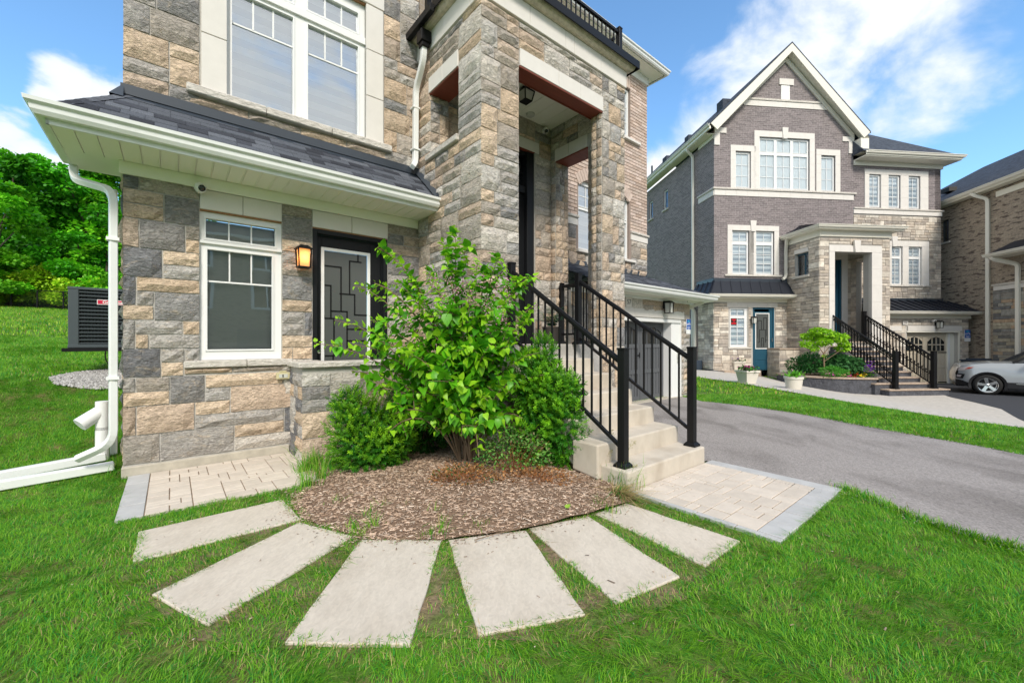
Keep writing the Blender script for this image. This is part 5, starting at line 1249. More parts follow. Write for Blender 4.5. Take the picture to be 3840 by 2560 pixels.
blades(P, .016, .042, .0030, 'lawn_grass', 1.1, hfun=1 - .3 * worn, dry=.025 + .26 * worn + .22 * np.clip(bare, 0, 1))
P = field(270000, (-16, 11), (5.6, 10.5), lambda P: fov(P, 2.) & ((P[:, 0] < -3) | (P[:, 0] > 2.5)), [gravel_poly])
blades(P, .03, .062, .0065, 'lawn_grass', .8, dry=.02)
P = field(250000, (-50, 18), (10.5, 36), lambda P: fov(P, 3) & ((P[:, 0] < -7) | (P[:, 0] > 5)) & (rs.uniform(0, 1, len(P)) < np.clip(14 / P[:, 1], .25, 1)) & ~((P[:, 0] > 5) & (P[:, 1] > 19)), [gravel_poly])
blades(P, .05, .10, .018, 'lawn_grass', .6, dry=.02, tint=(1.35, 1.1, 1))
# ragged tufts: taller weeds round the steps, the wall and the flagstone edges
def tufts(name, pts, cnt, rad, h, wd=.005, dry=.1, tint=(1, 1, 1), lean=.6):
    Q = []
    for (x, y), c, r_ in pts: a = rs.uniform(0, 6.28, int(cnt * c)); rr = np.abs(rs.normal(0, rad * r_, int(cnt * c))); Q.append(np.column_stack([x + rr * np.cos(a), y + rr * np.sin(a)]))
    Q = np.concatenate(Q); return blades(Q, h * .4, h, wd, name, lean, dry=dry, tint=tint)
g1 = [(gt(x, y), c, r_) for x, y, c, r_ in ((1365, 1075, .8, .8), (1390, 1100, 1.2, 1), (1420, 1120, 1, 1), (1345, 1060, .5, .6), (1450, 1118, .7, .8))]
o = tufts('weed_clump', g1, 170, .07, .26, .005, .16); o['label'] = 'clump of tall weedy grass growing at the foot of the near railing post'; o['category'] = 'grass'
g2 = [(gt(x, y), c, r_) for x, y, c, r_ in ((700, 1085, 1, .8), (730, 1075, 1, 1), (760, 1080, .6, .9), (690, 1050, .5, .5), (705, 1120, .6, 1), (740, 1100, .5, 1))]
o = tufts('weed_clump', g2, 150, .07, .27, .005, .1); o['label'] = 'clump of tall weedy grass at the corner of the parapet'; o['category'] = 'grass'
g3 = [(gt(x, y), .5, 1) for x, y in ((840, 1195), (860, 1215), (870, 1180), (1000, 1190), (1010, 1225), (940, 1170), (1025, 1205), (985, 1235), (820, 1225), (1110, 1215), (770, 1160), (265, 1075), (270, 1060), (262, 1090), (1395, 1175), (1375, 1160))]
tufts('grass_sprouts', g3, 75, .05, .12, .005, .08)
# yellowed drooping clump beside the weeds
q = [(gt(1415, 1138), 1, .6), (gt(1425, 1145), 1, .6)]
Q = []
o = tufts('dead_grass_clump', q, 160, .06, .15, .006, 1.0, lean=1.6); o['label'] = 'yellowed dead grass clump beside the bottom step'; o['category'] = 'grass'
# seed heads
def seedhead(base, h, lx, ly, label):
    y = MB(); P_ = [Vector((0, 0, 0)), Vector((lx * .25, ly * .25, h * .5)), Vector((lx * .6, ly * .6, h * .85)), Vector((lx, ly, h))]
    y.tube(P_, [.0022, .002, .0015, .001], 4)
    for i in range(26):
        t = rnd.uniform(.62, 1); p = P_[2].lerp(P_[3], (t - .62) / .38) if t > .7 else P_[1].lerp(P_[2], .9); d = Vector((rnd.uniform(-1, 1), rnd.uniform(-1, 1), rnd.uniform(-.1, .8))).normalized() * rnd.uniform(.015, .06) * (1.4 - t)
        y.tube([p, p + d], [.0008, .0006], 3); e = p + d; y.lathe([(.0004, -.005), (.003, 0), (.0004, .006)], tuple(e), 4)
    o = y.build('seed_stalk', MT['seedhead'], loc=(base[0], base[1], terr(*base))); o['label'] = label; o['category'] = 'grass'; o['group'] = 'seed stalks by the railing post'
reg('seedhead', (.42, .38, .2), .8)
for (x, y, h, lx, ly, lb) in ((1405, 1092, .46, .0, .02, 'green seed stalk standing right in front of the railing post'), (1398, 1105, .30, .03, 0, 'short seed stalk low beside the post base'), (1425, 1112, .40, .16, .05, 'seed stalk leaning right over the bottom step'), (1372, 1085, .34, -.03, .03, 'seed stalk left of the railing post'), (1440, 1120, .22, .10, 0, 'shortest seed stalk, by the corner of the bottom step')):
    seedhead(gt(x, y), h, lx, ly, lb)
# gravel under the air conditioner
n = 3200; P = samp(gravel_poly, n); ico = np.array([(1, 0, 0), (-1, 0, 0), (0, 1, 0), (0, -1, 0), (0, 0, 1), (0, 0, -1)], float); icf = np.array([(0, 2, 4), (2, 1, 4), (1, 3, 4), (3, 0, 4), (2, 0, 5), (1, 2, 5), (3, 1, 5), (0, 3, 5)])
V, F_, cc = scatter(ico, icf, np.column_stack([P, terr_np(P[:, 0], P[:, 1]) + .012]), rotz(rs.uniform(0, 6, n)) @ rotx(rs.uniform(0, 3, n)), rs.uniform(.011, .028, (n, 3)), np.array([.46, .45, .44]) * rs.uniform(.5, 1.15, (n, 1)))
fast_mesh('gravel', V, F_, MT['gravel'], cc)

# grit along the crumbling edges of the driveway
gp = []
for poly in (edge_up, edge_lo):
    a_ = np.array(poly)
    for i in range(len(a_) - 1): k = int(np.linalg.norm(a_[i + 1] - a_[i]) * 130); t_ = rs.uniform(0, 1, k)[:, None]; gp.append(a_[i] + (a_[i + 1] - a_[i]) * t_ + rs.normal(0, .045, (k, 2)))
P = np.concatenate(gp); n = len(P)
V, F_, cc = scatter(ico, icf, np.column_stack([P, terr_np(P[:, 0], P[:, 1]) + .01]), rotz(rs.uniform(0, 6, n)), rs.uniform(.003, .009, (n, 3)), np.array([.34, .32, .30]) * rs.uniform(.4, 1.4, (n, 1))); fast_mesh('grit', V, F_, MT['gravel'], cc)
# the turf creeping over the near driveway edge
q = [(p_, 1, 1.3) for a_, b_ in zip(edge_lo[:-3], edge_lo[1:-2]) for p_ in [(a_[0] + (b_[0] - a_[0]) * t, a_[1] + (b_[1] - a_[1]) * t) for t in np.linspace(0, .93, 14)]]
tufts('edge_grass', q, 26, .05, .075, .005, .05)
# ================================================================ PLANTS BY THE HOUSE
def leafmesh(L_=1.0, W_=.8, droop=.25, fold=.18, tip=1.0):
    ys = (0, .10, .36, .70, 1.0 * tip); ws = (.02, .40, .50, .27, .0)
    vs = []; fs = []
    for y, w_ in zip(ys, ws):
        z = -droop * y * y
        vs += [(-w_ * W_, (y - (.06 if y == .10 else 0)) * L_, z * L_ + fold * w_), (0, y * L_, z * L_), (w_ * W_, (y - (.06 if y == .10 else 0)) * L_, z * L_ + fold * w_)]
    for j in range(4):
        a = j * 3; b = a + 3
        fs += [(a, a + 1, b + 1, b), (a + 1, a + 2, b + 2, b + 1)]
    return np.array(vs), np.array(fs)
LV, LF = leafmesh()
lilac_base = Vector((-.50, 4.42, .06))
lil = empty('lilac_bush', 'tall leafy lilac bush with faded pink flowers in the mulch bed by the porch', 'bush', tuple(lilac_base))
ends = [(1120, 625, 4.25, .9), (1165, 612, 4.2, .9), (1190, 640, 4.1, .9), (938, 640, 4.4, .9), (978, 622, 4.4, .9), (1012, 552, 4.6, .9), (1232, 640, 4.2, .9), (860, 650, 4.4, .9), (868, 570, 4.5, 1), (905, 650, 4.35, 1), (1043, 522, 4.6, 1.1), (1030, 590, 4.5, 1), (1068, 560, 4.7, 1), (1098, 600, 4.3, 1), (1080, 650, 4.2, 1), (1150, 590, 4.1, 1), (1210, 640, 4.15, 1), (1222, 730, 4.2, 1), (1236, 700, 4.3, .8), (1238, 810, 4.1, 1), (722, 788, 4.2, 1), (768, 735, 4.35, 1), (810, 790, 4.1, 1),
        (812, 655, 4.5, .8), (850, 735, 4.3, 1), (948, 690, 4.1, 1), (1000, 712, 3.85, 1), (806, 852, 4.1, 1), (850, 900, 4.05, 1), (905, 950, 3.9, 1), (895, 990, 3.8, .7), (985, 850, 3.65, 1.2), (1050, 875, 3.6, 1.2), (1110, 820, 3.7, 1.2), (1165, 795, 3.8, 1), (1185, 880, 3.85, 1), (1200, 960, 3.95, 1),
        (1150, 1000, 3.8, 1), (1100, 1050, 3.7, .8), (935, 800, 3.85, 1.1), (880, 790, 4.0, 1), (1060, 720, 3.9, 1.1), (1130, 710, 3.9, 1), (990, 650, 4.2, 1), (1175, 690, 4.0, 1), (960, 900, 3.8, 1.1), (1025, 940, 3.75, 1), (1120, 920, 3.75, 1), (925, 745, 4.2, 1), (1010, 790, 3.75, 1.1),
        (1080, 790, 3.7, 1.1), (1255, 860, 4.2, .8), (1060, 1000, 3.75, .8), (1000, 760, 4.6, 1), (1090, 760, 4.8, 1), (1150, 850, 4.6, 1), (950, 850, 4.6, 1), (1040, 850, 4.8, 1), (890, 850, 4.5, 1), (1190, 770, 4.6, 1), (1120, 1010, 4.3, .8), (980, 960, 4.4, .8)]
stems = MB(); twigs = MB(); LP = []; flowers = []
base_stems = [Vector((rnd.uniform(-.10, .10), rnd.uniform(-.10, .10), 0)) for _ in range(9)]
def bez(a, b, c, d, t): return a * (1 - t) ** 3 + b * 3 * t * (1 - t) ** 2 + c * 3 * t * t * (1 - t) + d * t ** 3
def leaves_along(curve, t0, t1, n, size, young):
    for i in range(n):
        t = t0 + (t1 - t0) * (i + rnd.uniform(0, .6)) / n; p = curve(t); d = (curve(min(1, t + .02)) - curve(max(0, t - .02))).normalized()
        roll = i * math.pi / 2 + rnd.uniform(-.5, .5); side = d.cross(Vector((math.cos(roll), math.sin(roll), .3))).normalized()
        for s_ in (1, -1):
            if rnd.random() < .08: continue
            ld = (side * s_ + d * rnd.uniform(.1, .7) + Vector((0, 0, rnd.uniform(-.35, .35)))).normalized()
            yg = young * max(0, (t - .55) / .45) ** 1.5 + rnd.uniform(-.1, .1)
            sz = size * rnd.uniform(.7, 1.15) * (1 - .45 * max(0, t - .7) / .3)
            LP.append((p + ld * .018, ld, sz, yg, rnd.uniform(-.7, .7)))
for k, (x, y, d, sz) in enumerate(ends):
    e = at(x, y, d) - lilac_base; b0 = base_stems[k % 9]; hh = e.z
    m1 = Vector((b0.x * 2 + e.x * .10, b0.y * 2 + e.y * .10, max(.3, hh * .45))); m2 = Vector((e.x * .60, e.y * .60, max(hh * (.92 if hh > .8 else 1.1), .55) + .08))
    if hh < .5: m2.z = .75
    cv = lambda t, a=b0, b=m1, c=m2, d_=e: bez(a, b, c, d_, t)
    pts = [cv(i / 9) for i in range(10)]; r0 = .019 if k < 9 else .009
    stems.tube(pts, [r0 * (1 - .85 * i / 9) + .0018 for i in range(10)], 6)
    ln = sum((pts[i + 1] - pts[i]).length for i in range(9))
    leaves_along(cv, .42 if not hi else .5, 1.0, max(4, int(ln * .58 / .050)), (.110 if not hi else .085) * sz, 1.0)
    hi = y < 700 or x < 830 or x > 1205
    for j in range(3 if hi else 7):                        # side twigs
        t = rnd.uniform(.4, .92); p = cv(t); d0 = (cv(min(1, t + .03)) - p).normalized(); q = Vector((rnd.uniform(-1, 1), rnd.uniform(-1, .8), rnd.uniform(-.3, .8))).normalized(); dd = (d0 * .6 + q).normalized(); l_ = rnd.uniform(.05, .14) if hi else rnd.uniform(.14, .30)
        e2 = p + dd * l_ + Vector((0, 0, rnd.uniform(-.04, .05))); c2 = lambda s_, a=p, b=p + dd * l_ * .5 + Vector((0, 0, .03)), c=e2: a * (1 - s_) ** 2 + b * 2 * s_ * (1 - s_) + c * s_ * s_
        twigs.tube([c2(0), c2(.5), c2(1)], [.004, .003, .0015], 4); leaves_along(c2, .2, 1.0, max(3, int(l_ / .05)), .108 * sz, .75)
stems.build('stem', MT['bark'], lil); twigs.build('twig', MT['bark'], lil, kind='stuff')
fl_px = [(985, 665, 4.15), (1003, 655, 4.1), (1030, 640, 4.2), (1050, 665, 3.95), (1068, 655, 4.0), (1018, 690, 3.95), (1085, 680, 4.0), (975, 705, 4.0), (1140, 665, 4.1), (1165, 650, 4.1), (1120, 700, 4.0), (1170, 690, 4.0), (1105, 648, 4.2), (940, 745, 4.1), (1150, 725, 4.0), (998, 640, 4.2)]
FV, FF = [], []
fc = MB()
for (x, y, d) in fl_px:
    c0 = at(x, y, d - .42) - lilac_base
    for i in range(60):
        v = Vector((rnd.gauss(0, .026), rnd.gauss(0, .026), rnd.gauss(0, .036))); p = c0 + v; r_ = rnd.uniform(.004, .008)
        a = Vector((rnd.uniform(-1, 1), rnd.uniform(-1, 1), rnd.uniform(-1, 1))).normalized(); b = a.orthogonal().normalized(); c = a.cross(b)
        col = rnd.choice(((.70, .36, .46), (.62, .40, .46), (.42, .16, .26), (.60, .45, .42), (.35, .2, .14)))
        fc.add([tuple(p - b * r_), tuple(p + c * r_), tuple(p + b * r_), tuple(p - c * r_)], [(0, 1, 2, 3)], 0, col)
fc.build('blossom', MT['petal'], lil, kind='stuff')
# big low leaves at the front, and the leaves' meshes
def leafdata(name, m, dr, fo):
    v, f = leafmesh(1, .82, dr, fo); me = bpy.data.meshes.new(name); me.from_pydata(v.tolist(), [], f.tolist()); me.materials.append(MT[m]); me.polygons.foreach_set('use_smooth', [True] * len(me.polygons)); return me
LM = [[leafdata('leaf', m, dr, fo) for dr, fo in ((.15, .1), (.35, .25), (.6, .3))] for m in ('lilac_leaf_old', 'lilac_leaf', 'lilac_leaf_young')]
sc_ = []
for i, (p, d, s_, yg, ro) in enumerate(LP):
    wpt = p + lilac_base; q = pxsize(wpt, s_); sc_.append((q[2] * (1 if wpt.y < 4.5 else .3), i))
sc_.sort(reverse=True); top = {i for _, i in sc_[:300]}
B_ = basis(np.array([tuple(l[1]) for l in LP]), np.array([l[4] for l in LP]))
rest = [i for i in range(len(LP)) if i not in top]
for i in top:
    p, d, s_, yg, ro = LP[i]; kind = 2 if yg > .30 else (1 if yg > .05 or rnd.random() < .6 else 0)
    me = rnd.choice(LM[kind]); o = bpy.data.objects.new('leaf', me); C.objects.link(o); o.parent = lil
    m4 = Matrix(B_[i].tolist()).to_4x4(); m4.translation = p; o.matrix_basis = m4 @ Matrix.Scale(s_, 4)
pos = np.array([tuple(LP[i][0]) for i in rest]); S = np.array([LP[i][2] for i in rest]); yg = np.array([LP[i][3] for i in rest])
V, F_, _ = scatter(*leafmesh(1, .82, .35, .2), pos, B_[rest], S); mi = np.where(yg > .30, 2, np.where((yg > .05) | (rs.uniform(0, 1, len(yg)) < .5), 1, 0)); mi = np.repeat(mi, len(LF))
fast_mesh('foliage', V, F_, [MT['lilac_leaf_old'], MT['lilac_leaf'], MT['lilac_leaf_young']], None, mi, True, lil)

# ---- yews: needles in short bottle-brush sprigs
def sprig_template(n=16, L_=1.0):
    vs, fs = [], []
    for i in range(n):
        t = (i + .5) / n; a = i * 2.4; r_ = .34 * (1 - .35 * t)
        d = np.array([math.cos(a), .75, math.sin(a)]); d /= np.linalg.norm(d); p = np.array([0, t * L_, 0]); s_ = np.cross(d, [0, 1, 0]); s_ /= np.linalg.norm(s_); w_ = .085
        b = len(vs); vs += [p - s_ * w_ * .5, p + s_ * w_ * .5, p + d * r_ + s_ * w_ * .35, p + d * r_ - s_ * w_ * .35]; fs.append((b, b + 1, b + 2, b + 3))
    return np.array(vs), np.array(fs)
SV, SF = sprig_template()
def yew(label, name, lumps, n, size, c_in=(.035, .20, .010), c_out=(.32, .72, .02), group=None, upb=.5):
    """lumps: (x, y, z, rx, ry, rz) in world metres"""
    bx_, by_ = lumps[0][0], lumps[0][1]; root = empty(name, label, 'shrub', (bx_, by_, terr(bx_, by_)), 0, group)
    z0 = terr(bx_, by_); vol = np.array([l[3] * l[4] * l[5] for l in lumps]) ** .67; vol /= vol.sum(); pos, dirs, cols = [], [], []
    for l, f in zip(lumps, vol):
        k = int(n * f); d = rs.normal(0, 1, (k, 3)); d /= np.linalg.norm(d, axis=1, keepdims=True); r_ = rs.uniform(.0, 1, k) ** .28
        r_ *= 1 + .12 * np.sin(d[:, 0] * 7 + l[0] * 9) * np.cos(d[:, 2] * 6 + l[2] * 5)
        p = d * r_[:, None] * np.array(l[3:6]) + np.array(l[:3]); pos.append(p); dirs.append(d + np.array([0, 0, upb]) + rs.normal(0, .35, (k, 3)))
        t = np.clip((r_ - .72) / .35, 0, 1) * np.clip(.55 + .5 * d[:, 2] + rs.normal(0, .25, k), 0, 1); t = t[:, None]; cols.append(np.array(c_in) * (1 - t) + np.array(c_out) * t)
    pos, dirs, cols = map(np.concatenate, (pos, dirs, cols)); ok = pos[:, 2] > z0 + .02; pos, dirs, cols = pos[ok], dirs[ok], cols[ok]
    V, F_, cc = scatter(SV, SF, pos - np.array([bx_, by_, z0]), basis(dirs, rs.uniform(0, 6, len(pos))), rs.uniform(.7, 1.3, len(pos)) * size, cols); fast_mesh('foliage', V, F_, MT['leaf'], cc, parent=root)
    y = MB()
    for l in lumps: y.tube([(0, 0, 0), ((l[0] - bx_) * .6, (l[1] - by_) * .6, (l[2] - z0) * .6), (l[0] - bx_, l[1] - by_, l[2] - z0 + l[5] * .5)], [.012, .008, .004], 5)
    y.build('stem', MT['bark'], root); return root
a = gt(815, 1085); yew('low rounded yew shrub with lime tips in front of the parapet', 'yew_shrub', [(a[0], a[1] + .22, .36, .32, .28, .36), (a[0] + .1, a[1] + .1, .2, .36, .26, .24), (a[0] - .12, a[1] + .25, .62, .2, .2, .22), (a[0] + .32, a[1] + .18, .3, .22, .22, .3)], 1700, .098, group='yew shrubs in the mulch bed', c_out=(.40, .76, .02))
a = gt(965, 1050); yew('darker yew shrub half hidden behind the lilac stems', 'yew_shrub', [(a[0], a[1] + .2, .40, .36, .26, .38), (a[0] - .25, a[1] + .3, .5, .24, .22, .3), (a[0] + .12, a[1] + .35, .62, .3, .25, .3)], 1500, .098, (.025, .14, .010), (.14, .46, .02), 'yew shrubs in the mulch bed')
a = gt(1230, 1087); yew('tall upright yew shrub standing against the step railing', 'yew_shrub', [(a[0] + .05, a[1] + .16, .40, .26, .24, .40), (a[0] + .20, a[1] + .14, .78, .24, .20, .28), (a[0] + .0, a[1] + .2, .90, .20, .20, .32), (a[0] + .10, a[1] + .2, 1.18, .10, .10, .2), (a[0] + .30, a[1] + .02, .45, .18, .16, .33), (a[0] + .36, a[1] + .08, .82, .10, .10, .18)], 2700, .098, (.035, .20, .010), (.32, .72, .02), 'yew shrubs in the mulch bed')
# ---- small-leaved low shrub with brown dried twigs at the lilac's foot
def lowshrub(label, name, c, rx, ry, rz_, nl, sz, cols, ntw=90, zc=.5):
    root = empty(name, label, 'shrub', (c[0], c[1], terr(*c))); y = MB()
    for i in range(ntw):
        a = rnd.uniform(0, 6.28); rr = rnd.uniform(.1, 1) ; e = Vector((math.cos(a) * rx * rr, math.sin(a) * ry * rr, rnd.uniform(.3, 1.2) * rz_)); m = e * .5 + Vector((rnd.uniform(-.04, .04), rnd.uniform(-.04, .04), .03))
        y.tube([Vector((e.x * .2, e.y * .2, 0)), m, e], [.003, .002, .001], 3)
    y.build('twig', MT['dry_twig'], root, kind='stuff')
    d = rs.normal(0, 1, (nl, 3)); d /= np.linalg.norm(d, axis=1, keepdims=True); d[:, 2] = np.abs(d[:, 2]); r_ = rs.uniform(.4, 1, nl)[:, None] ** .6; pos = d * r_ * np.array([rx, ry, rz_]) + np.array([0, 0, rz_ * zc])
    col = np.array(cols)[rs.randint(0, len(cols), nl)] * rs.uniform(.7, 1.2, (nl, 1)); tv, tf = leafmesh(1, .7, .2, .2)
    V, F_, cc = scatter(tv, tf, pos, basis(d + rs.normal(0, .5, (nl, 3)), rs.uniform(-1, 1, nl)), rs.uniform(.6, 1.2, nl) * sz, col); fast_mesh('foliage', V, F_, MT['leaf'], cc, parent=root); return root
a = gt(1180, 1108); lowshrub('low small-leaved shrub with fresh green leaves below the lilac', 'low_shrub', (a[0], a[1] + .1), .40, .26, .34, 1500, .030, [(.09, .30, .05), (.16, .42, .06), (.28, .50, .12), (.2, .16, .08)])
a = gt(1062, 1132); lowshrub('low dried brown shrub at the foot of the lilac', 'dried_shrub', (a[0], a[1] + .08), .36, .24, .20, 900, .026, [(.46, .20, .07), (.52, .28, .11), (.30, .14, .05), (.07, .15, .03)], 170, .2)
a = gt(1225, 1128); lowshrub('brown dried twigs under the low green shrub right of the lilac', 'dried_shrub', (a[0], a[1] + .08), .45, .22, .16, 600, .026, [(.46, .20, .07), (.52, .28, .11), (.30, .14, .05)], 130, .2)
# fallen leaves and twigs
for x, y, lb, c in ((1238, 1100, 'yellow fallen leaf on the mulch right of the lilac', (.6, .38, .02)), (1300, 1187, 'small light green seedling at the mulch edge near the right flagstones', (.25, .4, .04))):
    p = gt(x, y); v, f = leafmesh(.07, .04, .1, .01); me = bpy.data.meshes.new('leaf'); me.from_pydata(v.tolist(), [], f.tolist()); m = mat('fallen_' + str(x), c, .6); me.materials.append(m); o = bpy.data.objects.new('fallen_leaf', me); C.objects.link(o); o.location = (*p, bedz(*p) + .03); o.rotation_euler = (.2, .2, x); o['label'] = lb; o['category'] = 'leaf'
a, b = gt(1090, 1250), gt(1195, 1225); y = MB(); y.tube([Vector((0, 0, .03)), Vector(((b[0] - a[0]) * .5, (b[1] - a[1]) * .5 + .015, .034)), Vector((b[0] - a[0], b[1] - a[1], .035))], [.0035, .003, .0015], 5); o = y.build('fallen_twig', MT['bark'], loc=(*a, 0)); o['label'] = 'thin brown twig lying across the edge of the middle flagstone'; o['category'] = 'twig'
# ---- fern in a pot on the porch
root = empty('potted_fern', 'green fern on the porch landing behind the left stair railing', 'plant', A1.W(5.22, -.75, 1.31), 0)
y = MB(); y.lathe([(.001, 0), (.11, 0), (.15, .26), (.16, .28), (.14, .28), (.13, .25), (.001, .25)], (0, 0, 0), 18); y.build('pot', MT['ink'], root, smooth='auto')
P_, D_, S_ = [], [], []
for i in range(46):
    a = rnd.uniform(0, 6.28); up = rnd.uniform(.25, .75); rr = rnd.uniform(.22, .38)
    for j in range(12):
        t = (j + 1) / 12; p = Vector((math.cos(a) * rr * t, math.sin(a) * rr * t, .28 + up * .55 * math.sin(t * 2.2) * .8)); sd = Vector((-math.sin(a), math.cos(a), -.1))
        for s_ in (1, -1): P_.append(tuple(p)); D_.append(tuple(sd * s_ + Vector((math.cos(a), math.sin(a), 0)) * .4)); S_.append(.075 * (1.1 - t * .8))
V, F_, cc = scatter(*leafmesh(1, .3, .2, .1, 1), np.array(P_), basis(np.array(D_), np.zeros(len(P_))), np.array(S_), np.array([.02, .14, .05]) * rs.uniform(.7, 1.5, (len(P_), 1))); fast_mesh('fronds', V, F_, MT['fern'], cc, parent=root)

# ================================================================ TREES BEHIND THE LAWN
def tree(label, x, y, h, rad, n=11000, leaf=.34, cols=((.03, .12, .012), (.055, .19, .015)), group='leafy trees behind the lawn', low=.18, name='maple_tree', cat='tree', nl=34, flat=.42, seed=0):
    z0 = terr(x, y); root = empty(name, label, cat, (x, y, z0), 0, group); r_ = random.Random(seed + int(x * 13)); rr = np.random.RandomState(seed + int(abs(x) * 7) + 3)
    tr = MB(); tr.tube([(0, 0, -.2), (.1, 0, h * .3), (-.1, .1, h * .62), (0, 0, h * .9)], [rad * .055, rad * .042, rad * .028, .04], 8)
    lumps = []
    for i in range(nl):
        t = r_.uniform(low, 1) ; env = math.sin(min(1, (t - low + .12) / (1 - low + .12)) * math.pi * .93) ** .55; a = r_.uniform(0, 6.283); q = rad * env * r_.uniform(.35, .95); s_ = rad * r_.uniform(.26, .44) * (.7 if t > .85 else 1)
        lumps.append((q * math.cos(a), q * math.sin(a), h * t - s_ * .3, s_, s_ * flat * r_.uniform(.8, 1.3)))
        if i % 3 == 0: tr.tube([(0, 0, h * t * .6), (q * .5 * math.cos(a), q * .5 * math.sin(a), h * t * .85), (q * math.cos(a), q * math.sin(a), h * t)], [rad * .018, rad * .012, .02], 5)
    tr.build('trunk', MT['dark_bark'], root)
    per = n // nl; pos, dr, col = [], [], []
    for lx, ly, lz, s_, sz in lumps:
        d = rr.normal(0, 1, (per, 3)); d /= np.linalg.norm(d, axis=1, keepdims=True); q = rr.uniform(.25, 1, per) ** .5; p = d * q[:, None] * np.array([s_, s_, sz]) + np.array([lx, ly, lz]); pos.append(p)
        dr.append(d + np.array([0, 0, -.25]) + rr.normal(0, .5, (per, 3))); t = rr.uniform(0, 1, (per, 1)); c = np.array(cols[0]) * (1 - t) + np.array(cols[1]) * t; col.append(c * rr.uniform(.55, 1.3))
    pos, dr, col = map(np.concatenate, (pos, dr, col)); ok = pos[:, 2] > .3; pos, dr, col = pos[ok], dr[ok], col[ok]
    TV_ = np.array([(-.32, .1, .03), (0, -.05, 0), (.32, .1, .03), (.4, .62, -.04), (0, 1, -.12), (-.4, .62, -.04)]); TF_ = np.array([(0, 1, 4, 5), (1, 2, 3, 4)])
    V, F_, cc = scatter(TV_, TF_, pos, basis(dr, rr.uniform(-.8, .8, len(pos))), rr.uniform(.6, 1.3, len(pos)) * leaf, col); fast_mesh('crown', V, F_, MT['leaf'], cc, parent=root)
    return root
def polar(xp, dist): return ((xp - 1176) / 950 * dist, dist)
DK = ((.025, .19, .006), (.11, .50, .012)); MD = ((.08, .38, .010), (.24, .64, .02)); LT = ((.30, .56, .02), (.52, .74, .04))
for i, (xp, dist, ytop, rad, cols, lb, sd_) in enumerate((
    (-120, 37, 300, 6.5, DK, 'dark broad tree at the far left edge behind the lawn', 1), (30, 34, 362, 4.6, DK, 'dark green tree left of the air conditioner', 2), (105, 40, 378, 5.0, DK, 'tall dark tree above the fence post', 3),
    (200, 36, 384, 4.6, DK, 'dark green tree above the air conditioner', 4), (275, 39, 392, 5.0, MD, 'mid green tree next to the house corner', 5), (-10, 27.5, 405, 2.6, MD, 'bright green tree in front at the left edge', 6), (25, 44, 345, 5, MD, 'tall tree crown rising behind at the far left', 7),
    (245, 31.5, 560, 2.3, MD, 'smaller mid green tree just left of the downspout', 8), (180, 31, 540, 2.2, DK, 'low dark tree behind the air conditioner top', 9), (420, 46, 400, 6, DK, 'tree hidden mostly by the house', 10), (-330, 34, 330, 7, MD, 'tree standing off to the left', 11))):
    x, y = polar(xp, dist); h = CAMH + (784 - ytop) / 950 * dist - terr(x, y)
    tree(lb, x, y, h, rad, 15000 if rad > 3 else 9000, .30 if rad > 3 else .21, cols, low=.06, nl=46 if rad > 3 else 26, seed=sd_)
for xp, dist, ytop, rad, cols, lb in ((15, 29.5, 640, 2.0, LT, 'yellow-green bush behind the fence at the left edge'), (80, 29.8, 625, 1.9, LT, 'yellow-green bush behind the fence post'), (130, 30.4, 612, 1.9, LT, 'lime bush left of the air conditioner'), (185, 29.6, 640, 1.7, LT, 'lime bush behind the air conditioner'), (240, 30.2, 630, 2.0, MD, 'green bush right beside the white downspout'), (-60, 29.5, 620, 2.2, LT, 'lime bush outside the left edge'), (300, 30, 640, 2, MD, 'green bush behind the house corner'), (50, 31.5, 590, 1.8, MD, 'green bush between the dark trees and the lime bushes')):
    x, y = polar(xp, dist); tree(lb, x, y, CAMH + (784 - ytop) / 950 * dist - terr(x, y), rad, 5200, .17, cols, 'bushes behind the wire fence', .0, 'bush', 'bush', 20, .8)
# ---- black wire fence on the crest
fa, fb = polar(-150, 28.4), polar(330, 27.4); root = empty('wire_fence', 'low black wire fence along the top of the lawn', 'fence', (fa[0], fa[1], 0)); n = 8
tops = []
for i in range(n + 1):
    t = i / n; x, y = fa[0] + (fb[0] - fa[0]) * t, fa[1] + (fb[1] - fa[1]) * t; z = terr(x, y); y_ = MB(); y_.tube([(x - fa[0], y - fa[1], z - .2), (x - fa[0], y - fa[1], z + 1.22)], .045, 8); y_.build('post', MT['black_paint'], root); tops.append(Vector((x - fa[0], y - fa[1], z)))
y_ = MB()
for i in range(n): y_.tube([tops[i] + Vector((0, 0, 1.2)), tops[i + 1] + Vector((0, 0, 1.2))], .03, 6)
y_.build('top_rail', MT['black_paint'], root); y_ = MB()
for i in range(n):
    a, b = tops[i], tops[i + 1]; k = 26
    for j in range(k):
        p, q = a.lerp(b, j / k), a.lerp(b, min(1, (j + 2.2) / k)); y_.bar(p + Vector((0, 0, .05)), q + Vector((0, 0, 1.18)), .007, .007); y_.bar(q + Vector((0, 0, .05)), p + Vector((0, 0, 1.18)), .007, .007)
y_.build('wire_mesh', MT['black_paint'], root, kind='stuff')
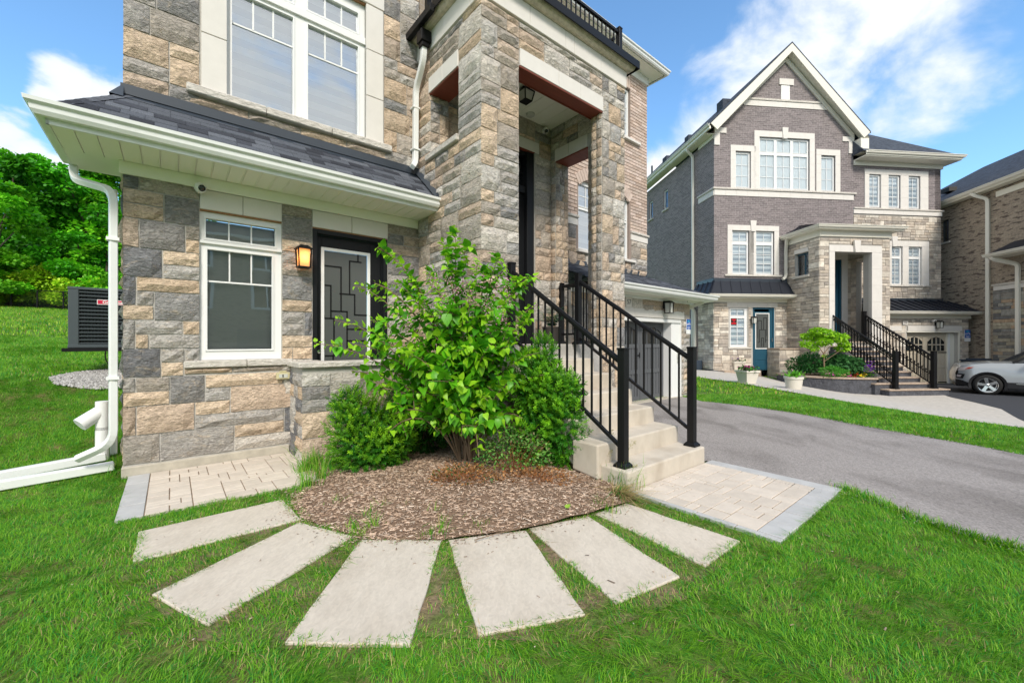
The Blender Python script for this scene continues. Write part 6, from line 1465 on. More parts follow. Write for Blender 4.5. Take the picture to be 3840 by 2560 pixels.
# ================================================================ THE GREY BRICK HOUSE
h2 = empty('brick_house', 'grey brick three storey house with steep front gable and pale stone porch', 'house', (*HB, 0), R(TH2)); H2 = h2
BE = [(.56, .49, .41), (.62, .55, .47), (.48, .42, .355), (.43, .375, .325), (.66, .60, .52), (.52, .445, .37), (.37, .325, .285)]
def obx(name, m, *bs, parent=None, bevel=0, label=None, kind=None):
    y = MB()
    for b in bs: y.box(*b)
    return y.build(name, MT[m], parent or H2, bevel=bevel, label=label, kind=kind)
V2T = (2.20, 4.72, 8.40, 10.78); VL = (1.03, 1.78, 8.40, 10.06); VR = (5.30, 6.03, 8.40, 10.06)
y = MB(); holes_plate(y, 0, 6.98, 3.3, 10.9, [V2T, VL, VR, (.86, 1.70, 4.43, 6.44), (2.02, 2.94, 4.43, 6.44)], 'f', 0, .3)
y.slab([(.0, 0, 10.9), (6.98, 0, 10.9), (6.98, 0, 11.0), (3.49, 0, 14.45), (0, 0, 11.0)], (0, 1, 0), .3); y.build('wall', MT['brick_grey'], H2)
y = MB(); holes_plate(y, .3, 11, 3.1, 10.7, [(4.41, 4.93, 8.85, 9.95), (6.33, 6.83, 8.85, 9.95)], 'l', 0, .3); holes_plate(y, 1.3, 11, -.3, 3.1, [], 'l', 0, .3); y.build('side_wall', MT['brick_grey'], H2)
y = MB(); holes_plate(y, 6.99, 11.66, 7.66, 9.95, [(7.80, 8.42, 7.74, 9.3), (8.82, 9.46, 7.74, 9.3), (9.89, 10.52, 7.74, 9.3)], 'f', .02, .3); holes_plate(y, .02, 11, -.8, 9.95, [], 'r', 11.66, .3); y.build('right_wing_wall', MT['brick_grey'], H2)
y = MB(); holes_plate(y, .01, 3.7, -.3, 3.18, [(.78, 1.64, 1.1, 2.9), (1.90, 2.95, -.3, 2.92)], 'f', .01, .3); holes_plate(y, .01, 1.3, -.3, 3.18, [], 'l', .01, .28); y.build('stone_backing', MT['mortar'], H2); y = MB()
holes_plate(y, 6.99, 11.65, 3.0, 7.4, [(7.78, 8.33, 4.06, 5.90), (8.98, 9.56, 4.06, 5.90), (9.88, 10.60, 4.06, 5.90)], 'f', .03, .3); y.build('stone_backing', MT['mortar'], H2); y = MB()
holes_plate(y, 6.82, 11.92, -.9, 2.42, [(8.76, 11.43, -.9, 1.79)], 'f', -.89, .3); holes_plate(y, -.6, 8, -.9, 2.42, [], 'r', 11.92, .25)
y.build('stone_backing', MT['mortar'], H2)
y = MB(); holes_plate(y, -1.45, -.01, -.3, 5.85, [(-1.23, -.49, 4.27, 5.27)], 'l', 3.60, .25); holes_plate(y, 3.60, 6.85, -.9, 5.85, [(4.24, 5.97, 1.35, 5.14)], 'f', -1.80, .34); holes_plate(y, -1.45, -.01, -.6, 5.85, [(-1.2, -.55, 1.35, 5.0)], 'r', 6.85, .3)
holes_plate(y, 3.85, 6.55, 1.0, 5.85, [(4.9, 6.08, 1.35, 5.14)], 'f', -.3, .25); y.box(3.85, 6.55, -1.45, -.3, 5.5, 5.8); y.build('porch_wall', MT['mortar'], H2)
m2 = Masonry(A2); fz_ = dict(zr=3.1, row=.125, cw=.07, wmin=.18, wmax=.55, pal=BE, dbl=.25)
m2.ashlar(.0, 3.7, -.1, 3.14, 'f', 0, [(.70, 1.70, 1.02, 3.14), (1.84, 2.98, -.3, 3.14), (.6, 3.1, 2.93, 3.2)], **fz_); m2.ashlar(0, 1.3, .05, 3.14, 'l', 0, **fz_)
m2.ashlar(-1.81, 0, -.1, 5.75, 'l', 3.58, [(-1.25, -.46, 4.15, 5.45)], **fz_)
m2.ashlar(3.58, 6.86, -.6, 5.75, 'f', -1.81, [(3.98, 6.45, 1.0, 5.42), (4.0, 6.4, -1, 1.2)], **fz_); m2.ashlar(5.97, 6.40, -.5, 1.2, 'f', -1.81, **fz_)
m2.ashlar(-1.46, -.3, 1.35, 5.2, 'l', 6.54, [(-1.2, -.55, 1.3, 5.0)], **fz_); m2.ashlar(6.38, 6.55, 1.35, 5.2, 'f', -.31, **fz_)
m2.ashlar(6.99, 11.66, 3.2, 7.4, 'f', .01, [(7.54, 8.60, 3.95, 6.2), (8.70, 11.0, 3.95, 6.2)], **fz_)
m2.ashlar(6.86, 11.93, -.6, 2.42, 'f', -.90, [(8.72, 11.58, -1, 2.08), (8.48, 8.76, 2.09, 2.28)], **fz_); m2.ashlar(-1.81, -.9, -.6, 5.75, 'r', 6.87, **fz_)
m2.ashlar(11.43, 11.6, -.5, 1.8, 'f', -.9, **fz_)
m2.finish(H2, MT['far_stone'], 'stone', 0, 1.5, cheap=True)
obx('foundation', 'dark_rock', (-.03, 1.9, -.03, 0, -.4, .04), (-.03, 0, 0, 1.3, -.4, .04)); obx('foundation', 'dark_rock', (11.43, 11.95, -.93, -.9, -.9, -.35))
# bands, trims
def band(bs, name='trim_block', m='cast_stone'):
    for b in bs: obx(name, m, b, bevel=.004)
def split(a, b, n): return [(a + (b - a) * i / n, a + (b - a) * (i + 1) / n - .004) for i in range(n)]
for a, b in split(0, 6.98, 13): obx('band_block', 'cast_stone', (a, b, -.03, .0, 8.02, 8.28))
for a, b in split(0, 1.27, 3): obx('band_block', 'cast_stone', (-.03, 0, a + .01, b, 8.02, 8.28))
obx('ledge', 'rock_sill', (-.08, 7.10, -.08, 0, 8.285, 8.37), bevel=.01); obx('ledge', 'rock_sill', (-.08, -.001, .001, 1.3, 8.285, 8.37), bevel=.01)
for a, b in split(1.45, 5.60, 6): obx('band_block', 'cast_stone', (a, b, -.025, 0, 12.20, 12.46))
obx('ledge', 'rock_sill', (1.66, 5.28, -.06, 0, 12.465, 12.55)); obx('vent_panel', 'white_vinyl', (3.28, 3.72, -.03, 0, 12.56, 13.22), bevel=.01); obx('vent_cap', 'cast_stone', (3.18, 3.90, -.05, 0, 13.24, 13.52))
for q in ((.0, .58, 10.86, 11.1), (.0, .26, 10.30, 10.855), (6.40, 6.98, 10.78, 11.0), (6.72, 6.98, 10.22, 10.775)): obx('corner_block', 'cast_stone', (q[0], q[1], -.04, 0, q[2], q[3]))
for a, b in split(6.99, 11.70, 9): obx('band_block', 'cast_stone', (a, b, -.02, .02, 7.41, 7.62))
obx('ledge', 'rock_sill', (6.99, 11.76, -.06, .02, 7.625, 7.69))
def surround(a0, a1, z0, z1, t=.22, v=0, nz=4, head=None):
    nm = 'trim_block'
    for s_ in split(z0, z1, nz): obx(nm, 'cast_stone', (a0 - t, a0, v - .035, v + .05, s_[0], s_[1])); obx(nm, 'cast_stone', (a1, a1 + t, v - .035, v + .05, s_[0], s_[1]))
    for s_ in split(a0 - t, a1 + t, max(2, round((a1 - a0 + 2 * t) / .75))): obx(nm, 'cast_stone', (s_[0], s_[1], v - .035, v + .05, z1, z1 + t + .02))
def keyst(x, z0, z1, v=0, w0=.10, w1=.15):
    y = MB(); y.slab([(x - w0, v - .075, z0), (x + w0, v - .075, z0), (x + w1, v - .075, z1), (x - w1, v - .075, z1)], (0, 1, 0), .075); y.build('keystone', MT['cast_stone'], H2)
def sill(a, b, z, v=0): obx('window_sill', 'rock_sill', (a, b, v - .07, v + .05, z - .085, z), bevel=.008)
surround(V2T[0], V2T[1], 8.375, 10.79, .25); keyst(3.46, 10.74, 11.25)
surround(VL[0], VL[1], 8.375, 10.08, .24, nz=4); surround(VR[0], VR[1], 8.375, 10.08, .25, nz=4)
surround(.86, 1.70, 4.43, 6.44, .22, nz=4); 
for s_ in split(4.43, 6.44, 4): obx('trim_block', 'cast_stone', (1.70, 2.02, -.035, .05, *s_))
for s_ in split(4.43, 6.44, 4): obx('trim_block', 'cast_stone', (2.94, 3.17, -.035, .05, *s_))
obx('trim_block', 'cast_stone', (2.0, 2.6, -.036, .05, 6.444, 6.68)); obx('trim_block', 'cast_stone', (2.604, 3.17, -.036, .05, 6.444, 6.68)); keyst(1.88, 6.40, 6.90); sill(.50, 3.32, 4.42)
for a, b in ((7.78, 8.42), (8.80, 9.46), (9.86, 10.54)): pass
for q in (7.57, 8.42, 9.46, 10.52):
    wq = {7.57: .23, 8.42: .40, 9.46: .43, 10.52: .43}[q]
    for s_ in split(7.70, 9.3, 3): obx('trim_block', 'cast_stone', (q, q + wq - .003, -.02, .05, *s_))
for s_ in split(7.57, 10.95, 6): obx('trim_block', 'cast_stone', (s_[0], s_[1], -.02, .05, 9.304, 9.53))
for q, wq in ((7.55, .23), (8.70, .28), (9.56, .32), (10.60, .38)):
    for s_ in split(4.06, 5.90, 3): obx('trim_block', 'cast_stone', (q, q + wq - .003, -.03, .05, *s_))
for s_ in split(8.70, 10.98, 4): obx('trim_block', 'cast_stone', (s_[0], s_[1], -.03, .05, 5.904, 6.15))
obx('trim_block', 'cast_stone', (7.55, 8.6, -.03, .05, 5.904, 6.15)); keyst(9.10, 5.88, 6.36, 0); sill(7.45, 8.62, 4.055); sill(8.66, 11.08, 4.055); 
# windows
gb = lambda g, nx, nz: grid_mun(*g, nx, nz, .026)
def win(u0, u1, z0, z1, gl_, nxs, zeb=None, v=.06, gm='far_glass'):
    mu = []
    for g_, (a, b) in zip(gl_, nxs): mu += gb(g_, a, b)
    return window(H2, u0, u1, z0, z1, v, gl_, mu, gm, blind=True, zebra=zeb, th=.08, depth=.11)
cs = [(2.28, 2.98), (3.12, 3.80), (3.94, 4.64)]
win(2.20, 4.72, 8.40, 10.78, [(a, b, 8.48, 9.98) for a, b in cs] + [(a, b, 10.14, 10.70) for a, b in cs], [(2, 3)] * 3 + [(2, 1)] * 3)
win(*VL, [(1.10, 1.71, 8.47, 9.98)], [(2, 3)]); win(*VR, [(5.37, 5.96, 8.47, 9.98)], [(2, 3)])
for a, b in ((.86, 1.70), (2.02, 2.94)): win(a, b, 4.43, 6.44, [(a + .08, b - .08, 4.51, 5.80), (a + .08, b - .08, 5.97, 6.37)], [(2, 3), (2, 1)], .12)
for a, b in ((7.80, 8.42), (8.82, 9.46), (9.89, 10.52)): win(a, b, 7.74, 9.3, [(a + .06, b - .08, 7.81, 9.22)], [(2, 3)], .11)
for a, b in ((7.78, 8.33), (8.98, 9.56), (9.88, 10.60)): win(a, b, 4.06, 5.90, [(a + .05, b - .08, 4.13, 5.32), (a + .05, b - .08, 5.46, 5.83)], [(2, 3), (2, 1)], .1)
wlow = win(.78, 1.64, 1.1, 2.9, [(.84, 1.50, 1.2, 2.42), (.84, 1.50, 2.55, 2.83)], [(2, 3), (2, 1)], .13, v=.05); sill(.66, 1.80, 1.09)
y = MB(); y.box(.85, 1.15, .062, .068, 2.12, 2.40); o = y.build('poster', MT['sign_dark'], loc=A2.W(0, 0, 0), rz=R(TH2)); o['label'] = 'small dark red notice stuck in the lower window of the grey brick house'; o['category'] = 'notice'
for i, (a, b, c, d, m) in enumerate(((.90, 1.11, 2.32, 2.38, 'sign_red'), (.98, 1.04, 2.24, 2.32, 'sign_red'), (.88, 1.12, 2.14, 2.22, 'sign_red'))): y = MB(); y.box(a, b, .058, .061, c, d); p = y.build('print', MT[m], o)
for a, b in ((4.41, 4.93), (6.33, 6.83)):
    window(H2, a, b, 8.85, 9.95, .06, [(a + .06, b - .06, 8.92, 9.88)], [], 'far_glass', orient='l', depth=.2); obx('window_sill', 'rock_sill', (-.07, .05, a - .08, b + .08, 8.77, 8.85))
# doors
x0, x1 = 1.90, 2.95; f_ = obx('door_frame', 'blue_door', (x0, x0 + .06, -.01, .2, 0, 2.9), (x1 - .08, x1, -.01, .3, 0, 2.9), (x0 + .06, x1 - .08, -.01, .2, 2.84, 2.9))
d_ = obx('door', 'blue_door', (x0 + .06, x1 - .22, .0, .05, .04, 2.72), bevel=.004)
obx('glass_trim', 'white_vinyl', (2.0, 2.04, -.02, 0, 1.0, 2.66), (2.66, 2.70, -.02, 0, 1.0, 2.66), (2.04, 2.66, -.02, 0, 1.0, 1.04), (2.04, 2.66, -.02, 0, 2.62, 2.66), parent=d_)
obx('frosted_glass', 'frost_dark', (2.04, 2.66, -.012, 0, 1.04, 2.62), parent=d_)
y = MB()
for a, b, c, d in ((2.12, 2.3, 2.3, 2.32), (2.3, 2.32, 1.9, 2.32), (2.12, 2.14, 1.5, 2.3), (2.40, 2.42, 1.9, 2.45), (2.42, 2.56, 2.43, 2.45), (2.56, 2.58, 1.6, 2.45), (2.2, 2.5, 1.88, 1.9), (2.2, 2.22, 1.3, 1.9), (2.5, 2.52, 1.3, 1.9), (2.3, 2.42, 1.5, 1.52), (2.3, 2.32, 1.1, 1.5), (2.4, 2.42, 1.1, 1.5), (2.12, 2.2, 1.3, 1.32), (2.5, 2.6, 1.4, 1.42)): y.box(a, b, -.02, -.0125, c, d)
y.build('lead_pattern', MT['black_paint'], d_)
obx('door_panel', 'blue_door', (2.0, 2.70, -.012, 0, .1, .45), (2.0, 2.70, -.012, 0, .5, .9), parent=d_, bevel=.006); obx('handle', 'chrome', (2.80, 2.83, -.05, 0, 1.35, 1.5), parent=f_)
obx('door_frame', 'blue_door', (x1 - .24, x1 - .08, .02, .06, .04, 2.84))
for s_ in split(.62, 3.10, 5): obx('lintel_block', 'cast_stone', (s_[0], s_[1], -.03, .05, 2.925, 3.14))
f_ = obx('door_frame', 'blue_door', (4.9, 4.98, -.28, -.1, 1.35, 5.14), (6.0, 6.08, -.28, -.1, 1.35, 5.14)); obx('front_door', 'blue_door', (4.98, 6.0, -.2, -.15, 1.35, 5.14), bevel=.004)
for s_ in split(1.35, 5.14, 6): obx('trim_block', 'cast_stone', (6.08, 6.38, -.32, -.2, *s_))
obx('trim_block', 'cast_stone', (4.6, 6.38, -.32, -.2, 5.145, 5.42))
for s_ in split(.95, 5.14, 6): obx('trim_block', 'cast_stone', (3.99, 4.24, -1.86, -1.7, *s_)); obx('trim_block', 'cast_stone', (5.97, 6.45, -1.86, -1.7, *s_))
for s_ in split(3.99, 6.45, 5): obx('trim_block', 'cast_stone', (s_[0], s_[1], -1.86, -1.7, 5.145, 5.41))
keyst(5.22, 5.12, 5.62, -1.87); obx('lintel_block', 'cast_stone', (3.55, 3.62, -1.25, -.48, 5.28, 5.46)); obx('window_sill', 'rock_sill', (3.50, 3.62, -1.32, -.42, 4.17, 4.265))
obx('porch_window', 'far_glass', (3.72, 3.73, -1.2, -.5, 4.27, 5.27)) ; obx('porch_window_frame', 'blue_door', (3.70, 3.76, -.95, -.9, 4.27, 5.27), (3.70, 3.76, -1.23, -1.18, 4.27, 5.27), (3.70, 3.76, -1.18, -.5, 5.2, 5.27))
obx('landing', 'brown_tread', (3.9, 6.5, -1.8, -.3, 1.2, 1.35)); obx('porch_ceiling', 'soffit', (3.85, 6.55, -1.46, -.31, 5.46, 5.5))
obx('porch_beam', 'cast_stone', (6.53, 6.85, -1.2, -.56, 4.98, 5.2))
# porch roof
obx('frieze_board', 'cream_trim', (3.55, 6.90, -1.87, -1.78, 5.78, 6.03), (3.53, 3.62, -1.78, 0, 5.78, 6.03), (6.84, 6.92, -1.78, 0, 5.78, 6.03))
g = MB(); g.sweep(GUT, [(3.28, 0, 6.2), (3.28, -2.12, 6.2), (7.20, -2.12, 6.2), (7.20, 0, 6.2)]); g.build('gutter', MT['far_trim'], H2)
obx('soffit_panel', 'cream_trim', (3.28, 7.2, -2.12, 0, 6.03, 6.06)); obx('fascia', 'cream_trim', (3.28, 7.2, -2.12, -2.09, 6.06, 6.19), (3.28, 3.31, -2.09, 0, 6.06, 6.19), (7.17, 7.2, -2.09, 0, 6.06, 6.19))
def seam_roof(parts, ribs, name='metal_roof'):
    y = MB(); y.add(*parts, 0); o = y.build(name, MT['seam_metal'], H2)
    for a, b in ribs: z = MB(); z.bar(a, b, .03, .05); z.build('seam', MT['seam_metal'], o)
seam_roof(([(3.26, -2.14, 6.2), (7.22, -2.14, 6.2), (5.9, -.01, 6.75), (4.3, -.01, 6.75), (3.26, 0, 6.2), (7.22, 0, 6.2)], [(0, 1, 2, 3), (4, 0, 3), (1, 5, 2)]), [((3.26 + 3.96 * t, -2.12, 6.22), (4.3 + 1.6 * t, -.02, 6.77)) for t in [i / 9 for i in range(1, 9)]] + [((3.28, -1.9 + i * .3, 6.22), (4.3 - .1, -.05, 6.72)) for i in range(5)])
# skirt roof with standing seams over the lower left
def skirt(u0, u1, ve, ul, zw, ze, vend, uw, ur=None, step=.45):
    pts = [(ul, ve, ze), (u1, ve, ze), (u1 - .0, 0, zw), (uw, 0, zw), (ul, vend, ze), (uw, vend, zw)]
    if ur is not None: pts[2] = (ur, 0, zw)
    ribs = []; x = uw + .1
    while x < u1: ribs.append(((x - (.35 if ur is None else -.0), ve, ze + .02), (x, -.03, zw + .02))) if x - .35 > ul else None; x += step
    seam_roof((pts, [(0, 1, 2, 3), (4, 0, 3, 5)]), ribs)
pts = [(-.47, -.50, 3.46), (4.1, -.50, 3.46), (3.66, -.02, 4.13), (.02, -.02, 4.13), (-.47, 1.4, 3.46), (0, 1.4, 4.13)]
seam_roof((pts, [(0, 1, 2, 3), (4, 0, 3, 5)]), [((-.4 + i * .48, -.5, 3.47), (.0 + i * .48 - .18, -.02, 4.14)) for i in range(1, 9)] + [((-.45, -.3 + i * .4, 3.48), (-.01, .05 + i * .4, 4.14)) for i in range(4)] + [((-.47, -.5, 3.48), (.02, -.02, 4.15))])
obx('flashing', 'flashing', (-.03, 3.68, -.05, -.005, 4.08, 4.24), (-.04, -.005, 0, 1.4, 4.08, 4.24))
g = MB(); g.sweep(GUT, [(-.48, 1.4, 3.46), (-.48, -.52, 3.46), (4.15, -.52, 3.46)]); g.build('gutter', MT['far_trim'], H2)
obx('soffit_panel', 'cream_trim', (-.47, 3.6, -.5, -.03, 3.30, 3.33), (-.47, -.02, -.03, 1.4, 3.30, 3.33)); obx('fascia', 'cream_trim', (-.47, 4.1, -.5, -.48, 3.31, 3.45), (-.47, -.45, -.48, 1.4, 3.31, 3.45)); obx('frieze_board', 'cream_trim', (-.04, 3.6, -.045, -.02, 3.15, 3.3), (-.04, -.02, -.02, 1.32, 3.15, 3.3))
# garage roof
pts = [(6.86, -1.32, 2.70), (13.15, -1.32, 2.70), (11.66, 0, 3.32), (6.99, 0, 3.32), (13.15, 8, 2.70), (11.66, 8, 3.32)]
seam_roof((pts, [(0, 1, 2, 3), (1, 4, 5, 2)]), [((7.2 + i * .42, -1.3, 2.72), (7.2 + i * .42 - .35 * 0, -.02 if 7.2 + i * .42 < 11.7 else -1.3 + 1.3 * (13.15 - 7.2 - i * .42) / 1.49, 3.34 if 7.2 + i * .42 < 11.7 else 2.72 + .62 * (13.15 - 7.2 - i * .42) / 1.49)) for i in range(14)])
obx('flashing', 'flashing', (6.99, 11.7, -.06, .0, 3.28, 3.42))
g = MB(); g.sweep(GUT, [(6.9, -1.33, 2.70), (13.17, -1.33, 2.70), (13.17, 8, 2.70)]); g.build('gutter', MT['far_trim'], H2)
obx('soffit_panel', 'cream_trim', (6.9, 13.14, -1.32, -.93, 2.56, 2.59), (11.95, 13.14, -.93, 7, 2.56, 2.59)); obx('fascia', 'cream_trim', (6.9, 13.14, -1.33, -1.31, 2.57, 2.69), (13.13, 13.15, -1.31, 7, 2.57, 2.69)); obx('frieze_board', 'cream_trim', (6.88, 12.0, -.96, -.905, 2.40, 2.56))
for s_ in split(8.77, 11.56, 4): obx('lintel_block', 'cast_stone', (s_[0], s_[1], -.94, -.7, 1.83, 2.06))
for s_ in split(6.9, 8.45, 3): obx('lintel_block', 'cast_stone', (s_[0], s_[1], -.94, -.8, 1.83, 2.06))
obx('garage_door_frame', 'cream_trim', (11.06, 11.43, -.72, -.6, -.62, 1.79), (8.74, 11.46, -.93, -.88, 1.76, 1.83), (11.40, 11.46, -.93, -.88, -.62, 1.76), bevel=.006); obx('garage_door_frame', 'white_vinyl', (11.08, 11.16, -.76, -.72, -.62, 1.74))
gd2 = obx('garage_door', 'beige_door', (7.6, 11.08, -.66, -.62, -.62, 1.76))
for k in range(3):
    a, b = 7.66 + k * 1.14, 7.66 + (k + 1) * 1.14; y = MB(); y.box(a, a + .1, -.685, -.66, -.6, 1.74); y.box(b - .1, b, -.685, -.66, -.6, 1.74)
    for z in (-.6, .12, .78, 1.52): y.box(a + .1, b - .1, -.685, -.66, z, z + (.1 if z < 1.5 else .22))
    for j in range(7): xx = a + .1 + (b - a - .2) * (j + .5) / 7; y.box(xx - .045, xx + .045, -.675, -.66, -.5, .12); y.box(xx - .045, xx + .045, -.675, -.66, .22, .78)
    y.build('door_panel', MT['beige_door'], gd2); y = MB()
    y.add([(a + .14, -.688, .92), (b - .14, -.688, .92), (b - .14, -.688, 1.34), (b - .32, -.688, 1.50), ((a + b) / 2, -.688, 1.56), (a + .32, -.688, 1.50), (a + .14, -.688, 1.34)], [(0, 1, 2, 3, 4, 5, 6)]); y.build('pane', MT['car_glass'], gd2)
    y = MB()
    for j in (1, 2, 3): xx = a + .14 + (b - a - .28) * j / 4; y.box(xx - .018, xx + .018, -.70, -.689, .92, 1.53)
    y.box(a + .14, b - .14, -.70, -.689, 1.18, 1.22); y.build('glazing_bars', MT['beige_door'], gd2)
    y = MB(); y.box(b - .46, b - .02, -.70, -.686, .82, .86); y.box(b - .46, b - .02, -.70, -.686, -.56, -.52); y.build('hinge', MT['black_paint'], gd2)
# main roofs
def gable(mb, u0, u1, v0, v1, ze, zr, th=.16):
    um = (u0 + u1) / 2
    for a, b in ((u0, um), (um, u1)):
        za, zb = (ze, zr) if a == u0 else (zr, ze)
        mb.add([(a, v0, za), (b, v0, zb), (b, v1, zb), (a, v1, za), (a, v0, za - th), (b, v0, zb - th), (b, v1, zb - th), (a, v1, za - th)], [(0, 1, 2, 3), (7, 6, 5, 4), (0, 4, 5, 1), (1, 5, 6, 2), (2, 6, 7, 3), (3, 7, 4, 0)])
y = MB(); gable(y, -.44, 7.46, -.42, 11.5, 11.10, 14.98, .07); y.build('roof', MT['far_shingle'], H2)
y = MB()
for (a, za, b, zb) in ((-.40, 11.06, 3.51, 14.90), (3.51, 14.90, 7.42, 11.06)):
    n_ = (Vector((b - a, 0, zb - za)).normalized()); pn = Vector((-n_.z, 0, n_.x)) * -.27
    y.slab([(a, -.42, za), (b, -.42, zb), (b, -.42, zb - .36), (a + (.3 if a < 0 else 0), -.42, za - (.27 if a < 0 else .36))] if a < 0 else [(a, -.42, za), (b, -.42, zb), (b - .3, -.42, zb - .27), (a, -.42, za - .36)], (0, 1, 0), .04)
y.build('barge_board', MT['far_trim'], H2)
y = MB()
for (a, za, b, zb) in ((0.0, 10.86, 3.49, 14.30), (3.49, 14.30, 6.98, 10.86)): y.slab([(a, -.06, za), (b, -.06, zb), (b, -.06, zb - .0 + .28), (a, -.06, za + .28)], (0, 1, 0), .055)
y.build('gable_board', MT['far_trim'], H2)
y = MB()
for (a, za, b, zb) in ((-.40, 10.82, 3.51, 14.62), (3.51, 14.62, 7.42, 10.82)): y.quad((a, -.38, za), (b, -.38, zb), (b, -.01, zb), (a, -.01, za))
y.build('gable_soffit', MT['cream_trim'], H2)
obx('soffit_panel', 'cream_trim', (-.42, -.01, .0, 11.3, 10.80, 10.83)); obx('frieze_board', 'cream_trim', (-.04, -.001, .02, 1.25, 10.62, 10.79)); 
g = MB(); g.prof(GUT, (-.46, 11.4, 11.06), (-.46, -.42, 11.06)); g.build('gutter', MT['far_trim'], H2)
y = MB(); y.box(-.46, -.40, -.40, 11.4, 10.83, 10.95); y.build('fascia', MT['cream_trim'], H2)
for v, s_ in ((1.2, .5), (3.3, .4), (5.8, .5)): obx('roof_vent', 'far_shingle', (.6 if v > 2 else 1.2, 1.0 if v > 2 else 1.6, v, v + s_, 11.8 if v > 2 else 12.5, 12.45 if v > 2 else 13.2))
y = MB(); y.tube([(.35, 7.2, 11.4), (.35, 7.2, 12.4)], .06, 8); y.build('vent_stack', MT['dark_steel'], H2)
y = MB(); y.add([(6.9, -.62, 10.10), (12.0, -.62, 10.10), (12.0, 11.5, 10.10), (6.9, 11.5, 10.10), (9.35, 1.9, 12.3), (8.3, 9, 12.6), (6.9, 1.2, 12.3)], [(0, 1, 4, 6), (1, 2, 5, 4), (2, 3, 5), (0, 6, 3), (6, 4, 5, 3)]); y.build('roof', MT['far_shingle'], H2)
obx('soffit_panel', 'cream_trim', (6.99, 11.98, -.6, .0, 9.88, 9.92), (11.68, 11.98, .0, 11.3, 9.88, 9.92)); obx('frieze_board', 'cream_trim', (6.99, 11.72, -.05, .01, 9.68, 9.88), (11.67, 11.72, .01, 11, 9.68, 9.88)); obx('fascia', 'cream_trim', (6.99, 12.0, -.64, -.62, 9.92, 10.09), (11.98, 12.0, -.62, 11, 9.92, 10.09))
g = MB(); g.sweep(GUT, [(6.99, -.64, 10.10), (12.02, -.64, 10.10), (12.02, 11.3, 10.10)]); g.build('gutter', MT['far_trim'], H2)
for pts_, w_ in (([(-.42, 1.62, 10.9), (-.42, 1.62, 10.75), (-.08, 1.66, 10.5), (-.08, 1.66, .1)], .1), ([(-.42, 1.45, 3.3), (-.30, 1.50, 3.1), (-.08, 1.47, 2.8), (-.08, 1.47, .1)], .1), ([(3.36, -.25, 6.1), (3.40, -.20, 5.9), (3.45, -.10, 5.6), (3.45, -.10, 4.35), (3.25, -.16, 4.2)], .1), ([(13.0, -1.15, 2.6), (13.0, -1.1, 2.4), (13.0, -1.1, -.6)], .1)):
    spout(smoothpath(pts_, 3, .12), w_, MT['far_trim'], H2)
obx('eave_return', 'cream_trim', (6.985, 7.40, -.38, .0, 10.14, 10.80), (6.985, 7.40, 0, 11, 10.78, 10.82)); obx('core', 'room', (.6, 11.2, .8, 10.8, 0, 9.5)) 
dome_camera('tiny white camera beside the lantern over the beige garage door', A2, 10.0, -.95, 2.28, -20, (-.4, -1), 1.3)
# crawl box at the left corner
y = MB(); y.box(0, .45, -.3, .1, -.05, .45); o = y.build('window_well', MT['bin'], loc=A2.W(-.5, 1.15, 0), rz=R(TH2), bevel=.02); o['label'] = 'dark plastic window well at the left foot of the grey brick house'; o['category'] = 'window well'
# ---- front steps of the grey brick house
GZ = -.55; st2 = empty('stone_steps', 'grey steps with brown treads up to the porch of the grey brick house', 'steps', A2.W(4.05, -4.6, GZ), R(TH2)); n = 10; rise = (1.35 - GZ) / n
for k in range(n):
    w_ = 1.72 if k > 1 else (2.12 if k == 0 else 1.95); lo = -.05 if k > 1 else (-.32 if k == 0 else -.55); f = .31 * k; z1 = rise * (k + 1)
    y = MB(); y.box(lo + .03, w_ - .03, f + .03, f + (.34 if k < n - 1 else .2), max(-.4, z1 - rise - .3), z1 - .05); y.build('riser', MT['dark_rock'], st2, bevel=.008)
    y = MB(); y.box(lo, w_, f, f + .36, z1 - .05, z1); y.build('tread', MT['brown_tread'], st2, bevel=.01)
y = MB(); y.slab([(-.03, .4, -.3), (-.03, 3.0, -.3), (-.03, 3.0, 1.75), (-.03, .4, .2)], (1, 0, 0), 1.7); y.build('stair_core', MT['dark_rock'], st2)
for u, lb in ((4.16, 'ornate black stair railing nearer the flowers at the grey brick house'), (5.71, 'ornate black stair railing nearer the beige garage door')):
    rt, ln, sl = railing('stair_railing', lb, (u, -4.42, .78), (u, -1.75, 2.50), 1.02, 0, GZ + rise, 1.35, sp=.13, pw=.13, group='ornate stair railings of the grey brick house', fr=A2, topw=.07, bt=.028, ta=.2, tb=.12)
    y = MB(); y.bar((.06, 0, .78 - .17 + sl * .06), (ln - .06, 0, .78 - .17 + sl * (ln - .06)), .025, .025); y.bar((.06, 0, .78 - .70 + sl * .06), (ln - .06, 0, .78 - .70 + sl * (ln - .06)), .025, .025); y.build('middle_rails', MT['black_paint'], rt)
    y = MB(); i = 0; x = .12
    while x < ln - .1:
        zc = .78 - .085 + sl * x
        for s_ in range(8): a0, a1 = s_ * math.pi / 4, (s_ + 1) * math.pi / 4; y.bar((x + .055 * math.cos(a0), 0, zc + .055 * math.sin(a0)), (x + .055 * math.cos(a1), 0, zc + .055 * math.sin(a1)), .024, .02)
        x += .13
    y.build('ring_row', MT['black_paint'], rt, kind='stuff'); y = MB(); x = .13
    while x < ln - .08: z0 = .78 - .70 + sl * x; y.tube([(x, 0, z0 - .3), (x, 0, z0 + .05), (x, 0, z0 + .08), (x, 0, z0 + .15)], [.015, .015, .032, .003], 5); x += .13
    y.build('spear_row', MT['black_paint'], rt, kind='stuff')
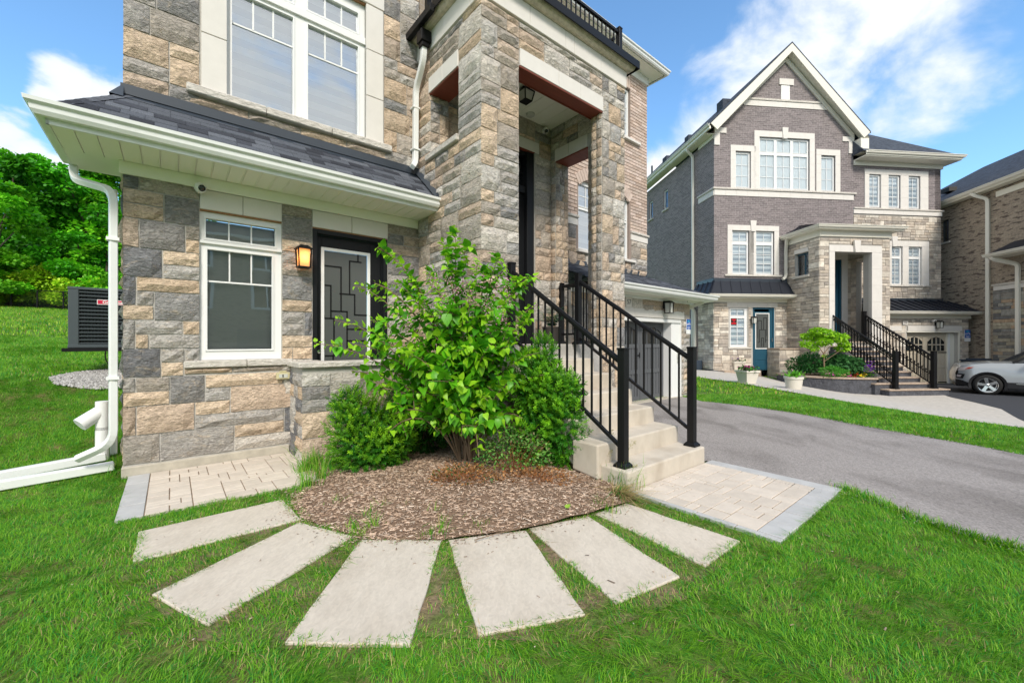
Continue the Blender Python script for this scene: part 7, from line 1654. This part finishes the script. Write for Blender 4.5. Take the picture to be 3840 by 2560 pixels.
# ---- curved planter
def bez2(P_, n):
    out_ = []
    for i in range(len(P_) - 1):
        p0 = P_[max(i - 1, 0)]; p1, p2 = P_[i], P_[i + 1]; p3 = P_[min(i + 2, len(P_) - 1)]
        for k in range(n): t = k / n; out_.append(tuple(.5 * ((2 * p1[j]) + (-p0[j] + p2[j]) * t + (2 * p0[j] - 5 * p1[j] + 4 * p2[j] - p3[j]) * t * t + (-p0[j] + 3 * p1[j] - 3 * p2[j] + p3[j]) * t ** 3) for j in (0, 1)))
    return out_ + [P_[-1]]
arc = bez2([(2.2, -1.1), (1.75, -1.9), (1.7, -2.7), (2.2, -3.5), (3.0, -4.0), (3.7, -4.15)], 4); pl = empty('curved_planter', 'curved dark rock planter wall with brown coping in front of the grey brick house', 'planter', A2.W(3, -3, 0), R(TH2))
inn = [(3 + (x - 3) * .86 + .1, -2.4 + (y_ + 2.4) * .86) for x, y_ in arc]; PZ = .02
for i in range(len(arc) - 1):
    a, b = arc[i], arc[i + 1]; c, d = inn[i], inn[i + 1]; zb = -.75; sh_ = lambda p, z: (p[0] - 3, p[1] + 3, z)
    y = MB(); y.add([sh_(a, zb), sh_(b, zb), sh_(d, zb), sh_(c, zb), sh_(a, PZ - .06), sh_(b, PZ - .06), sh_(d, PZ - .06), sh_(c, PZ - .06)], [(0, 1, 5, 4), (2, 3, 7, 6), (4, 5, 6, 7)]); 
    if i % 2 == 0: blk = y
    else: blk.add(y.v, y.f); blk.build('rock_panel', MT['dark_rock'], pl, bevel=.004)
    y = MB(); e = lambda p: (3 + (p[0] - 3) * 1.03, -2.4 + (p[1] + 2.4) * 1.03)
    y.add([sh_(e(a), PZ - .058), sh_(e(b), PZ - .058), sh_(d, PZ - .058), sh_(c, PZ - .058), sh_(e(a), PZ), sh_(e(b), PZ), sh_(d, PZ), sh_(c, PZ)], [(0, 1, 5, 4), (2, 3, 7, 6), (4, 5, 6, 7), (0, 3, 2, 1)]); y.build('coping', MT['brown_tread'], pl)
y = MB(); ring = [(p[0] - 3, p[1] + 3, PZ - .07) for p in inn] + [(.9, -1.1, PZ - .07), (.9, 1.9, PZ - .07), (-.8, 1.9, PZ - .07)]; y.add(ring, [tuple(range(len(ring)))]); y.build('soil', MT['mulch_bed'], pl)
# low stone wall beside the blue door
lw_ = empty('low_wall', 'low pale stone wall with brown coping right of the blue side door', 'wall', A2.W(2.62, -.75, 0), R(TH2)); y = MB(); y.box(0, 1.0, 0, .25, -.3, .98); y.box(0, .25, .25, .74, -.3, .98); y.build('core', MT['mortar'], lw_)
ml = Masonry(A2); ml.ashlar(2.62, 3.6, -.2, .97, 'f', -.75, **fz_); ml.ashlar(-.75, 0, -.2, .97, 'l', 2.62, **fz_); y = MB()
for c in ml.cells: ml.geo(c, y, 1.4, True)
y.v = [(a - 2.62, b + .75, c) for a, b, c in y.v]; y.build('stones', MT['far_stone'], lw_, kind='stuff'); y = MB(); y.box(-.04, 1.0, -.05, .28, .982, 1.05); y.box(-.04, .28, .283, .74, .982, 1.05); y.build('coping', MT['brown_tread'], lw_)
y = MB(); y.box(0, 1.75, 0, .5, -.4, .05); o = y.build('door_step', MT['brown_tread'], loc=A2.W(.15, -.55, 0), rz=R(TH2), bevel=.01); o['label'] = 'low brown stone step in front of the blue side door'; o['category'] = 'step'
# ---- garden plants
def leafball(name, label, cat, lumps, n, leaf, cols, parent_stem=None, group=None, lw=.7, droop=.3, trunk=None):
    bx_, by_, bz_ = lumps[0][0], lumps[0][1], terr(lumps[0][0], lumps[0][1]); root = empty(name, label, cat, (bx_, by_, bz_), 0, group); pos, dr, col = [], [], []; vol = np.array([(l[3] * l[4] * l[5]) ** .67 for l in lumps]); vol /= vol.sum()
    for l, f in zip(lumps, vol):
        k = int(n * f); d = rs.normal(0, 1, (k, 3)); d /= np.linalg.norm(d, axis=1, keepdims=True); q = rs.uniform(.2, 1, k) ** .4; pos.append(d * q[:, None] * np.array(l[3:6]) + np.array(l[:3])); dr.append(d + rs.normal(0, .5, (k, 3))); t = rs.uniform(0, 1, (k, 1)); col.append((np.array(cols[0]) * (1 - t) + np.array(cols[1]) * t))
    pos, dr, col = map(np.concatenate, (pos, dr, col)); pos -= np.array([bx_, by_, bz_]); V, F_, cc = scatter(*leafmesh(1, lw, droop, .15), pos, basis(dr, rs.uniform(-.8, .8, len(pos))), rs.uniform(.6, 1.2, len(pos)) * leaf, col); fast_mesh('foliage', V, F_, MT['leaf'], cc, parent=root)
    if trunk: y = MB(); [y.tube([Vector(p) - Vector((bx_, by_, bz_)) for p in t_], r_, 6) for t_, r_ in trunk]; y.build('trunk', MT['bark'], root)
    return root
def g2w(u, v, z=0): return A2.W(u, v, z)
c = g2w(3.0, -3.1); 
lps = []
for x, y_, d, rx, rz_ in ((1062, 745, 0, .55, .12), (1000, 770, 0, .4, .12), (1130, 745, 0, .4, .12)): pass
def um(xp, yp, dist): return at(xp, yp, dist)
D_ = c[1]; L_ = []
for xp, yp, rx, rz_ in ((1893, 768, .42, .17), (1860, 772, .30, .13), (1925, 775, .33, .14), (1888, 785, .35, .12), (1850, 790, .18, .10), (1935, 800, .24, .09), (1940, 790, .2, .08), (1880, 760, .3, .1), (1870, 800, .16, .07)):
    p = um(xp, yp, D_ + rnd.uniform(-.2, .2)); L_.append((p.x, p.y, p.z, rx, rx * .9, rz_))
bp = um(1894, 870, D_); tp = um(1892, 812, D_)
leafball('umbrella_tree', 'small umbrella shaped tree with lime leaves in the curved planter', 'tree', [(bp.x, bp.y, bp.z + .9, .05, .05, .05)] + L_, 2600, .10, ((.2, .48, .02), (.42, .72, .03)), trunk=[([bp, um(1893, 840, D_), tp], [.03, .028, .025]), ([tp, um(1875, 790, D_)], [.022, .01]), ([tp, um(1910, 790, D_)], [.022, .01]), ([um(1893, 830, D_), um(1932, 803, D_)], [.015, .008])])
def gb(u, v, z, rx, rz_, ry=None): p = g2w(u, v, z); return (p[0], p[1], p[2], rx, ry or rx, rz_)
leafball('dark_shrub', 'dark green spreading shrub behind the trunk of the umbrella tree, left side', 'shrub', [gb(2.75, -2.2, .42, .55, .35), gb(2.4, -2.0, .4, .4, .3), gb(3.1, -1.9, .55, .45, .35)], 1900, .11, ((.02, .11, .03), (.06, .24, .05)), lw=.45)
leafball('dark_shrub', 'dark green broadleaf shrub between the umbrella tree and the ornate railing', 'shrub', [gb(3.62, -2.9, .45, .40, .36), gb(3.45, -2.6, .50, .35, .32), gb(3.85, -3.2, .38, .25, .28)], 1500, .13, ((.03, .13, .04), (.12, .33, .1)), lw=.75)
leafball('low_plant', 'low bushy green plant on the planter edge left of the purple flowers', 'plant', [gb(2.68, -3.35, .20, .42, .2), gb(3.0, -3.4, .15, .28, .16)], 1500, .07, ((.06, .28, .03), (.14, .45, .05)), lw=.4)
def flowers_(label, xp, yp, d, n, r_, cols, h=.12):
    p = at(xp, yp, d); p.z += .04; root = empty('flowers', label, 'flowers', tuple(p), 0, 'flowers along the curved planter'); q = rs.normal(0, 1, (n, 3)) * np.array([r_, r_ * .6, h * .35]); c = np.array(cols)[rs.randint(0, len(cols), n)]
    TVf = np.array([(math.cos(a) * (1 if i % 2 else .6), math.sin(a) * (1 if i % 2 else .6), .15) for i, a in enumerate([k * math.pi / 5 for k in range(10)])] + [(0, 0, -.1)]); TFf = np.array([(i, (i + 1) % 10, 10) for i in range(10)])
    dr = np.column_stack([rs.normal(0, .5, n), rs.normal(-.1, .3, n), np.full(n, .9)]); B__ = basis(dr, np.zeros(n)); B__ = B__ @ np.array([[1, 0, 0], [0, 0, 1], [0, -1, 0]])
    V, F_, cc = scatter(TVf, TFf, q, B__, rs.uniform(.025, .045, n), c); fast_mesh('petals', V, F_, MT['petal'], cc, parent=root)
    m = n * 5; q = rs.normal(0, 1, (m, 3)) * np.array([r_ * 1.1, r_ * .8, h * .35]) - np.array([0, -.03, h * .6]); V, F_, cc = scatter(*leafmesh(1, .6, .2, .1), q, basis(rs.normal(0, 1, (m, 3)) + np.array([0, 0, .8]), np.zeros(m)), rs.uniform(.03, .06, m), np.array([.06, .20, .02]) * rs.uniform(.6, 1.6, (m, 1))); fast_mesh('leaves', V, F_, MT['leaf'], cc, parent=root)
DP = g2w(2.9, -3.7)[1]
flowers_('magenta petunias left end of the curved planter', 1823, 862, DP + .6, 8, .05, [(.6, .05, .35)]); flowers_('few blue flowers left of the low bushy plant', 1845, 866, DP + .5, 8, .05, [(.08, .12, .5)])
flowers_('magenta petunias right of the low bushy plant', 1912, 863, DP, 22, .11, [(.6, .04, .35), (.7, .12, .45)]); flowers_('pale yellow and pink flowers in the middle of the planter edge', 1937, 864, DP, 18, .1, [(.75, .55, .4), (.8, .7, .3), (.7, .3, .35)]); flowers_('red flowers on the planter edge', 1962, 864, DP, 18, .1, [(.6, .02, .02)])
flowers_('bright yellow flowers on the planter edge', 1978, 865, DP, 26, .11, [(.85, .6, .02)]); flowers_('tall purple flowers at the right end of the curved planter', 1999, 845, DP, 46, .10, [(.22, .03, .5), (.3, .06, .6)], .38); flowers_('pink petunias between yellow and red flowers', 1950, 868, DP - .05, 8, .06, [(.7, .1, .4)])
# ---- pots
def pot(label, xp, yp, square, w_, h_, plant, wtop=1.0):
    p = gt(xp, yp); root = empty('flower_pot', label, 'flower pot', (*p, terr(*p)), R(TH2 + 8), 'cream flower pots on the walk'); y = MB(); b = w_ * .33; t = w_ / 2
    if square:
        y.add([(-b, -b, 0), (b, -b, 0), (b, b, 0), (-b, b, 0), (-t * .9, -t * .9, h_ * .86), (t * .9, -t * .9, h_ * .86), (t * .9, t * .9, h_ * .86), (-t * .9, t * .9, h_ * .86)], [(0, 1, 5, 4), (1, 2, 6, 5), (2, 3, 7, 6), (3, 0, 4, 7), (0, 3, 2, 1)]); y.build('body', MT['pot_white'], root); y = MB(); holes_plate(y, -t, t, -t, t, [(-t + .05, t - .05, -t + .05, t - .05)], 'f', 0, h_ * .14); y.v = [(a, c, h_ - b2) for a, b2, c in y.v]; y.build('rim', MT['pot_white'], root)
        y = MB(); y.box(-t + .05, t - .05, -t + .05, t - .05, h_ * .86, h_ * .93); y.build('soil', MT['mulch_bed'], root)
    else: y.lathe([(.001, 0), (b * 1.15, 0), (t * .86, h_ * .55), (t * .9, h_ * .82), (t, h_ * .84), (t, h_), (t - .05, h_), (t - .06, h_ * .9), (.001, h_ * .9)], (0, 0, 0), 26); y.build('body', MT['pot_white'], root, smooth='auto')
    n = 130; q = rs.normal(0, 1, (n, 3)) * np.array([t * .5, t * .5, .04]) + np.array([0, 0, h_ + .03]); V, F_, cc = scatter(*leafmesh(1, .6, .2, .1), q, basis(rs.normal(0, .7, (n, 3)) + np.array([0, 0, .9]), np.zeros(n)), rs.uniform(.06, .12, n), np.array(plant[0]) * rs.uniform(.7, 1.3, (n, 1))); fast_mesh('leaves', V, F_, MT['leaf'], cc, parent=root)
    if plant[1]:
        y = MB()
        for i in range(plant[2]):
            px_, py_ = rnd.gauss(0, t * .45), rnd.gauss(0, t * .4); y.lathe([(.001, .0), (.03, .03), (.045, .05)], (px_, py_, h_ + rnd.uniform(.04, .13)), 7, col=rnd.choice(plant[1]))
        y.build('blossom', MT['petal'], root, kind='stuff')
pot('tall square cream pot with small purple flowers by the corner of the stone wall', 1688, 855, True, .62, .52, ((.04, .12, .03), [(.3, .12, .5), (.4, .3, .6)], 10)); pot('square cream pot with pink petunias in front of the blue door', 1716, 880, True, .52, .42, ((.06, .2, .02), [(.7, .05, .35), (.75, .6, .5), (.7, .15, .4)], 16)); pot('round cream pot with bright green leaves in front of the curved planter', 1823, 893, False, .50, .36, ((.12, .38, .02), None, 0))

# ================================================================ THE BROWN BRICK HOUSE AT THE RIGHT EDGE
H3 = empty('brick_house', 'brown brick house with a dark hipped roof, partly cut by the right edge', 'house', (*HC, 0), R(TH3))
def obx3(name, m, *bs, **k): return obx(name, m, *bs, parent=H3, **k)
y = MB(); holes_plate(y, -2.5, 12, -1, 8.0, [(5.34, 5.78, 6.31, 7.41)], 'l', 0, .3); holes_plate(y, 0.001, 9, -1, 8.0, [], 'f', -2.5, .3); y.box(8.7, 9, -2.2, 12, -1, 8); y.box(0.3, 8.7, 11.7, 12, -1, 8); y.build('wall', MT['brick_brown'], H3)
y = MB(); hip(y, -.42, 9.4, -2.9, 12.4, 8.22, 11.2, 3.4); y.build('roof', MT['far_shingle'], H3); obx3('soffit_panel', 'cream_trim', (-.4, 0, -2.9, 12.3, 8.02, 8.06)); obx3('fascia', 'cream_trim', (-.42, -.40, -2.9, 12.3, 8.06, 8.2)); g = MB(); g.prof(GUT, (-.44, 12.3, 8.22), (-.44, -2.9, 8.22)); g.build('gutter', MT['far_trim'], H3)
obx3('frieze_board', 'cream_trim', (-.04, 0, -2.5, 2.95, 7.66, 7.9)); window(H3, 5.34, 5.78, 6.31, 7.41, .1, [(5.38, 5.74, 6.36, 7.36)], [], 'glass_low', frame='dark_steel', orient='l'); obx3('window_sill', 'rock_sill', (-.06, .05, 5.25, 5.86, 6.22, 6.305))
obx3('ledge', 'rock_sill', (-.09, 0, -2.5, 3.1, 3.78, 3.85)); 
for s_ in split(-2.5, 3.05, 9): obx3('band_block', 'cast_stone', (-.05, 0, s_[0], s_[1], 3.58, 3.775))
m3 = Masonry(A3); GR = [(.30, .29, .27), (.22, .22, .21), (.38, .36, .31), (.45, .41, .32), (.18, .18, .18), (.46, .34, .24), (.32, .31, .28)]; m3.ashlar(-2.5, 3.1, -.8, 3.57, 'l', 0, zr=3.57, row=.14, cw=.07, wmin=.25, wmax=.75, pal=GR, dbl=.06); y = MB()
for c_ in m3.cells: m3.geo(c_, y, 2.0, True)
y.build('stone_facing', MT['far_stone'], H3, kind='stuff')
seam = MB(); seam.add([(-.75, 2.5, 5.08), (-.75, -2.5, 5.08), (-.02, -2.5, 5.55), (-.02, 2.2, 5.55)], [(0, 1, 2, 3)]); seam.add([(-.75, 2.5, 5.08), (-.02, 2.2, 5.55), (-.02, 2.6, 5.08)], [(0, 1, 2)]); seam.build('metal_roof', MT['seam_metal'], H3); obx3('soffit_panel', 'cream_trim', (-.75, 0, -2.5, 2.55, 4.93, 4.96)); g = MB(); g.prof(GUT, (-.76, 2.6, 5.08), (-.76, -2.5, 5.08)); g.build('gutter', MT['far_trim'], H3)
for p_ in ([(-.42, 3.6, 8.1), (-.40, 3.5, 7.95), (-.08, 3.26, 7.7), (-.08, 3.26, -.5)], [(-.72, 2.35, 5.0), (-.7, 2.3, 4.85), (-.1, 1.95, 4.55), (-.1, 1.95, -.5)]): spout(smoothpath(p_, 3, .12), .12, MT['far_trim'], H3)
obx3('roof_vent', 'ink', (.75, 1.1, 6.3, 6.8, 9.1, 9.3)); obx3('roof_vent', 'ink', (.2, .5, 7.2, 7.6, 8.5, 8.75))
# wheeled bin between the houses
bn = at(2248, 850, 18.3); root = empty('wheelie_bin', 'dark blue-grey wheeled bin between the beige garage and the car', 'bin', (bn.x, 18.3, -.62), R(10)); y = MB(); y.add([(-.36, -.28, .08), (.36, -.28, .08), (.36, .28, .08), (-.36, .28, .08), (-.46, -.36, 1.12), (.46, -.36, 1.12), (.46, .36, 1.12), (-.46, .36, 1.12)], [(0, 1, 5, 4), (1, 2, 6, 5), (2, 3, 7, 6), (3, 0, 4, 7), (0, 3, 2, 1)]); y.build('body', MT['bin'], root, bevel=.02)
y = MB(); y.box(-.50, .50, -.40, .40, 1.12, 1.17); y.box(-.35, .35, -.25, .25, 1.17, 1.22); y.build('lid', MT['bin'], root, bevel=.02)
y = MB(); y.lathe([(.001, -.03), (.12, -.03), (.12, .03), (.001, .03)], (-.3, .3, .12), 14, ax='x'); y.lathe([(.001, -.03), (.12, -.03), (.12, .03), (.001, .03)], (.3, .3, .12), 14, ax='x'); y.build('wheels', MT['tyre'], root)

# ================================================================ THE CAR
WC = (17.25, 15.0); GZc = -.6; car = empty('parked_car', 'silver SUV with black wheel arch trim parked on the dark driveway, front half in view', 'car', (*WC, GZc), R(-42))
# local: x to the rear, y away from the camera side; front wheel centre at x=0, near side at y=0
HW = 1.0
def hull(prof, yin):  # prof: list of (x, z, half width) -> closed side loop lofted across
    y = MB(); cy = HW
    secs = [(-1, .0), (-1, 1)]
    return y
side = [(-.74, .42), (-.78, .55), (-.78, .75), (-.73, .92), (-.62, 1.04), (-.40, 1.10), (.05, 1.16), (.55, 1.17), (.75, 1.18)]
body = MB(); n = len(side)
top_ = side + [(1.0, 1.22), (3.7, 1.24), (3.9, 1.0), (3.95, .45)]
ring = top_ + [(3.6, .32), (3.2, .34), (-.5, .34), (-.8, .36)]
ny = 10; V = []
def yw(t, x, z):   # cross-section: tumblehome and rounded nose
    e = 1 - .10 * max(0, (z - .75) / .5) ** 1.5 - .30 * max(0, (-.30 - x) / .48) ** 2; return HW + (t * 2 - 1) * HW * e
for j in range(ny + 1):
    t = j / ny
    for x, z in ring:
        bulge = .10 * (1 - (2 * t - 1) ** 2); xx = x - (bulge if x < -.6 else 0); zz = z + (.05 * (1 - (2 * t - 1) ** 4) if z > 1.0 and x < .8 else 0); V.append((xx, yw(t, x, z), zz))
k = len(ring); F_ = [(j * k + i, j * k + (i + 1) % k, (j + 1) * k + (i + 1) % k, (j + 1) * k + i) for j in range(ny) for i in range(k)]
body.add(V, F_); 
# near side skin with the wheel arch cut out
def sideskin(y_, s_):
    pts = []; r_ = .47
    outl = [(x, z) for x, z in top_]
    b = MB(); N_ = 60; xs = np.linspace(-.78, 3.9, 110)
    def topz(x): return float(np.interp(x, [p[0] for p in sorted(top_)], [p[1] for p in sorted(top_)]))
    def botz(x):
        z = .34
        if x < -.62: z = .40
        for wx in (0, 2.86):
            if abs(x - wx) < r_: z = max(z, .37 + math.sqrt(r_ * r_ - (x - wx) ** 2))
        return z
    cols = []
    for x in xs:
        t_, b_ = topz(x), botz(x); t_ = max(t_, b_ + .02); cols.append([(x, b_ + (t_ - b_) * i / 6) for i in range(7)])
    vs = []
    for c in cols:
        for x, z in c:
            e = 1 - .10 * max(0, (z - .75) / .5) ** 1.5 - .30 * max(0, (-.30 - x) / .48) ** 2 + .012 * math.exp(-((z - .98) / .05) ** 2); vs.append((x, HW + s_ * (HW * e + .004), z))
    fs = [(i * 7 + j, (i + 1) * 7 + j, (i + 1) * 7 + j + 1, i * 7 + j + 1) for i in range(len(cols) - 1) for j in range(6)]
    b.add(vs, fs); return b
b = MB()
for s_ in (-1, 1): q = sideskin(0, s_); b.add(q.v, q.f)
# shell: top and ends only
shell = MB(); fs = []
for j in range(ny):
    for i in range(len(top_) - 1): fs.append((j * k + i, j * k + i + 1, (j + 1) * k + i + 1, (j + 1) * k + i))
shell.add(V, fs); b.add(shell.v, shell.f); b.build('body', MT['car_silver'], car, smooth='auto')
y = MB(); y.box(-.7, 3.6, .25, 1.75, .30, .9); y.box(.5, 2.3, .03, 1.97, .30, .6); y.build('underbody', MT['car_black'], car)
# greenhouse
gh = [(.62, 1.18), (1.35, 1.66), (1.75, 1.78), (3.2, 1.80), (3.75, 1.25)]; y = MB(); vs = []
for t, e in ((0, .0), (1, .0)):
    for x, z in gh: ins = .10 + .22 * (z - 1.18); vs.append((x, ins if t == 0 else 2 * HW - ins, z))
m_ = len(gh); y.add(vs, [tuple(range(m_)), tuple(range(m_, 2 * m_))[::-1]] + [(i, i + 1, m_ + i + 1, m_ + i) for i in range(m_ - 1)]); y.build('windows', MT['car_glass'], car)
y = MB()
for yy in (.0, 1): 
    f = lambda x, z: (x, (.085 + .22 * (z - 1.18)) if yy == 0 else 2 * HW - (.085 + .22 * (z - 1.18)), z)
    y.bar(f(.60, 1.19), f(1.36, 1.68), .07, .06); y.bar(f(1.36, 1.68), f(1.78, 1.80), .07, .07); y.bar(f(1.75, 1.80), f(3.2, 1.82), .06, .06); y.bar(f(1.45, 1.2), f(1.65, 1.76), .06, .05); y.bar(f(2.4, 1.2), f(2.35, 1.80), .07, .05); y.bar(f(.6, 1.195), f(3.7, 1.235), .03, .03)
y.build('pillars', MT['car_black'], car); y = MB(); y.add([(1.45, .16, 1.72), (3.2, .22, 1.82), (3.2, 1.78, 1.82), (1.45, 1.84, 1.72), (1.8, .3, 1.84), (3.1, .3, 1.86), (3.1, 1.7, 1.86), (1.8, 1.7, 1.84)], [(0, 1, 5, 4), (1, 2, 6, 5), (2, 3, 7, 6), (3, 0, 4, 7), (4, 5, 6, 7)]); y.build('roof', MT['car_silver'], car)
# arches, sill, bumper
def arch_trim(cx_):
    y = MB(); m_ = 22; vs = []
    for i in range(m_ + 1):
        a = math.pi * (1.10 - 1.20 * i / m_); c_, s_ = math.cos(a), math.sin(a)
        for r_, yy in ((.405, .0), (.405, .1), (.475, -.022), (.475, .03)): vs.append((cx_ + r_ * c_, yy - .0, .37 + r_ * s_))
    fs = [(i * 4 + a, (i + 1) * 4 + a, (i + 1) * 4 + b_, i * 4 + b_) for i in range(m_) for a, b_ in ((0, 2), (2, 3), (1, 0))]; y.add(vs, fs); return y.build('arch_trim', MT['car_black'], car)
for cx_ in (0, 2.86):
    arch_trim(cx_); y = MB(); y.lathe([(.42, .0), (.42, .35), (.001, .36)], (cx_, .05, .40), 24, ax='y'); y.build('wheel_well', MT['car_black'], car)
y = MB(); y.box(.44, 2.42, -.02, .1, .26, .50); y.build('sill_trim', MT['car_black'], car, bevel=.02); y = MB(); y.box(.66, 2.3, -.03, -.018, .44, .465); y.build('chrome_strip', MT['chrome'], car)
def sk(x, z, o=.010): return (x, HW - HW * (1 - .10 * max(0, (z - .75) / .5) ** 1.5 - .30 * max(0, (-.30 - x) / .48) ** 2) - o, z)
def patch(name, m, outline, o=.010):
    """panel lying on the curved flank; outline [(x, z)], cut into a fine fan so that it follows the body"""
    cx_, cz_ = sum(p[0] for p in outline) / len(outline), sum(p[1] for p in outline) / len(outline); y = MB(); n = len(outline); pts = []
    for a, b in zip(outline, outline[1:] + outline[:1]): pts += [(a[0] + (b[0] - a[0]) * t / 4, a[1] + (b[1] - a[1]) * t / 4) for t in range(4)]
    n = len(pts); vs = [sk(cx_, cz_, o)] + [sk(cx_ + (p[0] - cx_) * .5, cz_ + (p[1] - cz_) * .5, o) for p in pts] + [sk(*p, o) for p in pts]
    fs = [(0, 1 + i, 1 + (i + 1) % n) for i in range(n)] + [(1 + i, 1 + n + i, 1 + n + (i + 1) % n, 1 + (i + 1) % n) for i in range(n)]; y.add(vs, fs); return y.build(name, MT[m], car, smooth=True)
patch('bumper', 'car_black', [(-.775, .34), (-.47, .30), (-.46, .42), (-.60, .50), (-.775, .54)])
patch('fog_lamp_surround', 'car_black', [(-.77, .57), (-.60, .57), (-.55, .74), (-.76, .76)], .014); patch('fog_lamp', 'headlight', [(-.745, .62), (-.66, .62), (-.63, .70), (-.74, .71)], .02)
patch('headlight', 'headlight', [(-.74, .86), (-.56, .88), (-.30, 1.02), (-.42, 1.03), (-.66, .98)], .016); patch('indicator', 'reflector', [(-.56, .92), (-.42, .95), (-.33, 1.005), (-.46, 1.0)], .022)
y = MB(); y.box(-.76, -.5, .45, 1.55, .26, .42); y.build('lower_grille', MT['car_black'], car, bevel=.03)
y = MB(); y.box(.905, .915, -.012, .02, .52, 1.15); y.box(.905, 2.0, -.012, .015, .50, .51); y.build('door_gap', MT['car_black'], car)
y = MB(); y.add([(.98, -.24, 1.13), (1.18, -.20, 1.13), (1.18, -.20, 1.30), (.98, -.24, 1.30), (1.0, -.02, 1.14), (1.16, -.02, 1.14), (1.16, -.02, 1.26), (1.0, -.02, 1.26)], [(0, 1, 2, 3), (0, 4, 5, 1), (3, 2, 6, 7), (0, 3, 7, 4), (1, 5, 6, 2)]); y.build('mirror', MT['car_black'], car, bevel=.02)
def wheel(cx_, cy_):
    y = MB(); y.lathe([(.26, -.01), (.30, -.02), (.345, -.0), (.37, .03), (.37, .2), (.33, .24), (.26, .24)], (cx_, cy_, .37), 40, ax='y'); t_ = y.build('wheel', MT['tyre'], car, smooth='auto')
    y = MB(); y.lathe([(.268, .015), (.262, -.015), (.245, -.01), (.235, .03), (.235, .14), (.001, .15)], (cx_, cy_, .37), 40, ax='y'); y.build('rim', MT['chrome'], t_, smooth='auto')
    y = MB()
    for i in range(5):
        a = R(90 + 72 * i + 10); d = Vector((math.cos(a), 0, math.sin(a))); n_ = Vector((-math.sin(a), 0, math.cos(a))); c_ = Vector((cx_, cy_, .37))
        y.add([tuple(c_ + n_ * .045 + Vector((0, -.0, 0))), tuple(c_ - n_ * .045), tuple(c_ + d * .25 - n_ * .045 + Vector((0, -.015, 0))), tuple(c_ + d * .25 + n_ * .045 + Vector((0, -.015, 0))), tuple(c_ + n_ * .05 + Vector((0, .05, 0))), tuple(c_ - n_ * .05 + Vector((0, .05, 0))), tuple(c_ + d * .25 - n_ * .05 + Vector((0, .05, 0))), tuple(c_ + d * .25 + n_ * .05 + Vector((0, .05, 0)))], [(0, 1, 2, 3), (0, 3, 7, 4), (1, 5, 6, 2), (2, 6, 7, 3)])
    y.lathe([(.001, -.015), (.035, -.012), (.06, .005), (.06, .05)], (cx_, cy_, .37), 16, ax='y'); y.build('spokes', MT['chrome'], t_)
    y = MB(); y.lathe([(.001, .11), (.22, .11), (.22, .12), (.001, .12)], (cx_, cy_, .37), 24, ax='y'); y.build('brake_disc', MT['car_black'], t_)
wheel(0, .0); wheel(2.86, .0); wheel(0, 1.72); wheel(2.86, 1.72)

# ================================================================ HOUSES ACROSS THE STREET (seen mirrored in the windows)
def far_house(label, loc, rz, w_, h_, m, seed):
    r_ = random.Random(seed); root = empty('brick_house', label, 'house', loc, rz, 'houses across the street'); y = MB(); y.box(-w_ / 2, w_ / 2, 0, 9, -1, h_); y.build('wall', MT[m], root); y = MB(); hip(y, -w_ / 2 - .4, w_ / 2 + .4, -.4, 9.4, h_, h_ + 3.2, 4.2); y.build('roof', MT['far_shingle'], root)
    y = MB(); y.box(-w_ / 2 - .4, w_ / 2 + .4, -.45, -.3, h_ - .15, h_ + .02); y.build('gutter', MT['far_trim'], root); y = MB(); y.box(-w_ / 2 + .8, w_ / 2 - 4, -.06, -.005, -.3, 2.1); y.build('garage_door', MT['grey_door'], root, bevel=.02)
    for lv in (3.4, 6.2):
        for u in (-w_ / 2 + 1.6, -.2, w_ / 2 - 1.8):
            y = MB(); holes_plate(y, u - .9, u + .9, lv, lv + 1.8, [(u - .75, u - .05, lv + .12, lv + 1.68), (u + .05, u + .75, lv + .12, lv + 1.68)], 'f', -.06, .05); f_ = y.build('window', MT['white_vinyl'], root); y = MB(); y.box(u - .75, u + .75, -.03, -.02, lv + .12, lv + 1.68); y.build('pane', MT['car_glass'], f_)
far_house('brown brick house standing across the street behind the camera', (17, -13, 0), R(225), 11, 8.2, 'brick_brown', 1)
far_house('grey brick house standing across the street behind the camera, further right', (27, -2, -.4), R(252), 10, 8.6, 'brick_grey', 2)
far_house('grey brick house across the street behind the camera, further left', (4, -22, 0), R(196), 11, 8.4, 'brick_grey', 3)
